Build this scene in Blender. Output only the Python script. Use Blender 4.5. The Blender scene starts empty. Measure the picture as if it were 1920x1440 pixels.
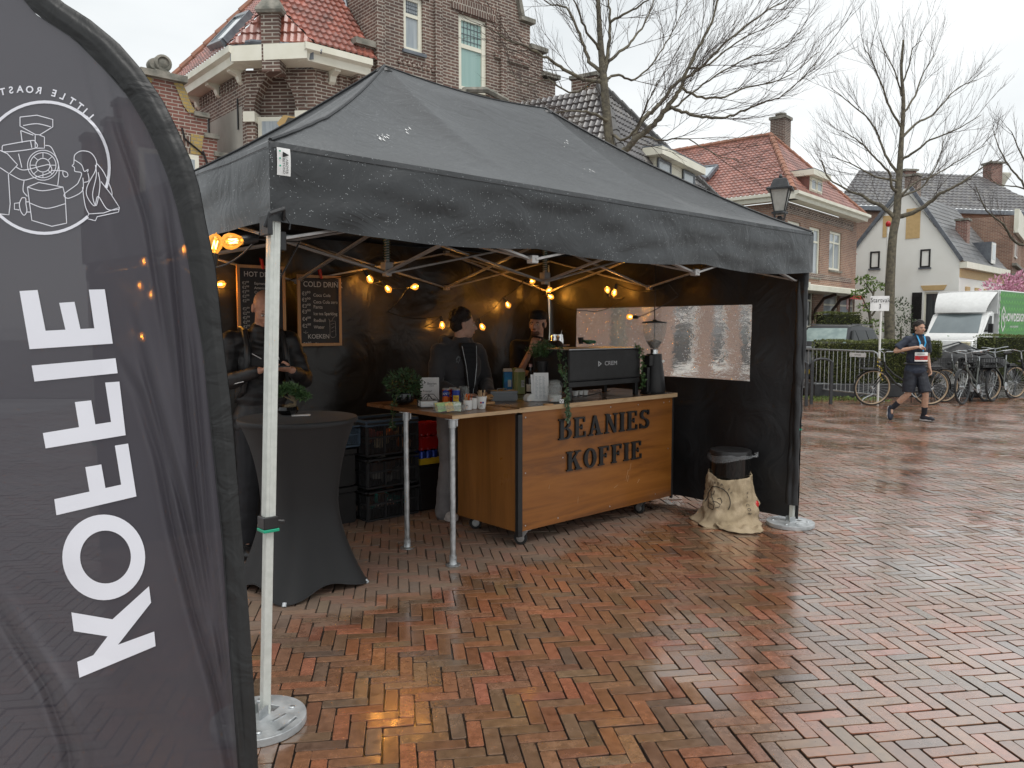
import bpy,bmesh,math,random
import numpy as np
from mathutils import Vector,Matrix,noise
R=math.radians
S=bpy.context.scene
COL=S.collection
rnd=random.Random(7)
# ------------------------------------------------------------ camera, sky, sun, exposure
F,CX,CY,H=1442.0,960.0,720.0,1.62
PITCH=math.atan(108/F)
cam=bpy.data.cameras.new('camera'); cam_o=bpy.data.objects.new('camera',cam); COL.objects.link(cam_o)
cam.sensor_width=36; cam.lens=36*F/1920
cam.clip_start=0.05; cam.clip_end=1500
cam_o.location=(0,0,H); cam_o.rotation_euler=(R(90)-PITCH,0,0)
S.camera=cam_o
S.render.resolution_x=1024; S.render.resolution_y=768
S.view_settings.view_transform='Standard'; S.view_settings.look='None'
S.view_settings.exposure=0.5; S.view_settings.gamma=1
SUN_EL,SUN_AZ=R(66),R(150)
W=bpy.data.worlds.new('World'); S.world=W; W.use_nodes=True
nt=W.node_tree; nt.nodes.clear()
wo=nt.nodes.new('ShaderNodeOutputWorld'); bg=nt.nodes.new('ShaderNodeBackground')
sky=nt.nodes.new('ShaderNodeTexSky'); sky.sky_type='NISHITA'; sky.sun_disc=False
sky.sun_elevation=SUN_EL; sky.sun_rotation=SUN_AZ
tc=nt.nodes.new('ShaderNodeTexCoord'); mp=nt.nodes.new('ShaderNodeMapping'); mp.inputs['Scale'].default_value=(1,1,3.2)
nz=nt.nodes.new('ShaderNodeTexNoise'); nz.inputs['Scale'].default_value=1.3; nz.inputs['Detail'].default_value=6; nz.inputs['Roughness'].default_value=.5
cr=nt.nodes.new('ShaderNodeValToRGB')
cr.color_ramp.elements[0].position=.32; cr.color_ramp.elements[0].color=(5.9,6.3,6.5,1)
cr.color_ramp.elements[1].position=.68; cr.color_ramp.elements[1].color=(8.9,9.05,9.0,1)
mx=nt.nodes.new('ShaderNodeMix'); mx.data_type='RGBA'; mx.inputs[0].default_value=.95
nt.links.new(tc.outputs['Generated'],mp.inputs[0]); nt.links.new(mp.outputs[0],nz.inputs['Vector'])
nt.links.new(nz.outputs['Fac'],cr.inputs[0]); nt.links.new(sky.outputs[0],mx.inputs[6]); nt.links.new(cr.outputs[0],mx.inputs[7])
nt.links.new(mx.outputs[2],bg.inputs[0]); bg.inputs[1].default_value=.09
nt.links.new(bg.outputs[0],wo.inputs[0])
sl=bpy.data.lights.new('sun','SUN'); sl.energy=1.5; sl.angle=R(35); sl.color=(1,.97,.93)
so=bpy.data.objects.new('sun',sl); COL.objects.link(so)
so.rotation_euler=(R(90)-SUN_EL,0,math.pi-SUN_AZ+math.pi)
so.rotation_euler=Vector((math.sin(SUN_AZ)*math.cos(SUN_EL),math.cos(SUN_AZ)*math.cos(SUN_EL),math.sin(SUN_EL))).to_track_quat('Z','Y').to_euler()
# ------------------------------------------------------------ measuring the photograph
sa,ca=math.sin(PITCH),math.cos(PITCH)
def ray(px,py):
 u=(px-CX)/F; v=-(py-CY)/F
 return Vector((u,ca+v*sa,-sa+v*ca))
def gp(px,py,z=0.0):
 d=ray(px,py); t=(z-H)/d.z
 return Vector((d.x*t,d.y*t,z))
def at(px,py,Y):
 d=ray(px,py); t=Y/d.y
 return Vector((d.x*t,Y,H+d.z*t))
class Frame:
 def __init__(s,o,dx,dy):
  n=math.hypot(dx,dy); s.o=Vector((o[0],o[1],0)); s.d=Vector((dx/n,dy/n,0)); s.n=Vector((-dy/n,dx/n,0)); s.rz=math.atan2(dy,dx)
 def px(s,px,py,y=0.0):
  d=ray(px,py); p0=s.o+s.n*y
  t=(p0-Vector((0,0,H))).dot(s.n)/d.dot(s.n)
  p=Vector((0,0,H))+d*t; q=p-s.o
  return q.dot(s.d),p.z
 def pxx(s,px,py,x):
  d=ray(px,py); p0=s.o+s.d*x
  t=(p0-Vector((0,0,H))).dot(s.d)/d.dot(s.d)
  p=Vector((0,0,H))+d*t; q=p-s.o
  return q.dot(s.n),p.z
 def w(s,x,y,z=0.0): return s.o+s.d*x+s.n*y+Vector((0,0,z))
 def loc(s,p):
  q=Vector(p)-s.o; return Vector((q.dot(s.d),q.dot(s.n),p[2]))
  # ------------------------------------------------------------ mesh building
class MB:
 def __init__(s): s.v=[]; s.f=[]; s.m=[]; s.uv=None
 def add(s,vs,fs,mi=0):
  b=len(s.v); s.v+=[tuple(p) for p in vs]
  for f in fs: s.f.append(tuple(i+b for i in f)); s.m.append(mi)
 def box(s,c,sz,M=None,mi=0,rz=0):
  hx,hy,hz=sz[0]/2,sz[1]/2,sz[2]/2
  P=[Vector((x,y,z)) for z in (-hz,hz) for y in (-hy,hy) for x in (-hx,hx)]
  if rz: M=Matrix.Rotation(rz,3,'Z')
  if M is not None: P=[M @ p for p in P]
  c=Vector(c)
  s.add([p+c for p in P],[(0,2,3,1),(4,5,7,6),(0,1,5,4),(2,6,7,3),(0,4,6,2),(1,3,7,5)],mi)
 def b2(s,x0,x1,y0,y1,z0,z1,mi=0): s.box(((x0+x1)/2,(y0+y1)/2,(z0+z1)/2),(abs(x1-x0),abs(y1-y0),abs(z1-z0)),mi=mi)
 def bar(s,p0,p1,w,h,mi=0,up=(0,0,1)):
  p0=Vector(p0); p1=Vector(p1); d=p1-p0
  if d.length<1e-6: return
  z=d.normalized(); x=Vector(up).cross(z)
  if x.length<1e-3: x=Vector((1,0,0)).cross(z)
  x.normalize(); y=z.cross(x); M=Matrix((x,y,z)).transposed()
  s.box((p0+p1)/2,(w,h,d.length),M,mi)
 def tube(s,pts,r,n=8,cap=True,mi=0,closed=False):
  pts=[Vector(p) for p in pts]; k=len(pts)
  if not isinstance(r,(list,tuple)): r=[r]*k
  t0=None; vs=[]; fs=[]; x=None
  for i,p in enumerate(pts):
   if closed: t=pts[(i+1)%k]-pts[i-1]
   else: t=pts[min(i+1,k-1)]-pts[max(i-1,0)]
   if t.length<1e-9: t=Vector((0,0,1))
   t.normalize()
   if x is None:
    a=Vector((0,0,1)) if abs(t.z)<.9 else Vector((1,0,0)); x=a.cross(t).normalized()
   else:
    x=x-t*x.dot(t)
    x=x.normalized() if x.length>1e-6 else Vector((1,0,0))
   y=t.cross(x)
   for j in range(n):
    a=2*math.pi*j/n; vs.append(p+(x*math.cos(a)+y*math.sin(a))*r[i])
  m=k if closed else k-1
  for i in range(m):
   for j in range(n):
    a=i*n+j; b=i*n+(j+1)%n; c=((i+1)%k)*n+(j+1)%n; d=((i+1)%k)*n+j
    fs.append((a,b,c,d))
  if cap and not closed: fs.append(tuple(range(n-1,-1,-1))); fs.append(tuple((k-1)*n+j for j in range(n)))
  s.add(vs,fs,mi)
 def lathe(s,prof,n=24,c=(0,0,0),M=None,mi=0,sx=1,sy=1):
  c=Vector(c); vs=[]; fs=[]; k=len(prof)
  for r_,z in prof:
   for j in range(n):
    a=2*math.pi*j/n; p=Vector((math.cos(a)*r_*sx,math.sin(a)*r_*sy,z))
    if M is not None: p=M @ p
    vs.append(p+c)
  for i in range(k-1):
   for j in range(n): fs.append((i*n+j,i*n+(j+1)%n,(i+1)*n+(j+1)%n,(i+1)*n+j))
  if prof[0][0]>1e-6: fs.append(tuple(range(n-1,-1,-1)))
  if prof[-1][0]>1e-6: fs.append(tuple((k-1)*n+j for j in range(n)))
  s.add(vs,fs,mi)
 def ell(s,c,r,M=None,n=12,mi=0):
  if not isinstance(r,(list,tuple)): r=(r,r,r)
  k=max(6,n//2+1); vs=[]; fs=[]; c=Vector(c)
  for i in range(k+1):
   th=math.pi*i/k
   for j in range(n):
    a=2*math.pi*j/n
    p=Vector((math.sin(th)*math.cos(a)*r[0],math.sin(th)*math.sin(a)*r[1],-math.cos(th)*r[2]))
    if M is not None: p=M @ p
    vs.append(p+c)
  for i in range(k):
   for j in range(n): fs.append((i*n+j,i*n+(j+1)%n,(i+1)*n+(j+1)%n,(i+1)*n+j))
  s.add(vs,fs,mi)
 def cap(s,p0,p1,r0,r1=None,n=12,mi=0):
  if r1 is None: r1=r0
  p0=Vector(p0); p1=Vector(p1); d=p1-p0; L=max(d.length,1e-5)
  M=d.to_track_quat('Z','Y').to_matrix() if d.length>1e-5 else Matrix.Identity(3)
  pr=[(r0*math.sin(a),-r0*math.cos(a)) for a in (0.02,.5,1.0,1.57)]+[(r1*math.cos(a),L+r1*math.sin(a)) for a in (0,.5,1.0,1.55)]
  s.lathe(pr,n,p0,M,mi)
 def prism(s,poly,h0,h1,f=None,mi=0):
  k=len(poly); g=f or (lambda x,z,y: (x,y,z))
  vs=[g(x,z,h0) for x,z in poly]+[g(x,z,h1) for x,z in poly]
  fs=[tuple(range(k)),tuple(range(2*k-1,k-1,-1))]+[(j,j+k,(j+1)%k+k,(j+1)%k) for j in range(k)]
  s.add(vs,fs,mi)
 def grid(s,fn,nu,nv,mi=0,uvf=None):
  vs=[fn(i/nu,j/nv) for j in range(nv+1) for i in range(nu+1)]
  fs=[(j*(nu+1)+i,j*(nu+1)+i+1,(j+1)*(nu+1)+i+1,(j+1)*(nu+1)+i) for j in range(nv) for i in range(nu)]
  s.add(vs,fs,mi)
 def build(s,name,mat,parent=None,smooth=False,bev=0,ang=35,label=None,fix=True,loc=None,seg=1):
  me=bpy.data.meshes.new(name); me.from_pydata(s.v,[],s.f)
  mats=mat if isinstance(mat,(list,tuple)) else [mat]
  for m in mats: me.materials.append(m)
  if len(mats)>1: me.polygons.foreach_set('material_index',s.m)
  if bev or fix:
   bm=bmesh.new(); bm.from_mesh(me)
   if fix: bmesh.ops.recalc_face_normals(bm,faces=bm.faces)
   if bev:
    es=[e for e in bm.edges if len(e.link_faces)==2 and e.calc_face_angle(0)>R(40)]
    bmesh.ops.bevel(bm,geom=es,offset=bev,segments=seg,affect='EDGES',clamp_overlap=True)
   bm.to_mesh(me); bm.free()
  if smooth:
   me.polygons.foreach_set('use_smooth',[True]*len(me.polygons))
   if ang<180: me.set_sharp_from_angle(angle=R(ang))
  me.update()
  o=bpy.data.objects.new(name,me); COL.objects.link(o)
  if parent: o.parent=parent
  if label: o['label']=label
  if loc: o.location=loc
  return o
def tag(o,label=None,cat=None,group=None,kind=None):
 if label: o['label']=label
 if cat: o['category']=cat
 if group: o['group']=group
 if kind: o['kind']=kind
 return o
def thing(name,label,cat,loc=(0,0,0),rz=0,group=None):
 o=bpy.data.objects.new(name,None); COL.objects.link(o); o.empty_display_size=.1
 o.location=loc; o.rotation_euler=(0,0,rz)
 return tag(o,label,cat,group)
def copy_tree(o,parent=None):
 c=o.copy(); COL.objects.link(c)
 if parent: c.parent=parent
 for ch in list(o.children): copy_tree(ch,c)
 return c
def evalmesh(o,name):
 dg=bpy.context.evaluated_depsgraph_get(); dg.update()
 me=bpy.data.meshes.new_from_object(o.evaluated_get(dg)); o.modifiers.clear(); o.data=me; return o
def text_mesh(txt,size,align='CENTER',ext=0.0,shear=0,bold=0.0,sx=1.0,spacing=1.0):
 cu=bpy.data.curves.new('t','FONT'); cu.body=txt; cu.size=size; cu.align_x=align; cu.align_y='CENTER'; cu.extrude=ext; cu.offset=bold
 cu.space_character=spacing; cu.resolution_u=4; cu.space_line=.95
 o=bpy.data.objects.new('t',cu); COL.objects.link(o)
 dg=bpy.context.evaluated_depsgraph_get(); dg.update()
 me=bpy.data.meshes.new_from_object(o.evaluated_get(dg))
 V=[(v.co.x*sx,v.co.y,v.co.z) for v in me.vertices]; Fc=[tuple(p.vertices) for p in me.polygons]
 bpy.data.objects.remove(o); bpy.data.curves.remove(cu); bpy.data.meshes.remove(me)
 return V,Fc
def put_text(mb,txt,size,f,mi=0,**k):
 V,Fc=text_mesh(txt,size,**k); mb.add([f(*v) for v in V],Fc,mi)
 # ------------------------------------------------------------ materials
def _n(nt,t,**k):
 n=nt.nodes.new(t)
 for a,b in k.items(): setattr(n,a,b)
 return n
def newmat(name):
 m=bpy.data.materials.new(name); m.use_nodes=True; nt=m.node_tree
 return m,nt,nt.nodes['Principled BSDF'],nt.nodes['Material Output']
def mat(name,c1,c2=None,rough=.5,rough2=None,metal=0,scale=8,detail=4,bump=0,bscale=None,spec=.5,coat=0,trans=0,ior=1.45,alpha=1,emis=None,est=0,stretch=(1,1,1),sheen=0,lo=.35,hi=.65,world=False,bd=.02):
 m,nt,b,out=newmat(name); L=nt.links.new
 c2=c2 or tuple(x*.8 for x in c1)
 tcn=_n(nt,'ShaderNodeTexCoord'); vec=tcn.outputs['Object']
 if world: vec=_n(nt,'ShaderNodeNewGeometry').outputs['Position']
 mpn=_n(nt,'ShaderNodeMapping'); mpn.inputs['Scale'].default_value=stretch; L(vec,mpn.inputs[0])
 n=_n(nt,'ShaderNodeTexNoise'); n.inputs['Scale'].default_value=scale; n.inputs['Detail'].default_value=detail; L(mpn.outputs[0],n.inputs['Vector'])
 r=_n(nt,'ShaderNodeValToRGB'); r.color_ramp.elements[0].position=lo; r.color_ramp.elements[1].position=hi
 r.color_ramp.elements[0].color=(*c2,1); r.color_ramp.elements[1].color=(*c1,1)
 L(n.outputs['Fac'],r.inputs[0]); L(r.outputs[0],b.inputs['Base Color'])
 b.inputs['Roughness'].default_value=rough
 if rough2 is not None:
  mr=_n(nt,'ShaderNodeMapRange'); mr.inputs[1].default_value=lo; mr.inputs[2].default_value=hi; mr.inputs[3].default_value=rough; mr.inputs[4].default_value=rough2
  L(n.outputs['Fac'],mr.inputs[0]); L(mr.outputs[0],b.inputs['Roughness'])
 b.inputs['Metallic'].default_value=metal; b.inputs['Specular IOR Level'].default_value=spec
 b.inputs['Coat Weight'].default_value=coat; b.inputs['Transmission Weight'].default_value=trans; b.inputs['IOR'].default_value=ior
 b.inputs['Alpha'].default_value=alpha; b.inputs['Sheen Weight'].default_value=sheen
 if emis: b.inputs['Emission Color'].default_value=(*emis,1); b.inputs['Emission Strength'].default_value=est
 if bump:
  n2=_n(nt,'ShaderNodeTexNoise'); n2.inputs['Scale'].default_value=bscale or scale*4; n2.inputs['Detail'].default_value=5; L(mpn.outputs[0],n2.inputs['Vector'])
  bp=_n(nt,'ShaderNodeBump'); bp.inputs['Strength'].default_value=bump; bp.inputs['Distance'].default_value=bd; L(n2.outputs['Fac'],bp.inputs['Height']); L(bp.outputs[0],b.inputs['Normal'])
 return m
def brickmat(name,c1,c2,mortar,bw=.22,bh=.06,ms=.009,rough=.85,stain=.5):
 m,nt,b,out=newmat(name); L=nt.links.new
 tcn=_n(nt,'ShaderNodeTexCoord'); sp=_n(nt,'ShaderNodeSeparateXYZ'); L(tcn.outputs['Object'],sp.inputs[0])
 sn=_n(nt,'ShaderNodeSeparateXYZ'); L(tcn.outputs['Normal'],sn.inputs[0])
 ab=_n(nt,'ShaderNodeMath',operation='ABSOLUTE'); L(sn.outputs[0],ab.inputs[0])
 gt=_n(nt,'ShaderNodeMath',operation='GREATER_THAN'); gt.inputs[1].default_value=.7; L(ab.outputs[0],gt.inputs[0])
 mxn=_n(nt,'ShaderNodeMix'); L(gt.outputs[0],mxn.inputs[0]); L(sp.outputs[0],mxn.inputs[2]); L(sp.outputs[1],mxn.inputs[3])
 cb=_n(nt,'ShaderNodeCombineXYZ'); L(mxn.outputs[0],cb.inputs[0]); L(sp.outputs[2],cb.inputs[1])
 br=_n(nt,'ShaderNodeTexBrick'); L(cb.outputs[0],br.inputs[0])
 br.inputs['Scale'].default_value=1; br.inputs['Brick Width'].default_value=bw; br.inputs['Row Height'].default_value=bh; br.inputs['Mortar Size'].default_value=ms; br.inputs['Mortar Smooth'].default_value=.3; br.inputs['Bias'].default_value=-.1
 br.inputs['Color1'].default_value=(*c1,1); br.inputs['Color2'].default_value=(*c2,1); br.inputs['Mortar'].default_value=(*mortar,1)
 n=_n(nt,'ShaderNodeTexNoise'); n.inputs['Scale'].default_value=.9; n.inputs['Detail'].default_value=7; n.inputs['Roughness'].default_value=.65; L(tcn.outputs['Object'],n.inputs['Vector'])
 r=_n(nt,'ShaderNodeValToRGB'); r.color_ramp.elements[0].position=.35; r.color_ramp.elements[1].position=.65
 r.color_ramp.elements[0].color=(1-stain,1-stain,1-stain,1); r.color_ramp.elements[1].color=(1.1,1.08,1.05,1); L(n.outputs['Fac'],r.inputs[0])
 mu=_n(nt,'ShaderNodeMix',data_type='RGBA',blend_type='MULTIPLY'); mu.inputs[0].default_value=1; L(br.outputs['Color'],mu.inputs[6]); L(r.outputs[0],mu.inputs[7]); L(mu.outputs[2],b.inputs['Base Color'])
 b.inputs['Roughness'].default_value=rough
 bp=_n(nt,'ShaderNodeBump'); bp.inputs['Strength'].default_value=.7; bp.inputs['Distance'].default_value=.008; bp.invert=True; L(br.outputs['Fac'],bp.inputs['Height']); L(bp.outputs[0],b.inputs['Normal'])
 return m
def tilemat(name,c1,c2,c3,tw=.22,th=.32,rough=.35,coat=.3):
 m,nt,b,out=newmat(name); L=nt.links.new
 uv=_n(nt,'ShaderNodeUVMap'); sp=_n(nt,'ShaderNodeSeparateXYZ'); L(uv.outputs[0],sp.inputs[0])
 def fl(o,d):
  a=_n(nt,'ShaderNodeMath',operation='DIVIDE'); a.inputs[1].default_value=d; L(o,a.inputs[0])
  c=_n(nt,'ShaderNodeMath',operation='FLOOR'); L(a.outputs[0],c.inputs[0]); return c.outputs[0]
 cb=_n(nt,'ShaderNodeCombineXYZ'); L(fl(sp.outputs[0],tw),cb.inputs[0]); L(fl(sp.outputs[1],th),cb.inputs[1])
 wn=_n(nt,'ShaderNodeTexWhiteNoise',noise_dimensions='2D'); L(cb.outputs[0],wn.inputs[0])
 r=_n(nt,'ShaderNodeValToRGB'); e=r.color_ramp.elements; e[0].position=0; e[0].color=(*c1,1); e[1].position=1; e[1].color=(*c3,1); x=e.new(.55); x.color=(*c2,1)
 L(wn.outputs['Value'],r.inputs[0])
 n=_n(nt,'ShaderNodeTexNoise'); n.inputs['Scale'].default_value=1.7; n.inputs['Detail'].default_value=8; n.inputs['Roughness'].default_value=.7; L(uv.outputs[0],n.inputs['Vector'])
 r2=_n(nt,'ShaderNodeValToRGB'); r2.color_ramp.elements[0].position=.35; r2.color_ramp.elements[1].position=.6
 r2.color_ramp.elements[0].color=(.6,.58,.55,1); r2.color_ramp.elements[1].color=(1.05,1.05,1.05,1); L(n.outputs['Fac'],r2.inputs[0])
 mu=_n(nt,'ShaderNodeMix',data_type='RGBA',blend_type='MULTIPLY'); mu.inputs[0].default_value=1; L(r.outputs[0],mu.inputs[6]); L(r2.outputs[0],mu.inputs[7]); L(mu.outputs[2],b.inputs['Base Color'])
 b.inputs['Roughness'].default_value=rough; b.inputs['Coat Weight'].default_value=coat; b.inputs['Coat Roughness'].default_value=.25
 return m
def woodmat(name,c1,c2,c3,rough=.4,axis='X',scale=1.0,coat=.2):
 m,nt,b,out=newmat(name); L=nt.links.new
 tcn=_n(nt,'ShaderNodeTexCoord'); mpn=_n(nt,'ShaderNodeMapping'); sc={'X': (.35,4,4),'Z': (4,4,.35),'Y': (4,.35,4)}[axis]
 mpn.inputs['Scale'].default_value=tuple(x*scale for x in sc); L(tcn.outputs['Object'],mpn.inputs[0])
 n=_n(nt,'ShaderNodeTexNoise'); n.inputs['Scale'].default_value=2.2; n.inputs['Detail'].default_value=9; n.inputs['Roughness'].default_value=.62; n.inputs['Distortion'].default_value=1.2; L(mpn.outputs[0],n.inputs['Vector'])
 r=_n(nt,'ShaderNodeValToRGB'); e=r.color_ramp.elements; e[0].position=.3; e[0].color=(*c1,1); e[1].position=.72; e[1].color=(*c3,1); x=e.new(.5); x.color=(*c2,1)
 L(n.outputs['Fac'],r.inputs[0]); L(r.outputs[0],b.inputs['Base Color'])
 n3=_n(nt,'ShaderNodeTexNoise'); n3.inputs['Scale'].default_value=3; n3.inputs['Detail'].default_value=5; L(tcn.outputs['Object'],n3.inputs['Vector'])
 mr=_n(nt,'ShaderNodeMapRange'); mr.inputs[1].default_value=.3; mr.inputs[2].default_value=.7; mr.inputs[3].default_value=rough-.12; mr.inputs[4].default_value=rough+.15; L(n3.outputs['Fac'],mr.inputs[0]); L(mr.outputs[0],b.inputs['Roughness'])
 b.inputs['Coat Weight'].default_value=coat
 bp=_n(nt,'ShaderNodeBump'); bp.inputs['Strength'].default_value=.15; bp.inputs['Distance'].default_value=.002; L(n.outputs['Fac'],bp.inputs['Height']); L(bp.outputs[0],b.inputs['Normal'])
 return m
def mixtrans(name,col,fac,rough=.05,bump=0,bscale=30,shadow=True,trans=0,col2=None,stretch=(1,1,1),gcol=None):
 """clear or see-through sheet: part of the light goes straight through, the rest reflects and scatters"""
 m,nt,b,out=newmat(name); L=nt.links.new
 b.inputs['Base Color'].default_value=(*col,1); b.inputs['Roughness'].default_value=rough
 tr=_n(nt,'ShaderNodeBsdfTransparent'); tr.inputs[0].default_value=(*(gcol or (1,1,1)),1)
 mxs=_n(nt,'ShaderNodeMixShader'); mxs.inputs[0].default_value=fac; L(b.outputs[0],mxs.inputs[1]); L(tr.outputs[0],mxs.inputs[2]); L(mxs.outputs[0],out.inputs[0])
 if bump or col2:
  tcn=_n(nt,'ShaderNodeTexCoord'); mpn=_n(nt,'ShaderNodeMapping'); mpn.inputs['Scale'].default_value=stretch; L(tcn.outputs['Object'],mpn.inputs[0])
  n=_n(nt,'ShaderNodeTexNoise'); n.inputs['Scale'].default_value=bscale; n.inputs['Detail'].default_value=4; L(mpn.outputs[0],n.inputs['Vector'])
  if bump:
   bp=_n(nt,'ShaderNodeBump'); bp.inputs['Strength'].default_value=bump; bp.inputs['Distance'].default_value=.01; L(n.outputs['Fac'],bp.inputs['Height']); L(bp.outputs[0],b.inputs['Normal'])
  if col2:
   mc=_n(nt,'ShaderNodeMix',data_type='RGBA'); mc.inputs[6].default_value=(*col,1); mc.inputs[7].default_value=(*col2,1); L(n.outputs['Fac'],mc.inputs[0]); L(mc.outputs[2],b.inputs['Base Color'])
 return m
M={}
M['steel']=mat('galvanised_steel',(.55,.57,.58),(.38,.4,.41),rough=.35,rough2=.5,metal=.85,scale=25)
M['alu']=mat('white_aluminium',(.62,.64,.6),(.54,.56,.52),rough=.3,rough2=.42,metal=.25,scale=30,bump=.15,bscale=300)
M['truss']=mat('aluminium_truss',(.42,.41,.4),(.33,.32,.31),rough=.35,metal=.4,scale=20)
M['blackplastic']=mat('black_plastic',(.02,.02,.021),(.014,.014,.015),rough=.35,scale=20)
M['blackmatte']=mat('black_matte_metal',(.018,.018,.019),(.012,.012,.012),rough=.45,scale=12,bump=.05)
M['rubber']=mat('black_rubber',(.02,.02,.02),rough=.7)
M['white']=mat('white_paint',(.78,.78,.75),(.7,.7,.66),rough=.5,scale=3)
M['cream']=mat('cream_paint',(.8,.78,.67),(.72,.7,.58),rough=.5,scale=2.5)
M['green']=mat('green_plastic',(.01,.35,.2),rough=.4)
M['red']=mat('red_plastic',(.45,.012,.012),(.35,.01,.01),rough=.3)
M['paper']=mat('white_paper',(.78,.78,.77),(.7,.7,.69),rough=.7,scale=10)
M['chrome']=mat('polished_steel',(.75,.75,.74),(.6,.6,.6),rough=.08,rough2=.2,metal=1,scale=8)
M['darkmetal']=mat('dark_grey_metal',(.05,.052,.055),(.035,.037,.04),rough=.4,metal=.3,scale=10)
M['ink']=mat('black_ink',(.015,.015,.015),(.01,.01,.01),rough=.6)
# ============================================================ ground and herringbone paving
def ground_material(name,use_attr):
 m,nt,b,out=newmat(name); L=nt.links.new
 g=_n(nt,'ShaderNodeNewGeometry')
 if use_attr:
  at_=_n(nt,'ShaderNodeVertexColor',layer_name='brick_colour'); base=at_.outputs['Color']
 else:
  nn=_n(nt,'ShaderNodeTexNoise'); nn.inputs['Scale'].default_value=30; nn.inputs['Detail'].default_value=6; L(g.outputs['Position'],nn.inputs['Vector'])
  rr=_n(nt,'ShaderNodeValToRGB'); rr.color_ramp.elements[0].position=.35; rr.color_ramp.elements[1].position=.7
  rr.color_ramp.elements[0].color=(.012,.009,.007,1); rr.color_ramp.elements[1].color=(.045,.032,.024,1); L(nn.outputs['Fac'],rr.inputs[0]); base=rr.outputs[0]
  # grain and grime
 n1=_n(nt,'ShaderNodeTexNoise'); n1.inputs['Scale'].default_value=22; n1.inputs['Detail'].default_value=8; n1.inputs['Roughness'].default_value=.7; L(g.outputs['Position'],n1.inputs['Vector'])
 r1=_n(nt,'ShaderNodeValToRGB'); r1.color_ramp.elements[0].position=.3; r1.color_ramp.elements[1].position=.7; r1.color_ramp.elements[0].color=(.55,.52,.48,1); r1.color_ramp.elements[1].color=(1.15,1.13,1.1,1); L(n1.outputs['Fac'],r1.inputs[0])
 mu=_n(nt,'ShaderNodeMix',data_type='RGBA',blend_type='MULTIPLY'); mu.inputs[0].default_value=1; L(base,mu.inputs[6]); L(r1.outputs[0],mu.inputs[7])
 # where the tent keeps the bricks dry (tent frame: a along the front, b into the tent)
 mpn=_n(nt,'ShaderNodeMapping',vector_type='TEXTURE'); mpn.inputs['Location'].default_value=(TF.o.x,TF.o.y,0); mpn.inputs['Rotation'].default_value=(0,0,TF.rz); L(g.outputs['Position'],mpn.inputs[0])
 sp=_n(nt,'ShaderNodeSeparateXYZ'); L(mpn.outputs[0],sp.inputs[0])
 n2=_n(nt,'ShaderNodeTexNoise'); n2.inputs['Scale'].default_value=2.6; n2.inputs['Detail'].default_value=7; n2.inputs['Roughness'].default_value=.65; L(g.outputs['Position'],n2.inputs['Vector'])
 def mth(op,a,c,clamp=False):
  k=_n(nt,'ShaderNodeMath',operation=op); k.use_clamp=clamp
  for i,q in enumerate((a,c)):
   if q is None: continue
   if isinstance(q,(int,float)): k.inputs[i].default_value=q
   else: L(q,k.inputs[i])
  return k.outputs[0]
 db=mth('SUBTRACT',sp.outputs[1],.62); db=mth('MINIMUM',db,mth('SUBTRACT',3.3,sp.outputs[1])); db=mth('MINIMUM',db,mth('SUBTRACT',sp.outputs[0],-.1)); db=mth('MINIMUM',db,mth('SUBTRACT',4.1,sp.outputs[0]))
 db=mth('ADD',db,mth('MULTIPLY',mth('SUBTRACT',n2.outputs['Fac'],.5),1.3))
 dry=mth('MULTIPLY',db,3.2,True)
 hs=_n(nt,'ShaderNodeMix',data_type='RGBA'); hs.inputs[7].default_value=(.26,.2,.16,1); L(mu.outputs[2],hs.inputs[6]); L(mth('MULTIPLY',dry,.5),hs.inputs[0])
 L(hs.outputs[2],b.inputs['Base Color'])
 n3=_n(nt,'ShaderNodeTexNoise'); n3.inputs['Scale'].default_value=1.1; n3.inputs['Detail'].default_value=6; L(g.outputs['Position'],n3.inputs['Vector'])
 wet=_n(nt,'ShaderNodeMapRange'); wet.inputs[1].default_value=.38; wet.inputs[2].default_value=.62; wet.inputs[3].default_value=.1; wet.inputs[4].default_value=.36; L(n3.outputs['Fac'],wet.inputs[0])
 n4=mth('MULTIPLY',mth('SUBTRACT',n1.outputs['Fac'],.5),.25)
 ro=mth('ADD',mth('ADD',wet.outputs[0],n4),mth('MULTIPLY',dry,.5),True)
 ro=mth('MAXIMUM',ro,.045)
 al_=at_.outputs['Alpha'] if use_attr else 1.0
 ro=mth('MAXIMUM',ro,mth('MULTIPLY',mth('SUBTRACT',1.0,al_),.75))
 L(ro,b.inputs['Roughness']); b.inputs['Specular IOR Level'].default_value=.55
 L(mth('MULTIPLY',mth('SUBTRACT',1.0,dry),al_),b.inputs['Coat Weight']); L(mth('MULTIPLY',ro,.85),b.inputs['Coat Roughness']); b.inputs['Coat IOR'].default_value=2.7; b.inputs['IOR'].default_value=1.5
 n5=_n(nt,'ShaderNodeTexNoise'); n5.inputs['Scale'].default_value=55; n5.inputs['Detail'].default_value=6; L(g.outputs['Position'],n5.inputs['Vector'])
 n6=_n(nt,'ShaderNodeTexNoise'); n6.inputs['Scale'].default_value=260; n6.inputs['Detail'].default_value=3; L(g.outputs['Position'],n6.inputs['Vector'])
 hh=mth('ADD',n5.outputs['Fac'],mth('MULTIPLY',n6.outputs['Fac'],.7))
 bp=_n(nt,'ShaderNodeBump'); bp.inputs['Strength'].default_value=.24 if use_attr else .6; bp.inputs['Distance'].default_value=.004; L(hh,bp.inputs['Height']); L(bp.outputs[0],b.inputs['Normal'])
 return m
Lp=gp(497,1352); Rp=gp(1484,984)
Lc,Rc=Vector((-.985,3.2,0)),Vector((2.40,6.24,0))
TF=Frame(Lc,Rc.x-Lc.x,Rc.y-Lc.y)
TL=(Rc-Lc).length
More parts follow.
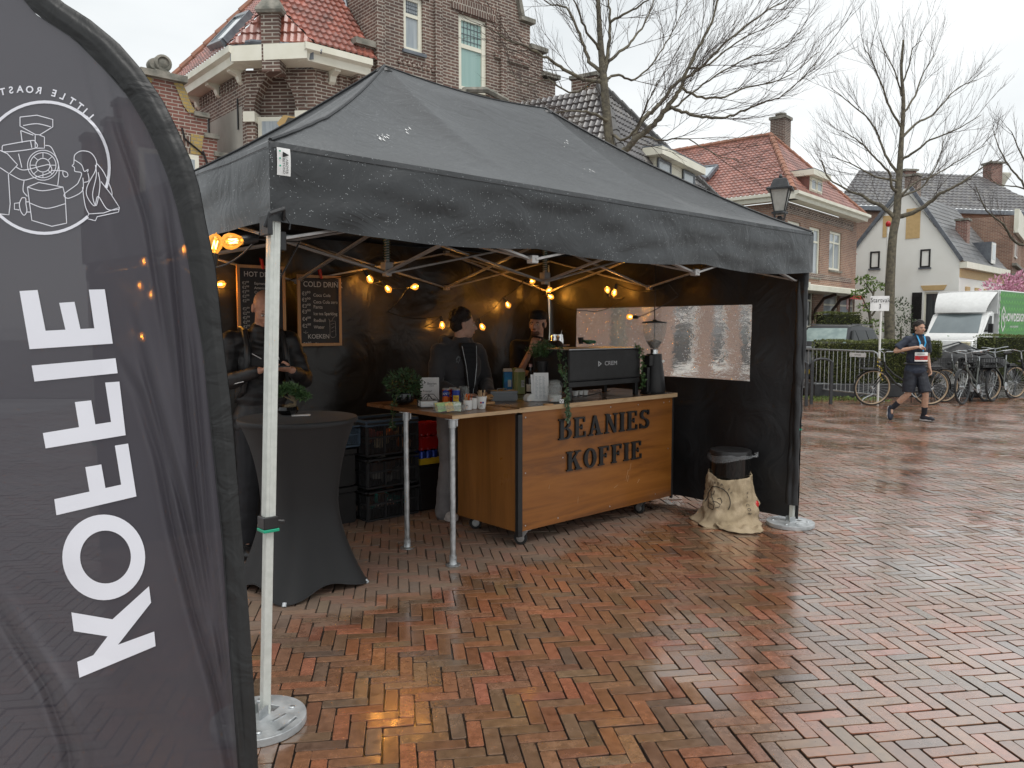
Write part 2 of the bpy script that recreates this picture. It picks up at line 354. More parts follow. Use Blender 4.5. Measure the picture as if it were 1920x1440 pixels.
ga=MB(); ga.add([(-600,-600,-.014),(600,-600,-.014),(600,900,-.014),(-600,900,-.014)],[(0,1,2,3)])
tag(ga.build('ground',ground_material('wet_sand_joint',False),fix=False),kind='structure')
def paving():
 Wd=.066; n=3; rot=R(8.5); cr_,sr_=math.cos(rot),math.sin(rot)
 rg=np.random.default_rng(3); cells=[]
 x0,x1,y0,y1=-9,17,.6,17.5
 N=420
 I,J=np.meshgrid(np.arange(-N,N),np.arange(-N,N),indexing='ij'); I=I.ravel(); J=J.ravel()
 d=(I+J)%(2*n); hm=d==0; vm=d==n
 hx=np.stack([(I[hm]+n/2)*Wd,(J[hm]+.5)*Wd,np.zeros(hm.sum())],1)
 vx=np.stack([(I[vm]+.5)*Wd,(J[vm]+n/2)*Wd,np.ones(vm.sum())],1)
 c=np.concatenate([hx,vx])
 X=c[:,0]*cr_-c[:,1]*sr_+3; Y=c[:,0]*sr_+c[:,1]*cr_+8
 ok=(X>x0)&(X<x1)&(Y>y0)&(Y<y1)&(np.abs(X)<Y*.72+2.4)
 c=c[ok]; X=X[ok]; Y=Y[ok]; V_=c[:,2]>.5; k=len(X)
 hl=(n*Wd-.007)/2+rg.normal(0,.0009,k); hw=(Wd-.007)/2+rg.normal(0,.0007,k)
 ang=rot+np.where(V_,math.pi/2,0)+rg.normal(0,.011,k)
 ox=rg.normal(0,.0013,k); oy=rg.normal(0,.0013,k)
 tx=rg.normal(0,.0055,k); ty=rg.normal(0,.010,k); dz=rg.normal(0,.0012,k)
 und=.012*np.sin(X*.9+1)*np.cos(Y*.7)*0
 rings=[]
 for ins,z in ((-.001,-.05),(0,-.004),(.0003,-.0007),(.0010,0.0)):
  for sx,sy in ((-1,-1),(1,-1),(1,1),(-1,1)):
  # four corners, each corner cut in two
   for q in (0,1):
    cut=.005
    first=(q==0)==(sx*sy<0)
    lx=sx*(hl-ins-(cut if first else 0)); ly=sy*(hw-ins-(0 if first else cut))
    zz=z+dz+(lx*tx+ly*ty if z>-.01 else 0)
    gx=X+ox+lx*np.cos(ang)-ly*np.sin(ang); gy=Y+oy+lx*np.sin(ang)+ly*np.cos(ang)
    rings.append(np.stack([gx,gy,zz],1))
 Vt=np.stack(rings,1)
 nv=32
 f4=[]
 for r_ in range(3):
  for j in range(8): f4.append((r_*8+j,r_*8+(j+1)%8,(r_+1)*8+(j+1)%8,(r_+1)*8+j))
 f4=np.array(f4); base=(np.arange(k)*nv)[:,None]
 q4=(f4.reshape(1,-1)+base).reshape(-1)
 t8=(np.arange(24,32)[None,:]+base).reshape(-1)
 me=bpy.data.meshes.new('brick_paving')
 me.vertices.add(k*nv); me.vertices.foreach_set('co',Vt.reshape(-1).astype(np.float32))
 nl=len(q4)+len(t8); me.loops.add(nl); me.loops.foreach_set('vertex_index',np.concatenate([q4,t8]).astype(np.int32))
 np4=k*24; me.polygons.add(np4+k)
 st=np.concatenate([np.arange(np4)*4,np4*4+np.arange(k)*8]); me.polygons.foreach_set('loop_start',st.astype(np.int32))
 # colours
 pal=np.array([[.22,.08,.03],[.19,.08,.032],[.25,.08,.03],[.17,.08,.04],[.15,.085,.045],[.12,.075,.045],[.11,.078,.055],[.2,.098,.045],[.27,.085,.04],[.16,.1,.05]])
 pal=.8*pal+.2*pal.mean(0); pal=.84*pal+.19*pal.mean(1,keepdims=True)
 pr=np.array([.17,.14,.1,.11,.12,.1,.07,.1,.05,.04]); pi_=rg.choice(len(pal),k,p=pr/pr.sum())
 cc=1.42*pal[pi_]*rg.uniform(.82,1.15,(k,1))*rg.uniform(.95,1.05,(k,3))
 me.attributes.new('brick_colour','FLOAT_COLOR','FACE')
 cf=np.ones((np4+k,4),np.float32); cf[:np4,3]=0; cf[:np4,:3]=np.repeat(cc,24,0); side=np.arange(np4)%24<8; cf[:np4][side,:3] *= .2; cf[np4:,:3]=cc
 me.attributes['brick_colour'].data.foreach_set('color',cf.reshape(-1))
 me.update(calc_edges=True); me.validate(); me.shade_flat()
 me.materials.append(ground_material('wet_clay_brick',True))
 o=bpy.data.objects.new('brick_paving',me); COL.objects.link(o); tag(o,kind='structure')
 print('bricks',k)
paving()
# ============================================================ pop-up tent
def fabric(name,c1,c2,rough,specks=0,sheen=.0,bump=.25,wr=5,coat=0):
 m,nt,b,out=newmat(name); L=nt.links.new
 tcn=_n(nt,'ShaderNodeTexCoord'); n=_n(nt,'ShaderNodeTexNoise'); n.inputs['Scale'].default_value=2.2; n.inputs['Detail'].default_value=7; n.inputs['Distortion'].default_value=.4; L(tcn.outputs['Object'],n.inputs['Vector'])
 r=_n(nt,'ShaderNodeValToRGB'); r.color_ramp.elements[0].position=.35; r.color_ramp.elements[1].position=.68; r.color_ramp.elements[0].color=(*c1,1); r.color_ramp.elements[1].color=(*c2,1); L(n.outputs['Fac'],r.inputs[0])
 col=r.outputs[0]
 wv=_n(nt,'ShaderNodeTexNoise'); wv.inputs['Scale'].default_value=wr; wv.inputs['Detail'].default_value=3; wv.inputs['Distortion'].default_value=1.6; L(tcn.outputs['Object'],wv.inputs['Vector'])
 bp=_n(nt,'ShaderNodeBump'); bp.inputs['Strength'].default_value=bump; bp.inputs['Distance'].default_value=.03; L(wv.outputs['Fac'],bp.inputs['Height'])
 nrm=bp.outputs[0]
 fw=_n(nt,'ShaderNodeTexNoise'); fw.inputs['Scale'].default_value=400; L(tcn.outputs['Object'],fw.inputs['Vector'])
 b3=_n(nt,'ShaderNodeBump'); b3.inputs['Strength'].default_value=.12; b3.inputs['Distance'].default_value=.002; L(fw.outputs['Fac'],b3.inputs['Height']); L(nrm,b3.inputs['Normal']); nrm=b3.outputs[0]
 b.inputs['Roughness'].default_value=rough; b.inputs['Sheen Weight'].default_value=sheen; b.inputs['Coat Weight'].default_value=coat; b.inputs['Coat Roughness'].default_value=.38
 if specks:
  vo=_n(nt,'ShaderNodeTexVoronoi'); vo.inputs['Scale'].default_value=specks; L(tcn.outputs['Object'],vo.inputs['Vector'])
  vs=_n(nt,'ShaderNodeSeparateColor'); L(vo.outputs['Color'],vs.inputs[0])
  th=_n(nt,'ShaderNodeMath',operation='MULTIPLY'); th.inputs[1].default_value=.36; L(vs.outputs[0],th.inputs[0])
  lt=_n(nt,'ShaderNodeMath',operation='LESS_THAN'); L(vo.outputs['Distance'],lt.inputs[0]); L(th.outputs[0],lt.inputs[1])
  gt=_n(nt,'ShaderNodeMath',operation='GREATER_THAN'); gt.inputs[1].default_value=.82; L(vs.outputs[1],gt.inputs[0])
  mk=_n(nt,'ShaderNodeMath',operation='MULTIPLY'); L(lt.outputs[0],mk.inputs[0]); L(gt.outputs[0],mk.inputs[1])
  mc=_n(nt,'ShaderNodeMix',data_type='RGBA'); L(mk.outputs[0],mc.inputs[0]); L(col,mc.inputs[6]); mc.inputs[7].default_value=(.3,.32,.33,1); col=mc.outputs[2]
  mr=_n(nt,'ShaderNodeMapRange'); mr.inputs[3].default_value=rough; mr.inputs[4].default_value=.12; L(mk.outputs[0],mr.inputs[0]); L(mr.outputs[0],b.inputs['Roughness'])
 L(col,b.inputs['Base Color']); L(nrm,b.inputs['Normal'])
 return m
M['canopy']=fabric('wet_black_canopy',(.011,.0125,.014),(.018,.02,.022),.42,specks=150,bump=.5,wr=4,coat=.3)
M['canopyline']=fabric('black_binding',(.015,.016,.018),(.022,.023,.025),.5)
M['wallcloth']=fabric('black_wall_cloth',(.009,.0095,.011),(.015,.016,.018),.5,bump=.55,wr=2.6)
M['backcloth']=fabric('black_back_cloth',(.008,.0068,.005),(.0135,.0115,.0085),.4,bump=.75,wr=2.1)
tent=thing('pop_up_tent','black pop-up tent with wet peaked canopy over the coffee counter','tent',TF.o,TF.rz)
A_,B_=TL,3.0
ZE,ZP,ZV=2.375,3.37,2.055
PK=A_/3
def roof_z(a,b):
 pa=a if a<A_/2 else A_-a; pb=b if b<B_/2 else B_-b
 d=min(pb,pa*(B_/2)/PK,B_/2)/(B_/2)
 sag=0
 if pb<=pa*(B_/2)/PK:
  if pa<PK:
   hip=pb*PK/(B_/2); t=(pa-hip)/max(PK-hip,1e-4)
  else: t=(pa-PK)/(A_/2-PK)/2
  sag=4*t*(1-t)
 else:
  hip=pa*(B_/2)/PK; t=(pb-hip)/max(B_/2-hip,1e-4); sag=4*t*(1-t) if t<1 else 0
 z=ZE+(ZP-ZE)*(.72*d+.28*d*d)
 z-=sag*.055*math.sin(math.pi*min(1,d*.9+.08))
 if pa>PK and d>.9: z-=.035*math.sin(math.pi*(a-PK)/(A_-2*PK))*(d-.9)/.1
 nn=noise.noise(Vector((a*2.1,b*2.1,0)))
 st=noise.noise(Vector((a*7+b*3,b*1.2-a,5)))*.5
 z+=(.016*nn+.015*st)*min(1,d*5)*(1-d)
 return z
def val_out(s,z):
 k=(ZE-z)/(ZE-ZV)
 return .012+.016*k*math.sin(s*3.1)+.016*k*noise.noise(Vector((s*4,z*6,3)))+.018*noise.noise(Vector((s*2+z*5,z*9-s*2,8)))+.006*math.sin(s*9+z*14)*k
can=MB()
na,nb=120,80
rv=[(A_*i/na,B_*j/nb,roof_z(A_*i/na,B_*j/nb)) for j in range(nb+1) for i in range(na+1)]; rf_=[]
for j in range(nb):
 for i in range(na):
  q=[j*(na+1)+i,j*(na+1)+i+1,(j+1)*(na+1)+i+1,(j+1)*(na+1)+i]
  if (i<na/2)==(j<nb/2): rf_+=[(q[0],q[1],q[2]),(q[0],q[2],q[3])]
  else: rf_+=[(q[0],q[1],q[3]),(q[1],q[2],q[3])]
can.add(rv,rf_)
def valance(fn,length,n,zmid):
 def g(u,v):
  s=u*length
  zb=ZV+(-.035*math.sin(math.pi*(s%PK)/PK) if length>3.2 else -.02*math.sin(math.pi*s/length))+zmid(s)*.5
  z=ZE-.002-v*(ZE-zb); k=min(1,min(u,1-u)*length/.12); return fn(-.014+u*(length+.028) if k<1 else s,(val_out(s,z)*k+.014*(1-k))*min(1,v*8+.3),z)
 can.grid(g,n,14)
valance(lambda s,o,z: (s,-o,z),A_,130,lambda s:-.03*math.sin(math.pi*s/A_))
valance(lambda s,o,z: (A_+o,s,z),B_,80,lambda s: 0)
valance(lambda s,o,z: (s,B_+o,z),A_,90,lambda s: 0)
valance(lambda s,o,z: (-o,s,z),B_,80,lambda s: 0)
can_o=can.build('canopy',M['canopy'],tent,smooth=True,ang=50,fix=False)
hp=MB()
for (a0,b0,a1) in ((0,0,PK),(A_,0,A_-PK),(0,B_,PK),(A_,B_,A_-PK)):
 pts=[]
 for i in range(26):
  t=i/25; a=a0+(a1-a0)*t; b=b0+(B_/2-b0)*t; pts.append((a,b,roof_z(a,b)+.004))
 hp.tube(pts,.009,6)
rg_=[(PK+(A_-2*PK)*i/12,B_/2,roof_z(PK+(A_-2*PK)*i/12,B_/2)+.002) for i in range(13)]
hp.tube(rg_,.006,6)
hp.build('seam_binding',M['canopyline'],can_o,smooth=True)
# valance hem stitching, corner patches
cp=MB()
for i in range(120):
 pass
for s0,s1,f_ in ((0,A_,lambda s,o,z: (s,-o-.0022,z)),(0,B_,lambda s,o,z: (-o-.0022,s,z))):
 pts=[]
 for i in range(100):
  s=s0+(s1-s0)*i/99; z=ZE-.028; pts.append(f_(s,val_out(s,z),z))
 cp.tube(pts,.0016,4)
cp.build('stitched_hem',M['canopyline'],can_o)
m=MB(); rs_=random.Random(4)
for (px,py,n_) in ((716,258,14),(1105,322,7),(760,245,4),(1060,270,4),(650,300,4)):
 for _ in range(n_):
  b_=.05
  q=TF.loc(at(px+rs_.gauss(0,9),py+rs_.gauss(0,4),4)); r0=Vector((0,0,H)); dv=Vector(at(px+rs_.gauss(0,7),py+rs_.gauss(0,3),4))-r0
  for i in range(300):
   p=r0+dv*(.8+i*.004); l=TF.loc(p)
   if 0<l.x<A_ and 0<l.y<B_ and l.z<roof_z(l.x,l.y): break
  else: continue
  w_=rs_.uniform(.002,.006); h_=rs_.uniform(.004,.022); f_=lambda a,b: (a,b,roof_z(a,b)+.003)
  m.add([f_(l.x-w_,l.y),f_(l.x,l.y-h_),f_(l.x+w_,l.y+.002),f_(l.x+.003,l.y+h_)],[(0,1,2,3)])
m.build('bird_stain',M['paper'],can_o,fix=False)
# frame
ZT,ZB=2.31,1.985
def leg(a,b,lean=(0,0)):
 m=MB(); k=.022; b0=Vector((a+lean[0],b+lean[1],.012)); b1=Vector((a,b,ZE-.03)); mid=b0.lerp(b1,.33)
 m.bar(b0,mid,.034,.034,up=(0,1,0)); m.bar(mid,b1,.044,.044,up=(0,1,0))
 for dx,dy in ((k,0),(-k,0),(0,k),(0,-k)):
  o_=Vector((dx,dy,0)); m.bar(mid+o_,b1+o_,.004 if dx else .016,.004 if dy else .016,up=(0,1,0))
 o=m.build('leg',M['alu'],tent,bev=.003)
 c=MB(); c.b2(a-.03,a+.03,b-.03,b+.03,ZB-.05,ZB+.03); c.b2(a-.03,a+.03,b-.03,b+.03,ZT-.03,ZT+.03); c.build('slider',M['blackplastic'],o,bev=.004)
 c=MB(); q=mid; c.b2(q[0]-.032,q[0]+.032,q[1]-.032,q[1]+.032,mid.z+.01,mid.z+.06)
 c.tube([(q[0]+.03,q[1]-.01,mid.z+.035),(q[0]+.062,q[1]-.02,mid.z+.03)],.009,8); c.build('leg_clamp',M['blackplastic'],o,bev=.003)
 c=MB(); c.b2(q[0]-.034,q[0]+.034,q[1]-.034,q[1]+.034,mid.z-.003,mid.z+.0095); c.build('clamp_ring',M['green'],o,bev=.002)
 return o
lq=TF.loc(Lp); rq=TF.loc(Rp)
leg(.035,.035,(lq.x-.035,lq.y-.035)); leg(A_-.035,.035,(rq.x-A_+.035,rq.y-.035)); leg(.03,B_-.035); leg(A_-.03,B_-.035)
def scis(p0,p1,zt=ZT,zb=ZB,off=.013):
 p0=Vector((*p0,0)); p1=Vector((*p1,0)); d=(p1-p0).normalized(); nrm=Vector((-d.y,d.x,0))*off
 for q0,q1,za,zc,s in ((p0,p1,zt,zb,1),(p0,p1,zb,zt,-1)):
  m=MB(); m.bar(q0+nrm*s+Vector((0,0,za)),q1+nrm*s+Vector((0,0,zc)),.014,.032,up=nrm)
  if s==1:
   c=(q0+q1)/2+Vector((0,0,(zt+zb)/2)); m.tube([c-nrm*2.2,c+nrm*2.2],.007,8)
  m.build('truss_bar',M['truss'],tent,bev=.002)
i0,i1,j1=.045,A_-.15,B_-.17
xs=[i0,PK,A_-PK,i1]
for k in range(3):
 scis((xs[k],i0),(xs[k+1],i0)); scis((xs[k],j1),(xs[k+1],j1))
for xx in (i0,i1): scis((xx,i0),(xx,B_/2)); scis((xx,B_/2),(xx,j1))
for xx in (PK,A_-PK): scis((xx,i0),(xx,B_/2)); scis((xx,B_/2),(xx,j1))
scis((PK,B_/2),(A_-PK,B_/2)); scis((i0,B_/2),(PK,B_/2)); scis((A_-PK,B_/2),(i1,B_/2))
nodes=[(PK,i0),(A_-PK,i0),(PK,j1),(A_-PK,j1),(i0,B_/2),(i1,B_/2),(PK,B_/2),(A_-PK,B_/2)]
for (a,b) in nodes:
 m=MB(); m.b2(a-.024,a+.024,b-.024,b+.024,ZB-.022,ZB+.022); m.b2(a-.024,a+.024,b-.024,b+.024,ZT-.02,ZT+.02)
 if abs(b-B_/2)<.01 and .5<a<A_-.5: m.b2(a-.032,a+.032,b-.032,b+.032,ZB+.02,ZB+.075)
 m.build('truss_joint',M['truss'],tent,bev=.003)
for a in (PK,A_-PK):
 m=MB(); m.b2(a-.012,a+.012,B_/2-.012,B_/2+.012,ZB,ZP-.03); o=m.build('centre_pole',M['truss'],tent)
 sp=MB(); sp.tube([(a+.022*math.cos(t*.7),B_/2+.022*math.sin(t*.7),ZB+.085+t*.0019) for t in range(100)],.0036,5); sp.build('spring',mat('green_spring',(.03,.1,.07),rough=.35,metal=.4) if a==PK else bpy.data.materials['green_spring'],o,smooth=True)
 d=MB(); d.lathe([(.001,0),(.06,0),(.05,.02),(.001,.03)],16,(a,B_/2,ZP-.045)); d.build('peak_cap',M['blackplastic'],o,smooth=True)
 # walls
def wall_disp(s,z,k):
 return k*(.016*math.sin(s*7+1.1*math.sin(z*2))+.02*noise.noise(Vector((s*1.8,z*.9,k*9)))+.012*noise.noise(Vector((s*3+z*2.4,z*3.2-s*1.8,4))))
wa=A_-.11
nb0,nz0=TF.pxx(1406,714,wa); nb1,nz1=TF.pxx(1408,572,wa); fb0,fz0=TF.pxx(1081,640,wa); fb1,fz1=TF.pxx(1081,578,wa); fb2,fz2=TF.pxx(1260,707,wa)
wb0,wb1=(nb0+nb1)/2,fb1; wz0,wz1=nz0,nz1
print('tent',TL,math.degrees(TF.rz),'win',wb0,wb1,wz0,nz1,fz1,fz2)
wz0=(nz0+fz2)/2; wz1=(nz1+fz1)/2
def wallgrid(mb,f,s0,s1,z0,z1,k,hole=None,ds=.045):
 ss=list(np.linspace(s0,s1,int((s1-s0)/ds)+2)); zz=list(np.linspace(z0,z1,int((z1-z0)/ds)+2))
 if hole:
  ss=sorted(ss+[hole[0],hole[1]]); zz=sorted(zz+[hole[2],hole[3]])
 vs=[f(s,z,wall_disp(s,z,k)) for z in zz for s in ss]; n=len(ss); fs=[]
 for j in range(len(zz)-1):
  for i in range(n-1):
   cs,cz=(ss[i]+ss[i+1])/2,(zz[j]+zz[j+1])/2
   if hole and hole[0]<cs<hole[1] and hole[2]<cz<hole[3]: continue
   fs.append((j*n+i,j*n+i+1,(j+1)*n+i+1,(j+1)*n+i))
 mb.add(vs,fs)
sw=MB(); wallgrid(sw,lambda s,z,d: (wa+.02+d,s,z),.0,B_-.10,.05,ZT+.04,1.0,(wb0,wb1,wz0,wz1))
sw_o=sw.build('side_wall',M['wallcloth'],tent,smooth=True,ang=180,fix=False,label='black side wall with a clear window')
def vinyl():
 m,nt,b,out=newmat('wet_clear_vinyl'); L=nt.links.new
 tcn=_n(nt,'ShaderNodeTexCoord')
 b.inputs['Base Color'].default_value=(.62,.6,.6,1)
 mpn=_n(nt,'ShaderNodeMapping'); mpn.inputs['Scale'].default_value=(1,3,9); mpn.inputs['Rotation'].default_value=(R(28),0,0); L(tcn.outputs['Object'],mpn.inputs[0])
 n=_n(nt,'ShaderNodeTexNoise'); n.inputs['Scale'].default_value=2.4; n.inputs['Detail'].default_value=5; n.inputs['Distortion'].default_value=.8; L(mpn.outputs[0],n.inputs['Vector'])
 bp=_n(nt,'ShaderNodeBump'); bp.inputs['Strength'].default_value=.9; bp.inputs['Distance'].default_value=.03; L(n.outputs['Fac'],bp.inputs['Height'])
 rf=_n(nt,'ShaderNodeBsdfRefraction'); rf.inputs['IOR'].default_value=1.03; rf.inputs['Roughness'].default_value=.2; L(bp.outputs[0],rf.inputs['Normal']); rf.inputs[0].default_value=(.93,.91,.9,1)
 gl=_n(nt,'ShaderNodeBsdfGlossy'); gl.inputs['Roughness'].default_value=.1; gl.inputs[0].default_value=(.9,.88,.85,1); L(bp.outputs[0],gl.inputs['Normal'])
 m1=_n(nt,'ShaderNodeMixShader'); m1.inputs[0].default_value=.15; L(rf.outputs[0],m1.inputs[1]); L(gl.outputs[0],m1.inputs[2])
 tl=_n(nt,'ShaderNodeBsdfTranslucent'); tl.inputs[0].default_value=(.75,.73,.72,1)
 m2=_n(nt,'ShaderNodeMixShader'); L(m1.outputs[0],m2.inputs[1]); L(tl.outputs[0],m2.inputs[2])
 vo=_n(nt,'ShaderNodeTexVoronoi'); vo.inputs['Scale'].default_value=38; L(tcn.outputs['Object'],vo.inputs['Vector'])
 vs=_n(nt,'ShaderNodeSeparateColor'); L(vo.outputs['Color'],vs.inputs[0])
 th=_n(nt,'ShaderNodeMath',operation='MULTIPLY'); th.inputs[1].default_value=.2; L(vs.outputs[0],th.inputs[0])
 lt=_n(nt,'ShaderNodeMath',operation='LESS_THAN'); L(vo.outputs['Distance'],lt.inputs[0]); L(th.outputs[0],lt.inputs[1])
 mr=_n(nt,'ShaderNodeMapRange'); mr.inputs[3].default_value=.14; mr.inputs[4].default_value=.75; L(lt.outputs[0],mr.inputs[0]); L(mr.outputs[0],m2.inputs[0])
 L(m2.outputs[0],out.inputs[0])
 return m
wp=MB(); wallgrid(wp,lambda s,z,d: (wa+.02+d,s,z),wb0,wb1,wz0,wz1,1.0,None,.06)
wp.build('window_pane',vinyl(),sw_o,smooth=True,ang=180,fix=False)
bw_=MB(); wallgrid(bw_,lambda s,z,d: (s,B_-.10-d,z),.0,wa+.02,.03,ZT+.04,1.6)
bw_.build('back_wall',M['backcloth'],tent,smooth=True,ang=180,fix=False,label='black back wall lit by the bulbs')
# gathered cloth edge wrapped round the right front leg
ge=MB(); pts=[]; rs=[]
def gath(u,v):
 z=.17+v*(ZT-.19); a=u*2*math.pi; r_=.042+.008*math.sin(3*a+z*3)+.006*noise.noise(Vector((math.cos(a)*2,math.sin(a)*2,z*5)))+.003*math.sin(z*23+a)
 cc=1-z/ZE; return (A_-.04+(rq.x-A_+.035)*cc+r_*math.cos(a),.035+(rq.y-.035)*cc+r_*math.sin(a),z)
ge.grid(gath,28,90); ge.build('gathered_edge',M['wallcloth'],sw_o,smooth=True,ang=180,fix=False)
ct=MB(); ct.tube([(wa-.02,fb1-1.02,ZT-.02),(wa-.03,fb1-1.03,1.35),(wa-.02,fb1-1.02,1.0)],.006,6); ct.build('wall_cord',M['blackplastic'],tent)
# corner strap and maker's sticker on the valance
lb=MB(); x0,zt=TF.px(514,277); x1,zb=TF.px(540,332)
lb.grid(lambda u,v: (x0+.002+u*(x1-x0),-val_out(x0+u*(x1-x0),zt+v*(zb-zt))-.004,zt+v*(zb-zt)),4,8)
lbo=lb.build('sticker',M['paper'],tent,fix=False)
lt=MB(); cx_=(x0+x1)/2; w_=x1-x0; h_=zt-zb
yo=-.028
put_text(lt,'ABOVE&\nBEYOND',h_*.15,lambda x,y,z: (cx_+w_*.1+y*.9,yo,(zb+h_*.33)-x),sx=.95)
def pr(pts): lt.add([(cx_+w_*p,yo,zb+h_*q) for p,q in pts],[tuple(range(len(pts)))])
pr([(-.1,.66),(-.1,.84),(-.02,.84),(-.02,.66)]); pr([(-.02,.66),(-.02,.84),(.36,.76),(.36,.74)]);
lt.build('sticker_print',M['ink'],lbo,fix=False)
lg=MB()
for q in (.86,.6,.33): lg.ell((cx_-w_*.3,yo,zb+h_*q),(.004,.0006,.004),n=8)
lg.build('sticker_dot',M['green'],lbo)
ks=MB()
ks.tube([(-.045,-.03,2.02),(-.03,-.045,2.075),(.03,-.045,2.1),(.045,-.01,2.06)],.011,6); ks.b2(-.042,-.02,-.05,.03,1.99,2.07); ks.tube([(.04,-.04,2.07),(.055,-.05,2.04),(.05,-.05,2.015)],.004,5)
ks.build('corner_strap',M['canopyline'],tent,bev=.003)
# weights
M['castgrey']=mat('galvanised_weight',(.52,.54,.55),(.36,.38,.39),rough=.4,rough2=.55,metal=.5,scale=14,bump=.2,bscale=60)
def weight(p,rz,label,scale=1):
 t=thing('tent_weight',label,'tent weight',p,rz,'round metal tent weights')
 r_,h_=.185*scale,.026
 bm=bmesh.new()
 # disc with a square hole and two long slots, cut as polygons
 N=64; outer=[(r_*math.cos(2*math.pi*i/N),r_*math.sin(2*math.pi*i/N)) for i in range(N)]
 holes=[[(.055,-.03),(.105,-.03),(.105,.03),(.055,.03)],[(-.06,-.155),(.05,-.155),(.06,-.135),(-.07,-.135)],[(-.06,.135),(.05,.135),(.04,.15),(-.05,.15)]]
 cu=bpy.data.curves.new('w','CURVE'); cu.dimensions='2D'; cu.fill_mode='BOTH'; cu.extrude=h_/2; cu.bevel_depth=.003
 for pl_ in [outer]+holes:
  sp_=cu.splines.new('POLY'); sp_.points.add(len(pl_)-1)
  for q,(x,y) in zip(sp_.points,pl_): q.co=(x,y,0,1)
  sp_.use_cyclic_u=True
 o=bpy.data.objects.new('w',cu); COL.objects.link(o); dg=bpy.context.evaluated_depsgraph_get(); dg.update()
 me=bpy.data.meshes.new_from_object(o.evaluated_get(dg)); bpy.data.objects.remove(o)
 me.materials.clear(); me.materials.append(M['castgrey'])
 d=bpy.data.objects.new('plate',me); COL.objects.link(d); d.parent=t; d.location=(0,0,h_/2+.005)
 e=MB()
 for k,(x,y) in enumerate(((.12,.09),(.12,-.09),(-.12,.09),(-.12,-.09))):
  e.lathe([(.014,h_),(.014,h_+.012),(.009,h_+.016)],10,(x*.9,y*.9,0))
 e.box((-.02,.07,h_+.008),(.07,.012,.006),rz=.4); e.box((.02,-.085,h_+.008),(.07,.012,.006),rz=-.2)
 e.build('bolt',M['steel'],t,bev=.001)
 s=MB(); s.b2(-.027,.027,-.027,-.0235,.03,.075); s.b2(-.027,.027,.0235,.027,.03,.075); s.build('socket',M['steel'],t)
 return t
weight(TF.w(lq.x-.03,lq.y-.01),R(70),'round galvanised weight under the near leg, beside the banner')
weight(TF.w(rq.x-.02,rq.y),R(20),'round galvanised weight under the far right leg, beside the burlap sack')
# ============================================================ coffee counter and what stands on it
M['ply']=woodmat('varnished_plywood',(.14,.048,.009),(.25,.088,.014),(.33,.125,.022),rough=.45,axis='X',coat=.04)
M['plyside']=woodmat('varnished_plywood_side',(.18,.072,.015),(.26,.102,.021),(.32,.132,.029),rough=.36,axis='Z')
M['plyedge']=woodmat('raw_plywood_edge',(.35,.22,.11),(.5,.34,.19),(.58,.42,.25),rough=.6,axis='X',scale=4,coat=0)
M['topdark']=woodmat('dark_counter_top',(.05,.025,.014),(.09,.045,.022),(.13,.065,.03),rough=.3,axis='X')
M['framewood']=woodmat('pale_frame_wood',(.42,.22,.09),(.52,.29,.13),(.58,.34,.16),rough=.5,axis='Z',scale=3,coat=0)
M['leafdark']=mat('dark_leaf',(.05,.1,.035),(.02,.05,.018),rough=.45,scale=30)
M['leafmid']=mat('mid_leaf',(.08,.15,.05),(.04,.085,.03),rough=.45,scale=30)
M['leafpale']=mat('pale_leaf',(.16,.24,.15),(.08,.14,.07),rough=.5,scale=30)
M['bark']=mat('plant_stem',(.16,.12,.07),(.09,.07,.04),rough=.8,scale=40)
M['glossblack']=mat('glossy_black_glaze',(.01,.01,.01),rough=.08)
M['glass']=mixtrans('clear_glass',(.5,.52,.5),.8,rough=.03)
M['coffee']=mat('coffee_beans',(.05,.018,.008),(.02,.008,.004),rough=.35,scale=120,bump=1,bscale=90)
def tth(name,label,cat,a,b,z,group=None,rz=0): return thing(name,label,cat,TF.w(a,b,z),TF.rz+rz,group)
CZ=1.04
def ont(px,py,z=None): q=TF.loc(gp(px,py,CZ if z is None else z)); return q.x,q.y
c0,c1,cb0,cb1=2.32,4.15,1.03,1.74
cnt=tth('coffee_counter','varnished plywood coffee counter on castors with raised black lettering','counter',c0,cb0,0)
LW=c1-c0; DW=cb1-cb0
m=MB(); m.b2(.03,LW,0,.015,.12,1.0); m.build('front_panel',M['ply'],cnt,bev=.002)
m=MB(); m.b2(-.012,.003,.03,DW,.12,1.0); m.build('side_panel',M['plyside'],cnt,bev=.002)
m=MB(); m.b2(LW-.003,LW+.012,.02,DW,.12,1.0); m.build('side_panel',M['plyside'],cnt,bev=.002)
m=MB(); m.b2(.03,LW-.01,DW-.015,DW,.12,1.0); m.b2(0.01,LW-.01,.02,DW-.02,.125,.14); m.build('back_panel',M['plyside'],cnt)
m=MB(); m.b2(-.016,.028,-.006,.028,.085,.985); m.build('corner_trim',M['blackmatte'],cnt,bev=.002)
m=MB(); m.b2(LW-.006,LW+.016,-.006,.018,.1,.99); m.build('corner_trim',M['blackmatte'],cnt,bev=.002)
m=MB(); m.b2(-.02,LW+.03,-.02,DW+.02,1.003,1.0365); to=m.build('counter_top',M['topdark'],cnt,bev=.002)
m=MB(); m.b2(-.02,LW+.032,-.026,-.0205,1.002,1.037); m.b2(LW+.0305,LW+.036,-.02,DW+.02,1.002,1.037); m.build('edge_band',M['plyedge'],to)
m=MB()
for x,z in ((.06,.96),(.06,.16),(.06,.55),(.5,.965),(1.0,.97),(1.35,.965),(1.7,.96),(1.78,.965),(.4,.16),(1.0,.155),(1.6,.17),(.45,.62),(1.77,.55),(1.0,.9)):
 m.lathe([(.001,-.003),(.0055,-.002),(.006,0)],8,(x,-.001,z),Matrix.Rotation(R(90),3,'X') @ Matrix.Rotation(R(180),3,'X'))
m.build('screw',M['steel'],cnt)
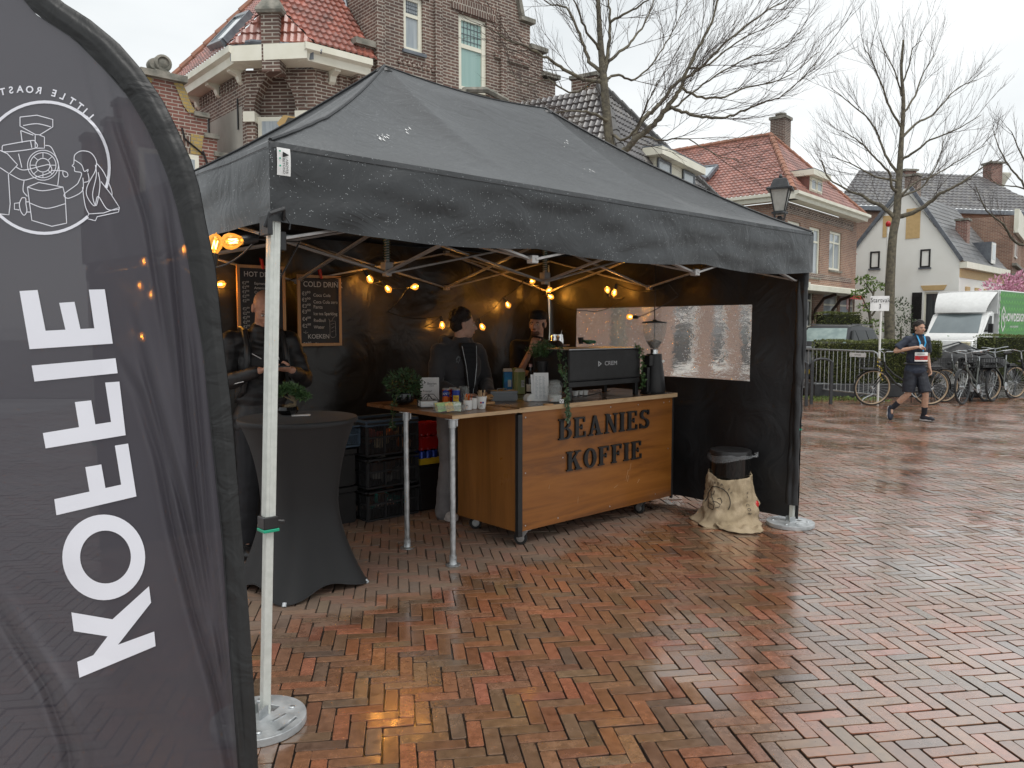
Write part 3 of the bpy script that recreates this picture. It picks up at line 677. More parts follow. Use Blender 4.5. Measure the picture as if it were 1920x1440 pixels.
def castor(x,y,rz):
 g=MB(); Mz=Matrix.Rotation(rz,3,'Z'); wc=Vector((x,y,0))+Mz @ Vector((0,.03,.05))
 ax=Mz @ Vector((1,0,0))
 pr=[(.025,-.014),(.047,-.014),(.05,-.008),(.05,.008),(.047,.014),(.025,.014)]
 MM=ax.to_track_quat('Z','Y').to_matrix(); g.lathe(pr,20,wc,MM); w_=g.build('castor',M['rubber'],cnt,smooth=True)
 h=MB(); h.lathe([(.001,-.017),(.028,-.016),(.03,-.0145),(.03,.0145),(.028,.016),(.001,.017)],16,wc,MM); h.build('hub',M['steel'],w_,smooth=True)
 k=MB()
 for s in (-1,1):
  o_=ax*.02*s; fw=Mz @ Vector((0,1,0)); c=Vector((x,y,0))
  P_=[c+o_-fw*.03+Vector((0,0,.112)),c+o_+fw*.035+Vector((0,0,.112)),wc+o_+fw*.014,wc+o_-fw*.014-Vector((0,0,.006))]
  Q_=[p+ax*.0025*s for p in P_]; k.add(P_+Q_,[(0,1,2,3),(7,6,5,4),(0,4,5,1),(1,5,6,2),(2,6,7,3),(3,7,4,0)])
 k.b2(x-.035,x+.035,y-.035,y+.035,.112,.1195); k.build('fork',M['steel'],w_)
castor(.1,.05,R(35)); castor(1.5,.06,R(5)); castor(.14,DW-.08,R(60)); castor(1.6,DW-.08,R(20))
# raised letters
def gl_rect(x0,x1,z0,z1): return [(x0,z0),(x1,z0),(x1,z1),(x0,z1)]
def gl_arc(cx,cz,rx,rz,ix,iz,a0,a1,n=14):
 A=[R(a0+(a1-a0)*i/n) for i in range(n+1)]
 return [(cx+rx*math.cos(a),cz+rz*math.sin(a)) for a in A],[(cx+ix*math.cos(a),cz+iz*math.sin(a)) for a in A]
def letter(ch):
 q=[]; sh=.075; rc=lambda *a: q.append(gl_rect(*a))
 def band(*a,**k):
  o,i=gl_arc(*a,**k)
  for j in range(len(o)-1): q.append([o[j],o[j+1],i[j+1],i[j]])
 def stem(x): rc(x,x+.2,0,1); rc(x-.08,x+.28,0,sh); rc(x-.08,x+.28,1-sh,1)
 w=.78
 if ch=='B': stem(.1); rc(.28,.46,.925,1); rc(.28,.46,.49,.57); rc(.28,.46,0,.075); band(.44,.765,.27,.235,.1,.16,-90,90); band(.44,.275,.31,.275,.12,.2,-90,90); w=.8
 elif ch in 'EF':
  stem(.1); rc(.28,.68,1-sh,1); rc(.6,.68,.74,1); rc(.28,.5,.47,.54); rc(.46,.52,.38,.63); w=.74
  if ch=='E': rc(.28,.72,0,sh); rc(.64,.72,0,.27); w=.78
 elif ch=='A': q.append([(.12,0),(.22,0),(.45,.86),(.36,1),(.34,.96)]); q.append([(.34,1),(.5,1),(.82,0),(.6,0)]); rc(.24,.62,.28,.35); rc(.03,.32,0,sh); rc(.5,.92,0,sh); w=.95
 elif ch=='N': rc(.12,.2,0,1); rc(.03,.3,0,sh); q.append([(.05,1),(.3,1),(.76,0),(.6,0)]); rc(.68,.76,0,1); rc(.58,.86,1-sh,1); w=.88
 elif ch=='I': stem(.1); w=.42
 elif ch=='S': band(.37,.74,.3,.26,.12,.17,30,270); band(.37,.27,.32,.27,.13,.18,-150,90); rc(.6,.67,.72,.98); rc(.05,.12,.02,.28); w=.74
 elif ch=='K': stem(.1); q.append([(.3,.4),(.3,.52),(.62,.96),(.74,.96)]); q.append([(.38,.62),(.5,.72),(.84,.03),(.6,.03)]); rc(.5,.86,1-sh,1); rc(.52,.92,0,sh); w=.92
 elif ch=='O': band(.42,.5,.38,.52,.17,.42,0,360,n=26); w=.84
 return q,w
def word(txt,xa,za,xb,zb,h):
 adv=[letter(c)[1]+.09 for c in txt]; tot=sum(adv)-.09; sc=(xb-xa)/tot; x=xa
 for c,a_ in zip(txt,adv):
  t=(x-xa)/(xb-xa); z0=za+(zb-za)*t; mb=MB()
  for k,poly in enumerate(letter(c)[0]): mb.prism([(x+p*sc,z0+q*h) for p,q in poly],-.0155-.00012*k,-.0005)
  mb.build('letter',M['blackmatte'],cnt,label='raised black letter '+c); x+=a_*sc
def cpx(px,py): x,z=TF.px(px,py,cb0); return x-c0,z
xa,za=cpx(1045,827); xb,zb=cpx(1216,800); h=cpx(1045,788)[1]-za; print('word',xa,za,xb,zb,h)
zm=(za+zb)/2; word('BEANIES',xa,zm,xb,zm,.158)
xa,za=cpx(1060,882); xb,zb=cpx(1202,860); zm=(za+zb)/2; print(za,zb); word('KOFFIE',xa,zm,xb,zm,.15)
# scratches on the front
m=MB()
for (x,z,dx,dz) in ((1.2,.34,.03,.09),(1.22,.33,.02,.05),(1.05,.3,.05,.02),(.62,.24,.004,.05),(1.35,.3,.03,.03),(.3,.4,.01,.03),(1.25,.42,.015,.06)):
 m.bar((x,-.0008,z),(x+dx,-.0008,z+dz),.0025,.0012)
m.build('scratch',M['plyedge'],cnt)
# side table
st=tth('side_table','wooden wing table on two galvanised pipe legs beside the coffee counter','table',1.68,.99,0)
m=MB(); m.prism([(0,0),(.615,0),(.615,1.12),(.03,1.12)],1.006,1.032,lambda x,y,z: (x,y,z)); tt=m.build('table_top',woodmat('wing_table_wood',(.12,.05,.02),(.2,.085,.03),(.27,.12,.045),rough=.35),st,bev=.002)
m=MB(); m.b2(0,.612,-.004,-.0006,1.0065,1.0315); m.build('edge_band',M['plyedge'],tt)
for (px,py) in ((753,1030),(835,1066)):
 q=TF.loc(gp(px,py)); x,y=q.x-1.68,q.y-.99
 x=max(x,.04); y=max(y,.05)
 m=MB(); m.tube([(x,y,.01),(x,y,1.004)],.0195,16); lg_=m.build('leg',M['steel'],st,smooth=True)
 m=MB(); m.lathe([(.052,0),(.052,.007),(.03,.012),(.026,.02),(.026,.07),(.022,.072)],20,(x,y,.001)); m.tube([(x,y-.025,.05),(x,y-.033,.05)],.006,8); m.build('floor_flange',M['steel'],lg_,smooth=True)
 m=MB(); m.lathe([(.022,.94),(.027,.942),(.027,1.0),(.05,1.001),(.05,1.0055)],20,(x,y,0)); m.b2(x+.025,x+.035,y-.014,y+.014,.95,1.0); m.build('top_flange',M['steel'],lg_,smooth=True)
 # foliage helpers
def leaves(mb,n,pos,size,up=.3,rg=rnd,w=.45,mi=0):
 for _ in range(n):
  p,d=pos(); d=(Vector(d)+Vector((rg.uniform(-1,1),rg.uniform(-1,1),rg.uniform(-.6,1)))*.7); d.z+=up*.3
  if d.length<1e-3: d=Vector((0,0,1))
  d.normalize(); s=size*rg.uniform(.6,1.3); sd=d.cross(Vector((rg.uniform(-1,1),rg.uniform(-1,1),rg.uniform(-1,1))))
  if sd.length<1e-3: continue
  sd.normalize(); nn=d.cross(sd)*s*.12; p=Vector(p)
  mb.add([p,p+d*s*.5+sd*s*w*.5+nn,p+d*s,p+d*s*.5-sd*s*w*.5+nn],[(0,1,2,3)],mi)
def ballpos(c,r,rg=rnd,shell=.5):
 def f():
  while True:
   q=Vector((rg.uniform(-1,1),rg.uniform(-1,1),rg.uniform(-1,1)))
   if shell<q.length<1: break
  return Vector(c)+Vector((q.x*r[0],q.y*r[1],q.z*r[2])),q
 return f
 # ivy in a glossy black bowl
a,b=ont(752,757); a+=.02
pl1=tth('potted_ivy','bushy ivy in a glossy black bowl on the wing table corner','plant',a,b,1.034)
m=MB(); m.lathe([(.04,0),(.075,.02),(.085,.05),(.078,.085),(.07,.09),(.066,.08),(.001,.075)],24); m.build('bowl',M['glossblack'],pl1,smooth=True)
m=MB()
for k in range(14): m.ell((rnd.uniform(-.06,.06),-.083+rnd.uniform(0,.004),.045+rnd.uniform(-.003,.01)),(.004,.002,.006),n=6)
m=MB(); leaves(m,620,ballpos((0,.0,.16),(.14,.12,.1)),.032); leaves(m,120,ballpos((.1,.03,.08),(.08,.08,.08)),.03)
tr=[Vector((-.07,-.03,.09)),Vector((-.1,-.05,.04)),Vector((-.125,-.06,-.02)),Vector((-.14,-.06,-.1)),Vector((-.13,-.06,-.16))]
for i in range(70):
 t=rnd.uniform(0,3.99); k=int(t); p=tr[k].lerp(tr[k+1],t-k); leaves(m,1,lambda: (p,Vector((rnd.uniform(-1,1),rnd.uniform(-1,1),-.2))),.034)
m.build('foliage',M['leafdark'],pl1,fix=False)
m=MB(); m.tube(tr,.0025,5); m.tube([(-.05,.0,.06),(-.07,-.03,.11),tr[0]],.003,5); m.build('stem',M['bark'],pl1)
# flyer stand
def card(px0,px1,ytop,ybot,name,label,cat,mt,lean=.12,rz=0,th=.004):
 a,b=ont(px0,ybot); d=TF.w(a,b).y; w_=(px1-px0)/F*d; h_=(ybot-ytop)/F*d
 return a,b,w_,h_
def turned(name,label,cat,px,py,z=1.034,rz=0,group=None):
 p=gp(px,py,z); return thing(name,label,cat,p,rz,group),p.y/F
fl,k=turned('flyer_stand','white upright flyer card with berries drawn on it, behind the napkins','card',806,752,rz=.12)
w_,h_=35*k,44*k
m=MB(); m.prism([(-w_/2,0),(w_/2,0),(w_/2,h_),(-w_/2,h_)],0,.003,lambda x,z,y: (x,y+z*.15,z)); flc=m.build('card',M['paper'],fl)
pf=lambda s: (lambda x,y,z: (x,-.0012+y*.15,y))
m=MB(); put_text(m,'Beanies',h_*.13,lambda x,y,z: (x+w_*.12,-.001+(y+h_*.74)*.15,y+h_*.74)); put_text(m,'KOFFIE',h_*.06,lambda x,y,z: (x+w_*.1,-.001+(y+h_*.64)*.15,y+h_*.64)); put_text(m,'Feestje?',h_*.12,lambda x,y,z: (x-w_*.12,-.001+(y+h_*.42)*.15,y+h_*.42)); put_text(m,'wij komen bij u langs',h_*.055,lambda x,y,z: (x-w_*.1,-.001+(y+h_*.3)*.15,y+h_*.3))
for i in range(5): m.ell((-w_*.28+.005*(i%2),-.001+h_*.12,h_*(.68+.035*i)),(.004,.0006,.005),n=6)
m.build('print',M['ink'],flc,fix=False)
# napkin holder in black wire
nh,k=turned('napkin_holder','black wire holder filled with white napkins at the front corner of the wing table','napkin holder',805,765,rz=.3)
m=MB()
for i in range(9): m.box((rnd.uniform(-.003,.003),.045+rnd.uniform(-.003,.003),.012+i*.0042),(.125,.1,.0036),rz=rnd.uniform(-.06,.06))
m.build('napkin_stack',M['paper'],nh)
m=MB()
for x in (-.068,.068):
 for y in (-.008,.1): m.tube([(x,y,.003),(x,y,.055)],.002,5)
for z in (.004,.055): m.tube([(-.068,-.008,z),(.068,-.008,z),(.068,.1,z),(-.068,.1,z)],.002,5,closed=True)
m.tube([(-.02,-.008,.055),(.0,.02,.09),(.03,.05,.06),(.06,.09,.05)],.0025,5); m.tube([(.03,-.008,.055),(.0,.02,.095),(-.03,.05,.06)],.0025,5); m.tube([(-.068,-.008,.055),(-.03,-.008,.1),(.03,-.008,.1),(.068,-.008,.055)],.002,5)
m.build('wire_frame',M['blackplastic'],nh)
# tins
def tin(px,py,col,label,extra):
 t,k=turned('drink_can',label,'can',px,py,rz=0,group='drink cans beside the flyer card')
 m=MB(); r_=.031; m.lathe([(.024,0),(r_,.008),(r_,.108)],24); m.build('can_body',col,t,smooth=True)
 m=MB(); m.lathe([(r_,.1085),(.027,.118),(.0265,.1175),(.0262,.116),(.001,.116)],24); m.ell((0,.004,.1175),(.012,.008,.0012),n=8); m.build('can_lid',M['steel'],t,smooth=True)
 extra(t,r_); return t
def wrap(t,r_,txt,z,size,col,name='print',a0=-90,rot=0):
 m=MB()
 put_text(m,txt,size,lambda x,y,q: ((r_+.0006)*math.cos(R(a0)+x/r_),(r_+.0006)*math.sin(R(a0)+x/r_),z+y+x*rot)); m.build(name,col,t,fix=False)
CB=mat('tin_blue',(.02,.06,.35),(.015,.04,.25),rough=.25,metal=.3); CO=mat('tin_orange',(.75,.14,.01),(.6,.1,.01),rough=.25,metal=.2); CY_=mat('tin_yellow',(.75,.5,.03),rough=.3); CR_=mat('tin_red',(.5,.015,.02),rough=.25,metal=.2)
def fanta(t,r_):
 m=MB(); m.grid(lambda u,v: ((r_+.0003)*math.cos(R(-150+110*u)),(r_+.0003)*math.sin(R(-150+110*u)),.05+.045*v+.012*math.sin(u*3.1)),14,1); m.build('label_patch',CB,t,fix=False); wrap(t,r_+.0004,'FANTA',.078,.026,M['white'],a0=-88,rot=.1)
tin(837,757,CO,'orange and blue fruit soda can beside the red can',fanta)
tin(849,755,CR_,'red cola can between the orange can and the blue can',lambda t,r_: wrap(t,r_,'COLA',.06,.022,M['white'],a0=-60,rot=.2))
def ice(t,r_):
 m=MB(); m.grid(lambda u,v: ((r_+.0004)*math.cos(R(-130+90*u)),(r_+.0004)*math.sin(R(-130+90*u)),.025+.045*v),12,1); m.build('label_patch',CY_,t,fix=False); wrap(t,r_+.0006,'TEA',.05,.02,CR_,a0=-84)
tin(855,758,CB,'blue and yellow iced tea can nearest the sugar dispenser',ice)
gd,k=turned('glass_holder','clear glass holder with dark slats behind the drink cans','holder',870,756,rz=.2)
m=MB(); m.lathe([(.036,0),(.04,.002),(.042,.13),(.0405,.13),(.0385,.004),(.001,.004)],20); m.build('glass_body',M['glass'],gd,smooth=True)
m=MB(); [m.box((x,0,.07),(.004,.045,.12),rz=.2) for x in (-.02,-.007,.006,.019)]; m.build('slat',M['blackmatte'],gd)
# tea sachets in a clear tray
ty,k=turned('tea_tray','clear tray of green and yellow tea sachets in front of the cans','tray',843,772,rz=.35)
m=MB(); m.b2(-.1,.1,-.03,.06,0,.003); m.b2(-.1,.1,-.03,-.027,.003,.045); m.b2(-.1,.1,.057,.06,.003,.06); m.b2(-.1,-.097,-.027,.057,.003,.05); m.b2(.097,.1,-.027,.057,.003,.05); m.b2(-.02,-.017,-.027,.057,.003,.05); m.build('tray',M['glass'],ty)
cols=[mat('sachet_green',(.45,.6,.3),(.3,.48,.2),rough=.5,scale=60),mat('sachet_yellow',(.75,.62,.25),(.6,.35,.15),rough=.5,scale=50),mat('sachet_white',(.75,.75,.7),(.35,.5,.3),rough=.5,scale=70)]
for i in range(12):
 m=MB(); x=-.085+(i//4)*.06+rnd.uniform(0,.01); y=-.018+(i%4)*.018; Mx=Matrix.Rotation(R(-25+rnd.uniform(-12,12)),3,'X') @ Matrix.Rotation(rnd.uniform(-.25,.25),3,'Y')
 m.box((x+.012,y,.035),(.055,.003,.062),Mx); m.build('sachet',cols[i%3],ty)
 # paper cups and sticks
M['cup']=mat('white_paper_cup',(.8,.79,.76),(.74,.73,.7),rough=.6)
def cup(px,py,h_,r0,r1,label,sticks=0,prints=None,sugar=0):
 t,k=turned('paper_cup',label,'paper cup',px,py,group='paper cups at the front of the wing table')
 m=MB(); m.lathe([(r0,0),(r1,h_-.003),(r1+.002,h_-.002),(r1+.002,h_),(r1-.001,h_),(r0-.002,.006),(.001,.006)],24); m.build('cup',M['cup'],t,smooth=True)
 for i in range(sticks):
  m=MB(); a=rnd.uniform(0,6.28); x,y=math.cos(a)*r0*.6,math.sin(a)*r0*.6; p0=Vector((x,y,.01)); p1=Vector((x*1.5+rnd.uniform(-.015,.01),y*1.5,h_+rnd.uniform(.02,.05)))
  m.bar(p0,p1,.007 if not sugar else .012,.0016); m.build('stir_stick' if not sugar else 'sugar_stick',M['plyedge'] if not sugar or i%2 else CO,t)
 if prints: prints(t,r1)
cup(877,768,.068,.028,.033,'short paper cup with a berry print holding sugar sticks',7,lambda t,r_: wrap(t,r_-.002,'\u2022:',.03,.03,M['ink'],a0=-90),1)
cup(888,766,.075,.026,.031,'plain white paper cup between the two cups with sticks',0)
def pr2(t,r_):
 for nm,z,mt_,a0 in (('r',.04,CR_,-105),('b',.04,CB,-80)):
  m=MB(); m.grid(lambda u,v: ((r_*.93+.001)*math.cos(R(a0+20*u)),(r_*.93+.001)*math.sin(R(a0+20*u)),z+.012*v),4,1); m.build('label_patch',mt_,t,fix=False)
 wrap(t,r_*.93,'take\naway',.022,.011,M['ink'],a0=-92)
cup(903,766,.088,.026,.037,'tall paper cup of wooden stirrers with a red and blue print',11,pr2)
ck,k=turned('cookie_board','round wooden board with wrapped cookies behind the tall cup','cookie board',913,757,rz=0)
m=MB(); m.lathe([(.001,0),(.06,0),(.062,.004),(.062,.014),(.058,.018),(.001,.018)],28); m.build('board',M['framewood'],ck,smooth=True)
for i in range(6):
 m=MB(); m.ell((rnd.uniform(-.025,.025),rnd.uniform(-.02,.03),.027+i*.006),(.03,.028,.007),Matrix.Rotation(rnd.uniform(-.5,.5),3,'X'),n=12); m.build('cookie',mat('cookie',(.5,.3,.13),(.35,.18,.07),rough=.7,scale=60,bump=.5) if i==0 else bpy.data.materials['cookie'],ck,smooth=True)
 # cash box, pin terminal
cbx,k=turned('cash_box','grey metal cash box between the cookies and the card reader','cash box',945,752,z=1.038,rz=.25)
M['grey']=mat('grey_painted_metal',(.11,.115,.12),(.085,.09,.095),rough=.3,metal=.3)
m=MB(); m.b2(-.11,.11,-.01,.14,0,.055); m.build('box_body',M['grey'],cbx,bev=.008,seg=2,smooth=True)
m=MB(); m.b2(-.112,.112,-.012,.142,.0565,.078); m.build('lid',M['grey'],cbx,bev=.006,seg=2,smooth=True)
m=MB(); m.tube([(-.04,.06,.079),(-.035,.06,.094),(.035,.06,.094),(.04,.06,.079)],.003,6); m.build('handle',M['steel'],cbx)
pt_,k=turned('card_reader','white card reader tilted up beside the grey cash box','card reader',985,752,z=1.038,rz=.5)
m=MB(); m.prism([(0,0),(.15,0),(.15,.018),(.05,.055),(.02,.055),(0,.03)],-.037,.037); m.build('reader_body',M['white'],pt_,bev=.006,seg=2,smooth=True)
m=MB(); Mr=Matrix.Rotation(R(20.3),3,'Y'); m.box((.1,0,.0385),(.075,.05,.004),Mr); m.build('keypad',M['blackplastic'],pt_,bev=.001)
m=MB(); m.box((.038,0,.0565),(.024,.05,.002)); m.build('screen',M['glossblack'],pt_)
# drink cartons
def carton(px,py,label,col,band,rz,txt=None):
 t,k=turned('drink_carton',label,'carton',px,py,z=1.038,rz=rz,group='milk cartons behind the cash box')
 m=MB(); m.b2(-.036,.036,0,.07,0,.19); m.build('carton_body',col,t,bev=.002)
 m=MB(); m.prism([(-.001,.191),(.071,.191),(.037,.218),(.033,.218)],-.036,.036,lambda x,z,y: (y,x,z)); m.build('carton_top',band,t)
 m=MB(); m.grid(lambda u,v: (-.004+.03*u,-.0012,.06+.06*v),1,1); m.build('label_patch',M['white'],t,fix=False)
 if txt: m=MB(); put_text(m,txt,.024,lambda x,y,z: (x+.011,-.002,y+.09)); m.build('print',M['ink'],t,fix=False)
gp_=mat('carton_green',(.42,.47,.2),(.3,.36,.12),rough=.4,scale=3,stretch=(20,20,1)); bl_=mat('carton_blue',(.03,.12,.4),(.02,.3,.55),rough=.4,scale=12)
carton(953,738,'blue drink carton at the left behind the cash box',bl_,M['white'],.2)
carton(969,737,'green and white carton beside the blue carton',gp_,gp_,.05)
carton(978,739,'green oat drink carton with white oval nearest the syrup bottle',gp_,M['cream'],.5,'OA\nTS')
# bottle
bt,k=turned('syrup_bottle','dark syrup bottle with a pale cap beside the price list','bottle',995,745,z=1.038)
m=MB(); m.lathe([(.001,0),(.032,.002),(.034,.01),(.034,.15),(.028,.18),(.014,.215),(.013,.25)],20); m.build('bottle_body',mat('dark_bottle',(.02,.012,.008),rough=.06),bt,smooth=True)
m=MB(); m.lathe([(.015,.25),(.015,.275),(.001,.276)],16); m.build('cap',mat('pink_cap',(.6,.35,.32),rough=.4),bt,smooth=True)
m=MB(); m.lathe([(.0345,.05),(.0347,.11)],20); m.build('label_patch',M['cream'],bt,smooth=True,fix=False)
m=MB()
# price list on an acrylic stand
pls,k=turned('price_list','white printed price list leaning in a clear stand beside the storage jar','price list',1014,752,z=1.038,rz=.15)
w_,h_=28*k,53*k
for i,(ox,rzz) in enumerate(((-.012,.05),(0,-.03),(.008,.02))):
 m=MB(); c_,s_=math.cos(rzz),math.sin(rzz); m.prism([(-w_/2,0),(w_/2,0),(w_/2,h_),(-w_/2,h_)],.004*(2-i),.004*(2-i)+.001,lambda x,z,y: (x*c_-z*s_*.5+ox,y+z*.12,z*(1-.03*(2-i)))); sh_=m.build('sheet',M['paper'],pls)
m=MB()
for r_ in range(17):
 z=h_*(.1+.047*r_);
 for c in range(3): m.b2(-w_*.36+c*w_*.25,-w_*.36+c*w_*.25+w_*rnd.uniform(.1,.2),-.0016+z*.12,-.001+z*.12,z,z+h_*.012)
m.build('print',mat('grey_print',(.25,.3,.32)),sh_)
jr,k=turned('storage_jar','clip top glass jar half full of sugar at the counter front','jar',1040,754,z=1.038)
m=MB(); m.lathe([(.001,.002),(.05,.0),(.056,.008),(.056,.12),(.045,.145),(.045,.155),(.042,.155),(.042,.143),(.053,.118),(.053,.01),(.001,.008)],28); m.build('jar_glass',M['glass'],jr,smooth=True)
m=MB(); m.lathe([(.001,.009),(.052,.009),(.052,.055),(.03,.06),(.001,.052)],24); m.build('sugar',M['white'],jr,smooth=True)
m=MB(); m.lathe([(.048,.1555),(.048,.162),(.036,.172),(.001,.175)],24); m.tube([(.05*math.cos(t),.05*math.sin(t),.15) for t in np.linspace(0,6.28,20)],.0018,5); m.tube([(.05,0,.15),(.06,-.01,.13),(.055,-.01,.11)],.002,5); m.build('clip_lid',M['glass'],jr,smooth=True)
m=MB(); m.lathe([(.05,-.0),(.06,0.001),(.06,.006),(.001,.007)],20,(-.005,-.075,0))
tg=thing('small_sign','tiny white card with a berry print at the counter edge','sign',gp(1053,757,1.038),.1)
m=MB(); m.b2(-.016,.016,0,.002,0.004,.034); tgc=m.build('card',M['paper'],tg); m=MB(); m.b2(-.008,.008,-.001,.012,0,.0038); m.build('foot',M['blackmatte'],tg); m=MB(); [m.ell((rnd.uniform(-.009,.009),-.0008,.019+rnd.uniform(-.008,.008)),(.0025,.0006,.0035),n=6) for _ in range(7)]; m.build('print',M['ink'],tgc)
ws=thing('wooden_coaster','small round wooden coaster in front of the storage jar','coaster',gp(1028,759,1.0378),0)
m=MB(); m.lathe([(.001,0),(.038,0),(.04,.004),(.038,.009),(.001,.009)],24); m.build('disc',M['framewood'],ws,smooth=True)
# ---- espresso machine (its back panel faces the visitors)
ea,eb=2.92,1.10; EW=.88
em=tth('espresso_machine','wide black espresso machine with its smooth back panel to the front','coffee machine',ea+.01,eb+.02,1.0375)
EH=.425
ED=.42
m=MB(); m.b2(0,EW,0,.03,EH*.36,EH*.93); m.build('back_panel',M['blackmatte'],em,bev=.008,seg=3,smooth=True)
m=MB(); m.b2(.004,EW-.004,.005,.03,EH*.24,EH*.345); m.b2(.01,EW-.01,.02,.05,EH*.345,EH*.37); m.build('lower_panel',M['blackmatte'],em,bev=.004)
m=MB(); m.b2(-.003,.03,.031,ED,EH*.3,EH*.93); m.build('side_panel',M['blackmatte'],em,bev=.01,seg=2,smooth=True)
m=MB(); m.b2(EW-.03,EW+.003,.031,ED,EH*.3,EH*.93); m.build('side_panel',M['blackmatte'],em,bev=.01,seg=2,smooth=True)
m=MB(); m.b2(.031,EW-.031,.032,ED-.05,EH*.26,EH*.9); m.build('body',M['blackmatte'],em)
m=MB(); m.b2(-.004,EW+.004,-.003,ED,EH*.933,EH*.955); m.build('cup_tray',M['steel'],em,bev=.002)
for (x,y) in ((.03,.03),(EW-.03,.03),(.03,ED-.04),(EW-.03,ED-.04)):
 m=MB(); m.b2(x-.018,x+.018,y-.018,y+.018,0,EH*.24); m.build('leg',M['blackmatte'],em,bev=.003)
m=MB(); m.tube([(.1,.1,.01),(.2,.06,.03),(.3,.1,.012),(.42,.05,.04),(.5,.12,.01)],.004,6); m.tube([(.08,.2,.09),(.12,.1,.02),(.35,.12,.015)],.004,6); m.build('cable',M['blackplastic'],em)
m=MB(); put_text(m,'CREM',EH*.115,lambda x,y,z: (x+EW*.56,-.0012,y+EH*.66),sx=1.25)
ty_=EH*.66; tx_=EW*.41; s_=EH*.055
m.add([(tx_-s_,-.0012,ty_-s_),(tx_+s_*.8,-.0012,ty_),(tx_-s_,-.0012,ty_+s_),(tx_-s_*.6,-.0012,ty_+s_*.45),(tx_+s_*.15,-.0012,ty_),(tx_-s_*.6,-.0012,ty_-s_*.45)],[(0,1,4,5),(1,2,3,4),(2,0,5,3)]); m.build('lettering',mat('grey_lettering',(.55,.56,.57),rough=.4),em,fix=False)
TZ=1.0375+EH*.956
def onm(name,label,cat,x,y,group=None): return thing(name,label,cat,TF.w(ea+.01+x,eb+.02+y,TZ),TF.rz,group)
# shelf box in front-left of the machine with a potted grass plant
for i,(px,lb_) in enumerate(((1038,'polished steel milk jug, left of the pair on the machine shelf'),(1049,'polished steel milk jug, right of the pair with a spoon handle'))):
 p=TF.loc(gp(px,646,TZ)); t=thing('milk_jug',lb_,'milk jug',TF.w(p.x,p.y,TZ+.001),TF.rz,'milk jugs on the coffee machine')
 m=MB(); m.lathe([(.03,0),(.04,.003),(.041,.04),(.034,.075),(.034,.098),(.032,.098),(.032,.075),(.038,.04),(.001,.006)],24); m.build('jug_body',M['chrome'],t,smooth=True)
 m=MB(); m.tube([(.03,.02,.085),(.06,.03,.08),(.065,.032,.04),(.04,.02,.02)],.004,6); m.build('handle',M['chrome'],t,smooth=True)
 if i: m=MB(); m.tube([(0,0,.01),(.03,0,.14)],.003,6); m.build('spoon',M['chrome'],t,smooth=True)
 jx=p
sh=tth('machine_shelf','dark wooden shelf board under the milk jugs on a black side unit','shelf',jx.x-.12,jx.y-.06,1.0375)
m=MB(); m.b2(0,.2,0,.32,TZ-1.0375-.014,TZ-1.0375); m.build('board',M['topdark'],sh,bev=.002)
m=MB(); m.b2(.015,.18,.03,.3,0,TZ-1.0375-.0145); m.build('cabinet',M['blackmatte'],sh,bev=.003)
p=TF.loc(gp(1089,645,TZ)); t=thing('black_cup','small black cup standing on the coffee machine beside the green cloth','cup',TF.w(p.x,p.y,TZ+.001),0)
m=MB(); m.lathe([(.022,0),(.03,.065),(.028,.065),(.021,.004),(.001,.004)],20); m.build('cup_body',M['blackplastic'],t,smooth=True)
p=TF.loc(gp(1105,645,TZ)); t=thing('green_cloth','folded dark green cloth on top of the coffee machine','cloth',TF.w(p.x,p.y,TZ+.001),TF.rz)
m=MB()
for i in range(3): m.grid(lambda u,v,i=i: ((u-.5)*.11,(v-.5)*.09+.02,.006+i*.012+.01*math.sin(math.pi*u)*math.sin(math.pi*v)+.006*noise.noise(Vector((u*4,v*4,i*3)))),12,8)
m.tube([(-.055,y_,.02+.01*math.sin(y_*60)) for y_ in np.linspace(-.03,.07,8)],.013,8); m.tube([(x_,-.028,.018+.006*math.sin(x_*60)) for x_ in np.linspace(-.055,.055,10)],.014,8)
m.build('folds',mat('green_cloth',(.01,.09,.06),(.006,.06,.04),rough=.9,scale=20,bump=.3),t,smooth=True)
# cups under the machine
for i,x in enumerate((.28,.34,.40)):
 t=onm('espresso_cup','white espresso cup under the machine, %s'%('left of three','middle of three','right of three')[i],'cup',x,.2,'white cups under the machine'); t.location.z=1.038
 m=MB(); m.lathe([(.018,0),(.027,.05),(.025,.05),(.016,.004),(.001,.004)],20); m.build('cup_body',M['cup'],t,smooth=True)
 # potted grass plant
xg_,zg_=TF.px(1016,699,1.42); p=Vector((xg_,1.42,0)); t=thing('potted_grass','grassy green plant in a matt black pot left of the coffee machine','plant',TF.w(p.x,p.y,zg_),0)
k=TF.w(p.x,p.y).y/F
m=MB(); m.lathe([(11*k,0),(14*k,22*k),(13*k,22*k),(.001,20*k)],20); m.build('pot',M['blackmatte'],t,smooth=True)
m=MB(); rr=random.Random(5)
for i in range(150):
 a=rr.uniform(0,6.28); s=rr.uniform(.2,1); tip=Vector((math.cos(a)*30*k*s,math.sin(a)*30*k*s,(24+34*(1-.5*s*s)*rr.uniform(.6,1))*k)); b_=Vector((math.cos(a)*6*k,math.sin(a)*6*k,20*k)); mid=b_.lerp(tip,.5)+Vector((0,0,8*k))
 pts=[b_,mid,tip]
 for j in range(4):
  q=b_.lerp(tip,.35+j*.2)+Vector((0,0,4*k)); leaves(m,2,lambda: (q,tip-b_),.03,w=.22,rg=rr)
m.build('foliage',M['leafmid'],t,fix=False)
m=MB(); m.lathe([(9*k,0),(9*k,.001)],12,(0,0,0));
sb=thing('plant_stand','slim black stand under the grassy plant beside the coffee machine','stand',TF.w(p.x,p.y,1.0375),TF.rz)
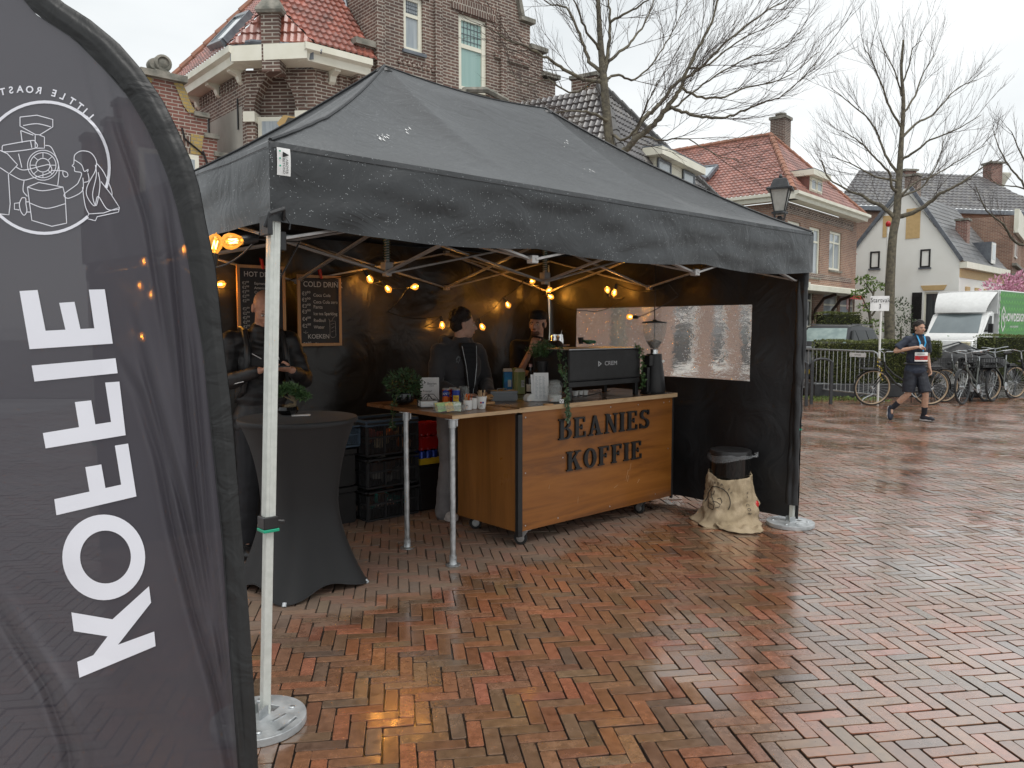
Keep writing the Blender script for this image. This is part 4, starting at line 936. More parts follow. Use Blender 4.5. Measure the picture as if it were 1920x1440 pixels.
m=MB(); m.b2(-.06,.06,-.06,.06,zg_-1.0505,zg_-1.0377); m.build('shelf',M['blackmatte'],sb,bev=.002); m=MB(); m.b2(-.05,.05,-.0,.05,0,zg_-1.051); m.build('support',M['blackmatte'],sb)
# trailing plants
def trail(name,label,pts,n,size,mt,seed):
 rr=random.Random(seed); t=thing(name,label,'plant',pts[0]); P_=[Vector(p)-Vector(pts[0]) for p in pts]
 m=MB(); m.tube(P_,.0022,5); m.build('stem',M['bark'],t,smooth=True)
 m=MB()
 for i in range(n):
  q=rr.uniform(0,len(P_)-1.01); j=int(q); p_=P_[j].lerp(P_[j+1],q-j); leaves(m,1,lambda: (p_,Vector((rr.uniform(-1,1),rr.uniform(-1,.3),rr.uniform(-1,.4)))),size,rg=rr,w=.6,up=-.6)
 m.build('foliage',mt,t,fix=False); return t
fy=.96
def tp(px,py,b): x,z=TF.px(px,py,b); return TF.w(x,b,z)
trail('trailing_ivy','pale variegated ivy hanging down over the front of the counter',[tp(1056,652,1.2),tp(1061,690,1.15),tp(1060,715,1.1),tp(1064,740,1.0),tp(1063,752,.99),tp(1064,765,.985),tp(1066,778,.985),tp(1065,790,.985)],190,.028,M['leafpale'],3)
trail('trailing_vine','dark vine climbing the side of the coffee machine by the grinder',[tp(1190,645,1.12),tp(1203,655,1.1),tp(1206,680,1.1),tp(1203,700,1.1),tp(1207,715,1.1),tp(1204,728,1.1)],110,.034,M['leafmid'],4)
trail('hanging_vine','dark vine hanging over the left side of the coffee machine',[tp(1050,650,1.25),tp(1048,668,1.2),tp(1052,690,1.15),tp(1058,706,1.15)],70,.03,M['leafmid'],9)
# grinder
ga_,gb_=4.02,1.08; k=TF.w(ga_,gb_).y/F
gr=tth('coffee_grinder','black coffee grinder with a clear bean hopper at the right end of the counter','coffee grinder',ga_,gb_+.06,1.0375)
m=MB(); m.lathe([(20*k,0),(21*k,4*k),(18.5*k,30*k),(14*k,66*k),(13.5*k,74*k),(.001,74*k)],24,sx=1.0,sy=1.1); m.build('grinder_body',M['blackmatte'],gr,smooth=True)
m=MB(); m.b2(-30*k,-12*k,-10*k,10*k,0,3*k); m.b2(-24*k,-10*k,-9*k,9*k,52*k,72*k); m.b2(-29*k,-22*k,-8*k,8*k,3*k,50*k); m.build('doser',M['blackmatte'],gr,bev=.004)
m=MB(); m.lathe([(7*k,74*k),(7*k,82*k),(9*k,83*k)],20); m.build('collar',M['chrome'],gr,smooth=True)
m=MB(); m.lathe([(7*k,83*k),(16*k,97*k),(21.5*k,113*k),(22.5*k,131*k),(21.9*k,131*k),(20.9*k,113*k),(15.4*k,98*k),(6.6*k,84*k)],28); m.build('hopper',M['glass'],gr,smooth=True)
m=MB(); m.lathe([(.001,84*k),(6.3*k,84.5*k),(14.5*k,97*k),(.001,102*k)],20); m.build('beans',M['coffee'],gr,smooth=True)
m=MB(); m.lathe([(23.5*k,131.5*k),(23.5*k,133.5*k),(8*k,136*k),(.001,137*k)],28); m.ell((0,0,137.5*k),(5*k,5*k,1.2*k)); m.build('hopper_lid',M['blackplastic'],gr,smooth=True)
m=MB(); m.ell((8*k,-14.9*k,60*k),(5*k,1.0*k,3*k),n=12); m.build('badge',M['white'],gr,smooth=True)
# ============================================================ bin in a burlap sack
bp_=Vector((1.815,6.33,0))
tb=thing('waste_bin','black round waste bin with a clear liner standing in the burlap sack','bin',bp_)
m=MB(); m.lathe([(.001,.01),(.158,.01),(.162,.02),(.165,.555),(.168,.56),(.168,.565),(.16,.565),(.158,.03),(.001,.03)],36); m.build('bin_body',M['glossblack'],tb,smooth=True)
m=MB(); m.lathe([(.169,.566),(.17,.59),(.166,.6),(.155,.604),(.1,.594),(.001,.594)],36); m.build('lid',M['blackplastic'],tb,smooth=True)
m=MB(); m.grid(lambda u,v: ((.171+.012*v+.006*math.sin(u*31))*math.cos(u*6.283),(.171+.012*v+.006*math.sin(u*31))*math.sin(u*6.283),.572-.035*v*(1+.7*math.sin(u*6.283*1.5+2))+.008*math.sin(u*19)),90,3)
m.tube([(.16,-.06,.55),(.2,-.06,.555),(.212,-.04,.575),(.19,-.03,.57)],[.006,.014,.012,.004],7); m.build('liner',mixtrans('clear_liner',(.5,.52,.54),.85,rough=.15),tb,smooth=True,fix=False)
def burlap():
 m,nt,b,out=newmat('burlap'); L=nt.links.new
 tcn=_n(nt,'ShaderNodeTexCoord'); n=_n(nt,'ShaderNodeTexNoise'); n.inputs['Scale'].default_value=9; n.inputs['Detail'].default_value=6; L(tcn.outputs['Object'],n.inputs['Vector'])
 r=_n(nt,'ShaderNodeValToRGB'); r.color_ramp.elements[0].position=.3; r.color_ramp.elements[1].position=.7; r.color_ramp.elements[0].color=(.4,.31,.19,1); r.color_ramp.elements[1].color=(.58,.46,.31,1); L(n.outputs['Fac'],r.inputs[0])
 mu=_n(nt,'ShaderNodeMix',data_type='RGBA',blend_type='MULTIPLY'); mu.inputs[0].default_value=.55; L(r.outputs[0],mu.inputs[6])
 ws=[]
 for ax in ('DIAGONAL','Z'):
  w=_n(nt,'ShaderNodeTexWave'); w.bands_direction=ax; w.inputs['Scale'].default_value=90; w.inputs['Distortion'].default_value=1.2; L(tcn.outputs['Object'],w.inputs['Vector']); ws.append(w)
 ml=_n(nt,'ShaderNodeMath',operation='MULTIPLY'); L(ws[0].outputs['Fac'],ml.inputs[0]); L(ws[1].outputs['Fac'],ml.inputs[1])
 L(ws[0].outputs['Color'],mu.inputs[7]); L(mu.outputs[2],b.inputs['Base Color'])
 bp=_n(nt,'ShaderNodeBump'); bp.inputs['Strength'].default_value=.5; bp.inputs['Distance'].default_value=.003; L(ml.outputs[0],bp.inputs['Height']); L(bp.outputs[0],b.inputs['Normal']); b.inputs['Roughness'].default_value=.9
 return m
M['burlap']=burlap()
sk=thing('burlap_sack','slumped printed burlap sack wrapped round the foot of the black waste bin','sack',bp_)
def sackr(u,v):
 a=u*2*math.pi; f=max(0,math.cos(a-math.radians(262)))
 zt=.42-.055*f**2+.012*math.sin(a*3)
 z=.006+(zt-.006)*(v**1.05)
 t=z/zt
 base=.172+.03*(1-t)**.7+.014*noise.noise(Vector((math.cos(a)*2.2,math.sin(a)*2.2,z*7)))
 fl=math.exp(-z/.055)*(.03+.09*max(0,math.cos(a-math.radians(205)))+.05*max(0,math.cos(a-math.radians(280)))**2+.02*math.sin(a*7))
 mid=.03*math.exp(-((z-.13)/.11)**2)*(.8+.5*math.sin(a*3+2.2))
 fold=.010*math.sin(z*50+3*math.sin(a*2)+a*2)*math.exp(-((z-.12)/.1)**2)+.007*math.sin(a*9+z*22)*(1-t)+.006*math.sin(a*5-z*18)
 r_=base+fl+mid+fold+.012*noise.noise(Vector((math.cos(a)*5,math.sin(a)*5,z*16)))+.006*noise.noise(Vector((math.cos(a)*12,math.sin(a)*12,z*30+a)))
 return Vector((r_*math.cos(a),r_*math.sin(a),z+.01*math.exp(-z/.03)*math.sin(a*9)))
m=MB()
def sg(u,v): return sackr(u,v)
m.grid(lambda u,v: sackr(u,v),150,60)
m.grid(lambda u,v: (lambda p,c: (p.x*(1-.02*v)-p.x*.05*v,p.y*(1-.07*v),p.z+.014*math.sin(v*3.14)-.03*v))(sackr(u,1),0),150,5)
sko=m.build('sack_cloth',M['burlap'],sk,smooth=True,ang=180,fix=False)
so_=sko.modifiers.new('s','SOLIDIFY'); so_.thickness=.003
m=MB()
m.grid(lambda u,v: (-.2+.33*u+.05*v,-.22-.24*v*math.sin(.35+2.3*u)-.02*math.sin(u*9),.012+.028*math.sin(math.pi*min(1,v*1.05))*(.6+.4*math.sin(u*17+v*5))+.012*noise.noise(Vector((u*6,v*5,2)))),50,20); o=m.build('sack_hem',M['burlap'],sk,smooth=True,ang=180,fix=False); o.modifiers.new('s','SOLIDIFY').thickness=.004
def onsack(a_deg,z,off=.004):
 v=.5
 for _ in range(30):
  p=sackr(a_deg/360%1,v); v+=(z-p.z)*1.6; v=min(1,max(0,v))
 p=sackr(a_deg/360%1,v); n=Vector((p.x,p.y,0)).normalized(); return p+n*off
m=MB()
cxa,cz=222,.2
m.tube([onsack(cxa+34*math.cos(t),cz+.115*math.sin(t)) for t in np.linspace(-.5,3.4,40)],.0032,5)
for t,ch in zip(np.linspace(2.6,.5,10),'LE ROASTER'):
 cc=onsack(cxa-43*math.cos(t)*-1*-1,cz+.145*math.sin(t),.005)
 put_text(m,ch,.028,lambda x,y,z: onsack(cxa-43*math.cos(t)+math.degrees((x*math.sin(t)+y*-math.cos(t))/.19),cz+.145*math.sin(t)+y*math.sin(t)+x*math.cos(t)*1,.005))
for pl_ in ([(-14,.07),(-2,.08),(-5,.05),(-12,.05),(-14,.07)],[(-9,.05),(-8,.03),(-16,-.0),(-15,-.06),(0,-.07),(4,-.02),(-4,.02),(-7,.03)],[(6,.02),(12,.03),(16,0),(12,-.04),(5,-.05)],[(-2,-.0),(6,.0),(14,-.02)],[(-12,-.02),(0,-.03)]):
 m.tube([onsack(cxa+a_,cz+z_) for a_,z_ in pl_],.0024,5)
for i,ch in enumerate('AVICOB'): put_text(m,ch,.03,lambda x,y,z,i=i: onsack(301+math.degrees(-y/.2),.27-i*.033-x,.005))
m.build('print',M['ink'],sko,fix=False)
m=MB(); m.ell((.185,-.09,.15),(.03,.03,.045),Matrix.Rotation(.4,3,'Y')); m.build('red_patch',M['red'],sk,smooth=True)
# ============================================================ bar table, boards, crates, string lights
M['stretch']=mat('black_stretch_cloth',(.013,.0133,.014),(.01,.01,.011),rough=.6,sheen=.05,scale=3,bump=.05,bscale=500)
bt_c=Vector((-1.33,4.75,0))
f1=gp(525,1150); f2=gp(680,1102); fa=math.atan2(f1.y-bt_c.y,f1.x-bt_c.x)
bt=thing('bar_table','round standing table in a black stretch cover behind the near tent leg','table',bt_c)
ZT_=1.06
def cover(u,v):
 a=u*2*math.pi; k=math.cos(4*(a-fa))*.5+.5
 t=v
 zb=.012+.055*(1-k); z=zb+(ZT_-.03-zb)*t
 w_=.205+.03*k
 top=.36; foot=.325+.09*k**1.3
 s=z/ZT_
 r_=w_+(foot-w_)*max(0,1-s/.52)**1.75+(top-w_)*max(0,(s-.4)/.6)**2.3
 if s<.9: r_ *= 1+.012*math.cos(8*(a-fa))*(1-s)
 return (r_*math.cos(a),r_*math.sin(a),z)
m=MB(); m.grid(cover,128,60)
m.lathe([(.36,ZT_-.03),(.365,ZT_-.015),(.36,ZT_-.002),(.352,ZT_),(.001,ZT_)],128)
m.build('table_cover',M['stretch'],bt,smooth=True,ang=60,fix=False)
m=MB(); m.tube([cover(i/128,0) for i in range(128)],.004,5,closed=True); m.build('cover_hem',M['canopyline'],bt,smooth=True)
for i in range(4):
 a=fa+i*math.pi/2; m=MB(); m.tube([(.415*math.cos(a),.415*math.sin(a),.001),(.4*math.cos(a),.4*math.sin(a),.02)],.014,10); m.build('foot',M['steel'],bt)
m=MB(); m.tube([(0,0,.02),(0,0,1.0)],.03,12); m.build('column',M['steel'],bt)
# bonsai
q=gp(548,778,ZT_)
bo=thing('bonsai','small bonsai tree in a glossy black bowl on the bar table','bonsai',(q.x,q.y,ZT_+.003)); k=q.y/F
m=MB(); m.lathe([(12*k,0),(17*k,3*k),(20*k,9*k),(17.5*k,15*k),(16*k,15*k),(17*k,10*k),(.001,9*k)],28,(-8*k,0,0)); m.build('bowl',M['glossblack'],bo,smooth=True)
m=MB(); m.ell((-8*k,0,12*k),(15.5*k,15.5*k,3.5*k)); m.build('soil',mat('gravelly_soil',(.2,.16,.1),(.08,.06,.04),rough=.9,scale=90,bump=.8),bo,smooth=True)
tk=[Vector((-12,0,12))*k,Vector((-2,0,17))*k,Vector((5,0,18))*k,Vector((6,0,24))*k,Vector((2,0,32))*k,Vector((-6,0,38))*k]
m=MB(); m.tube(tk,[5.5*k,5*k,3.6*k,3*k,2*k,.8*k],8)
pads=[(-16,0,46,18,8),(-4,3,51,15,7),(9,-2,46,13,7),(22,0,34,12,6),(-26,-2,40,12,6),(12,4,38,12,5)]
for x,y,z,r_,h in pads: m.tube([tk[3],Vector((x*.5,y,z*.85))*k,Vector((x,y,z-3))*k],[2*k,1.3*k,.6*k],6)
m.build('trunk',M['bark'],bo,smooth=True)
m=MB()
for x,y,z,r_,h in pads: leaves(m,int(r_*16),ballpos((x*k,y*k,z*k),(r_*k,r_*k,h*k),shell=.2),7*k,up=1.2,w=.4)
m.build('foliage',M['leafmid'],bo,fix=False)
npk=thing('paper_napkin','white paper napkin lying under the bonsai bowl','napkin',(q.x+18*k,q.y-.03,ZT_+.0012),.3)
m=MB(); m.box((0,0,0),(.11,.075,.001)); m.box((.01,.008,.0016),(.1,.07,.0012),rz=.1); m.build('sheet',M['paper'],npk)
# chalk boards
M['chalkboard']=mat('chalkboard',(.02,.02,.022),(.03,.03,.032),rough=.55,scale=5)
M['chalk']=mat('chalk_writing',(.62,.6,.55),(.45,.43,.4),rough=.9,scale=60)
def board(x0,x1,z0,z1,label,content):
 b=2.78; t=tth('chalkboard',label,'menu board',(x0+x1)/2,b,(z0+z1)/2,'chalk menu boards')
 w_,h_=x1-x0,z1-z0
 m=MB(); m.b2(-w_/2+.02,w_/2-.02,0,.008,-h_/2+.02,h_/2-.02); bd=m.build('board',M['chalkboard'],t)
 for (a0,a1,c0_,c1_) in ((-w_/2,w_/2,h_/2-.024,h_/2),(-w_/2,w_/2,-h_/2,-h_/2+.024),(-w_/2,-w_/2+.024,-h_/2+.0245,h_/2-.0245),(w_/2-.024,w_/2,-h_/2+.0245,h_/2-.0245)):
  m=MB(); m.b2(a0,a1,-.006,.014,c0_,c1_); m.build('frame_strip',M['framewood'],t,bev=.002)
 m=MB(); u=w_/86.0
 for txt,cx_,cz_,sz,sp_ in content:
  put_text(m,txt,sz*u,lambda x,y,z,cx_=cx_,cz_=cz_: (-w_/2+cx_*u+x,-.0012,h_/2-cz_*u+y),align='LEFT',sx=sp_,bold=.0006 if sz>10.5 else .0003)
 m.build('chalk_writing',M['chalk'],bd,fix=False)
 m=MB(); m.bar((.0,-.012,h_/2+.05),(.01,-.014,h_/2-.03),.02,.018); m.bar((.0,.018,h_/2+.06),(.01,.012,h_/2-.02),.02,.012); m.build('clamp',M['red'],t,bev=.004)
 return t,bd,w_,h_,u
xa,za=TF.px(557,514,2.78); xb,zb=TF.px(641,648,2.78); xc,zc=TF.px(443,495,2.78); xd,_=TF.px(534,500,2.78)
t,bd,w_,h_,u=board(xa,xb,zb,za,'framed chalk menu board headed COLD DRINK at the right',[("COLD DRINK",11,17,13.5,.95),('\u20ac3\u2070\u2070',8,34,9,.9),('Coca Cola',30,36,8,1),('\u20ac3\u2070\u2070',8,45,9,.9),('Coca Cola zero',30,48,8,.95),('\u20ac3\u2070\u2070',8,56,9,.9),('Fanta',30,57,8.5,1),('\u20ac3\u2070\u2070',8,66,9,.9),('Ice tea Sparkling',30,69,8,.9),('\u20ac4\u2070\u2070',8,79,9,.9),('Redbull',30,81,8,1),('\u20ac2\u2075\u2070',8,91,9,.9),('Water',30,93,8,1),('KOEKEN',18,110,11,1),('\u20ac2\u2070\u2070',8,124,9,.9),('Diverse',32,124,8,1)])
m=MB(); X=lambda x,z: (-w_/2+x*u,-.0015,h_/2-z*u)
for pl_ in ([(62,82),(62,108),(66,112),(72,111),(74,108),(73,82),(62,82)],[(62,82),(60,78)],[(66,82),(69,76),(73,73)],[(64,88),(71,86)],[(65,95),(71,92)],[(65,102),(71,99)]):
 m.tube([X(*p) for p in pl_],.0012,4)
for c in ((8,12),(78,12),(14,104)):
 for a in range(3): m.tube([X(c[0],c[1]),X(c[0]+5*math.cos(a*1.1-2.6),c[1]+5*math.sin(a*1.1-2.6))],.0012,4)
m.build('chalk_drawing',M['chalk'],bd)
board(xc,xd,zc-h_*1.02,zc,'framed chalk menu board headed HOT DRINKS behind the bald man',[('HOT DRINKS',12,16,12,.95)]+[('\u20ac2\u2075\u2070',9,31+i*7.5+(6 if i>4 else 0),6.5,.9) for i in range(11)]+[(t_,30,31+i*7.5+(6 if i>4 else 0),6,1) for i,t_ in enumerate(('Espresso','Americano','Cappuccino','Flat white','Caffe latte','Hot choco','Fresh tea','Iced latte','Chai latte','Dirty chai','Haver'))])
# crates and boxes at the back
def crate(x0,x1,y0,y1,z0,h,name,label,mt,group,fill=None,slots=9,rz=0):
 t=tth(name,label,'crate',(x0+x1)/2,(y0+y1)/2,z0,group,rz); w_,d_=(x1-x0)/2,(y1-y0)/2
 def side(p0,p1,nm,n_):
  m=MB(); p0=Vector(p0); p1=Vector(p1); L_=(p1-p0).length; d=(p1-p0).normalized()
  for z_,hh in ((.012,.024),(h*.52,.022),(h-.026,.052)): m.bar(p0+Vector((0,0,z_)),p1+Vector((0,0,z_)),.014,hh,up=d.cross(Vector((0,0,1))))
  npan=4 if L_>.5 else 3
  for i in range(npan+1): p=p0.lerp(p1,i/npan); m.bar(p+Vector((0,0,.024)),p+Vector((0,0,h-.052)),.026,.012,up=d.cross(Vector((0,0,1))).cross(Vector((0,0,1))))
  for i in range(n_): p=p0.lerp(p1,(i+.5)/n_); m.bar(p+Vector((0,0,.024)),p+Vector((0,0,h-.052)),.0055,.006)
  m.build('slatted_side',mt,t)
 side((-w_,-d_,0),(w_,-d_,0),'a',34); side((-w_,d_,0),(w_,d_,0),'b',16); side((-w_,-d_,0),(-w_,d_,0),'c',20); side((w_,-d_,0),(w_,d_,0),'d',20)
 m=MB(); m.b2(-w_,w_,-d_,d_,0,.006); m.build('crate_floor',mt,t)
 if fill:
  rr=random.Random(int(z0*100)+3)
  nm,ms=fill
  for i in range(14):
   m=MB(); x=rr.uniform(-w_+.06,w_-.06); y=rr.uniform(-d_+.05,d_-.05); z_=rr.uniform(.04,h-.07)
   m.box((x,y,z_),(rr.uniform(.06,.12),rr.uniform(.05,.1),rr.uniform(.04,.09)),Matrix.Rotation(rr.uniform(-.4,.4),3,'Y') @ Matrix.Rotation(rr.uniform(-.5,.5),3,'Z')); m.build(nm,ms[i%len(ms)],t,bev=.012)
 return t
M['cratedark']=mat('dark_crate_plastic',(.03,.031,.033),(.022,.022,.024),rough=.5)
M['crateblue']=mat('blue_grey_crate_plastic',(.07,.11,.16),(.055,.09,.13),rough=.5)
M['teal']=mat('teal_packs',(.04,.36,.3),(.02,.25,.2),rough=.4)
pk1=[mat('snack_red',(.3,.05,.04),rough=.4),mat('snack_cream',(.5,.4,.25),rough=.4),mat('snack_orange',(.5,.2,.05),rough=.4)]
pk2=[mat('paper_pack',(.4,.37,.33),rough=.6),mat('brown_pack',(.16,.08,.05),rough=.6)]
cx0,cx1,cy0,cy1=TF.px(690,960,2.42)[0],TF.px(783,940,2.42)[0],2.42,2.76
crate(cx0,cx1,cy0,cy1,0,.27,'plastic_crate','dark slatted crate with teal packs at the bottom of the stack',M['cratedark'],'slatted crates stacked at the back wall',('pack',[M['teal'],pk2[1]]))
crate(cx0,cx1,cy0,cy1,.272,.27,'plastic_crate','dark slatted crate with few packs in the middle of the stack',M['cratedark'],'slatted crates stacked at the back wall',('pack',pk2))
crate(cx0,cx1,cy0,cy1,.544,.3,'plastic_crate','folding crate with a blue rim full of snacks, topmost of its stack',[M['cratedark']][0],'slatted crates stacked at the back wall',('pack',pk1))
m=MB(); hw,hd=(cx1-cx0)/2,(cy1-cy0)/2
ttop=[o for o in COL.objects if o.name.startswith('plastic_crate')][-1]
for y in (-hd,hd): m.b2(-hw-.012,hw+.012,y-.011,y+.011,.25,.305)
for x in (-hw,hw): m.b2(x-.011,x+.011,-hd+.012,hd-.012,.25,.3045)
m.build('rim',M['crateblue'],ttop,bev=.003)
crate(cx0-.64,cx0-.03,cy0+.08,cy1+.05,.63,.2,'plastic_crate','blue grey crate on the black boxes at the left',M['crateblue'],'slatted crates stacked at the back wall',None)
for z0,h,lb_ in ((0,.31,'large black lidded box on the ground beside the bar table'),(.313,.31,'large black lidded box stacked on another beside the crates')):
 t=tth('storage_box',lb_,'box',cx0-.34,cy0+.27,z0,'black storage boxes'); m=MB(); m.b2(-.28,.28,-.19,.19,0,h-.05); m.build('box_body',M['blackmatte'],t,bev=.012,seg=2,smooth=True)
 m=MB(); m.b2(-.29,.29,-.2,.2,h-.0495,h-.002); m.build('lid',M['blackmatte'],t,bev=.006)
rx0=TF.px(788,900,2.42)[0]+.02
def pack(z0,nz,mt,label,group,extra=None):
 t=tth('can_pack',label,'can pack',rx0+.1,2.47,z0,group)
 for i in range(3):
  for j in range(2):
   m=MB(); m.lathe([(.026,0),(.033,.008),(.033,.11),(.028,.12),(.001,.12)],16,(-.07+i*.0668,j*.0668,.001)); m.build('can',mt,t,smooth=True)
 if extra: m=MB(); m.b2(-.108,.101,-.038,.105,-.0,.055); m.build('tray',extra,t,bev=.003)
 else:
  m=MB(); m.b2(-.1055,.0985,-.0355,.1025,.012,.118); m.build('shrink_wrap',M['red'],t,bev=.012,seg=2,smooth=True)
pack(.66,1,M['red'],'red wrapped can pack, topmost behind the barista in the hoodie','can packs stacked at the back')
pack(.535,1,M['red'],'red wrapped can pack, second from the top of its stack','can packs stacked at the back')
pack(.41,1,CB,'blue cans in a yellow tray under the red can packs','can packs stacked at the back',CY_)
t=tth('black_bin','narrow black bin under the blue and yellow can tray','bin',rx0+.1,2.54,0); m=MB(); m.prism([(-.1,-.0),(.1,0),(.12,.39),(-.12,.39)],-.1,.12); m.build('bin_body',M['blackplastic'],t,bev=.01); m=MB(); m.b2(-.125,.125,-.105,.125,.391,.408); m.build('rim',M['blackplastic'],t,bev=.004)
# ---- string lights
def bulbmat():
 m,nt,b,out=newmat('amber_bulb_glass'); L=nt.links.new
 tr=_n(nt,'ShaderNodeBsdfTransparent'); tr.inputs[0].default_value=(1,.74,.32,1)
 gl=_n(nt,'ShaderNodeBsdfGlossy'); gl.inputs[0].default_value=(1,.8,.5,1); gl.inputs['Roughness'].default_value=.08
 em=_n(nt,'ShaderNodeEmission'); em.inputs[0].default_value=(1,.5,.1,1); em.inputs[1].default_value=1.3
 fr=_n(nt,'ShaderNodeLayerWeight'); fr.inputs[0].default_value=.35
 a1=_n(nt,'ShaderNodeMixShader'); L(fr.outputs['Fresnel'],a1.inputs[0]); L(tr.outputs[0],a1.inputs[1]); L(gl.outputs[0],a1.inputs[2])
 a2=_n(nt,'ShaderNodeMixShader'); a2.inputs[0].default_value=.22; L(a1.outputs[0],a2.inputs[1]); L(em.outputs[0],a2.inputs[2]); L(a2.outputs[0],out.inputs[0]); return m
M['bulb']=bulbmat(); M['filament']=mat('glowing_filament',(1,.6,.2),emis=(1,.72,.36),est=9)
sl_=thing('string_lights','black string of warm amber bulbs hung along the tent frame and back wall','string lights',TF.o)
O_=TF.o
bulbs=[]
def bl(px,py,b=None,a=None,d=(0,0,-1),s=1.0,p=1.0):
 if a is None: x,z=TF.px(px,py,b); w_=TF.w(x,b,z)
 else: y,z=TF.pxx(px,py,a); w_=TF.w(a,y,z)
 w_=w_-O_; dd=Vector(d); dd=(TF.d*dd.x+TF.n*dd.y+Vector((0,0,dd.z))).normalized()
 Rm=dd.to_track_quat('Z','Y').to_matrix(); r_=.029*s
 so_=MB(); so_.lathe([(.001,-.085*s),(.014*s,-.083*s),(.017*s,-.05*s),(.0155*s,-.03*s)],12,w_,Rm); sok=so_.build('bulb_holder',M['blackplastic'],sl_,smooth=True)
 m=MB(); m.lathe([(.0125*s,-.032*s),(.015*s,-.026*s),(.025*s,-.008*s),(r_,.01*s),(.024*s,.027*s),(.012*s,.037*s),(.003*s,.04*s),(.001,.045*s)],16,w_,Rm); bu=m.build('bulb',M['bulb'],sl_,smooth=True)
 m=MB(); xa_=Rm @ Vector((1,0,0)); ya_=Rm @ Vector((0,1,0))
 pts=[w_+dd*(-.015+.03*(i%2))*s+(xa_*math.cos(i*1.05)+ya_*math.sin(i*1.05))*.008*s for i in range(7)]
 m.tube(pts,.0024,4); m.build('filament',M['filament'],bu)
 ld=bpy.data.lights.new('bulb_light','POINT'); ld.energy=1.7*p; ld.color=(1,.56,.17); ld.shadow_soft_size=.012
 lo=bpy.data.objects.new('bulb_light',ld); COL.objects.link(lo); lo.parent=bu; lo.location=w_+dd*.004
 bulbs.append(w_-dd*.083*s); return w_-dd*.083*s
e=[]
e.append(bl(437,452,b=.22,d=(-.9,.1,-.15),s=1.25,p=.15)); e.append(bl(403,459,b=.5,d=(0.1,-.1,1),s=1.25,p=.1))
g1=[bl(345,467,b=1.3),bl(270,490,b=2.6),bl(262,535,b=2.7),bl(283,552,b=2.75),bl(266,630,b=2.75),bl(413,533,b=2.78,d=(.8,-.2,.1))]
g2=[bl(693,523,b=2.72,d=(.5,0,-.8)),bl(727,541,b=2.7,d=(.6,-.2,-.8)),bl(777,538,b=2.55,d=(.2,-.9,.1))]
g3=[bl(829,609,b=2.76,d=(.05,-.1,-1)),bl(904,612,b=2.75,d=(.3,-.3,-.8)),bl(952,571,b=2.78,d=(.5,-.2,-.8)),bl(997,527,b=2.6,d=(1,-.1,0)),bl(1029,544,b=2.72,d=(.2,-.5,.3)),bl(1032,556,b=2.74,d=(.6,-.4,-.3))]
g4=[bl(1139,544,a=4.3,d=(-.5,-.3,.5)),bl(1152,548,a=4.32,d=(-.1,.2,-1)),bl(1182,594,a=4.3,d=(-.1,.9,.05))]
def cable(pts,sagf=.25,name='cable'):
 P_=[]
 for i in range(len(pts)-1):
  L_=(pts[i+1]-pts[i]).length
  for k in range(10):
   t=k/10; P_.append(pts[i].lerp(pts[i+1],t)-Vector((0,0,sagf*L_*4*t*(1-t)*.35)))
 P_.append(pts[-1]); m=MB(); m.tube(P_,.0042,6); m.build('cable',M['blackplastic'],sl_,smooth=True)
T_=lambda a,b,z: TF.w(a,b,z)-O_
cable([T_(.1,.2,2.2),e[0],e[1],T_(.05,1.4,2.05),g1[0],T_(.1,2.8,2.1),g1[1],g1[2],g1[3],g1[4],T_(.5,2.8,2.0),g1[5],T_(1.5,2.8,2.02)])
cable([T_(1.5,2.8,2.02),g2[0],g2[1],T_(2.2,2.8,2.0),g2[2],T_(2.35,2.8,1.75),g3[0],T_(2.75,2.8,1.62),g3[1],g3[2],g3[3]+Vector((0,0,.02)),T_(4.2,2.78,2.05),g3[4],g3[5]],.2)
cable([g3[5],T_(4.4,2.3,1.78),T_(4.4,1.8,1.9),g4[0],g4[1],T_(4.3,1.2,2.0)],.3); cable([T_(4.3,1.2,2.0),T_(4.38,1.15,1.9),g4[2]],.1)
cable([e[0],T_(.22,.2,2.0),T_(.12,.2,1.83)],.05)
# ============================================================ feather banner in the near left
FY=1.72
ban=thing('feather_banner','tall grey feather banner with mirrored white lettering and a roaster emblem, nearest on the left','banner',(0,0,0))
Zp=[(20,-30),(69,28),(139,73),(194,128),(243,184),(274,236),(295,281),(316,333),(333,389),(347,451),(356,505),(382,663),(398,826),(418,1022),(431,1218),(447,1440),(458,1600),(470,1800)]
Zo=[(60,-60),(111,0),(167,35),(222,80),(264,128),(305,187),(333,243),(358,299),(375,354),(385,410),(405,505),(418,630),(434,761),(450,957),(467,1153),(480,1349),(484,1440),(492,1600),(500,1800)]
def edge(tab,y):
 for (x0,y0),(x1,y1) in zip(tab,tab[1:]):
  if y<=y1: return x0+(x1-x0)*(y-y0)/(y1-y0)
 return tab[-1][0]
FOLDS=[([(200,100),(222,243),(257,347),(278,417),(300,560),(330,760)],.016,8),([(212,648),(216,660),(261,741),(300,865),(326,996),(365,1153),(411,1316),(452,1560)],.03,9),([(280,250),(312,382),(325,480),(345,700),(375,1000),(415,1250),(452,1560)],.028,7),([(240,560),(290,760),(340,950),(385,1150),(440,1500)],.026,8),([(340,480),(365,700),(392,1000),(425,1300),(455,1600)],.02,6),([(-60,1060),(20,1180),(90,1290),(130,1400),(150,1600)],.03,14),([(150,60),(175,200),(200,330),(215,480)],.008,10)]
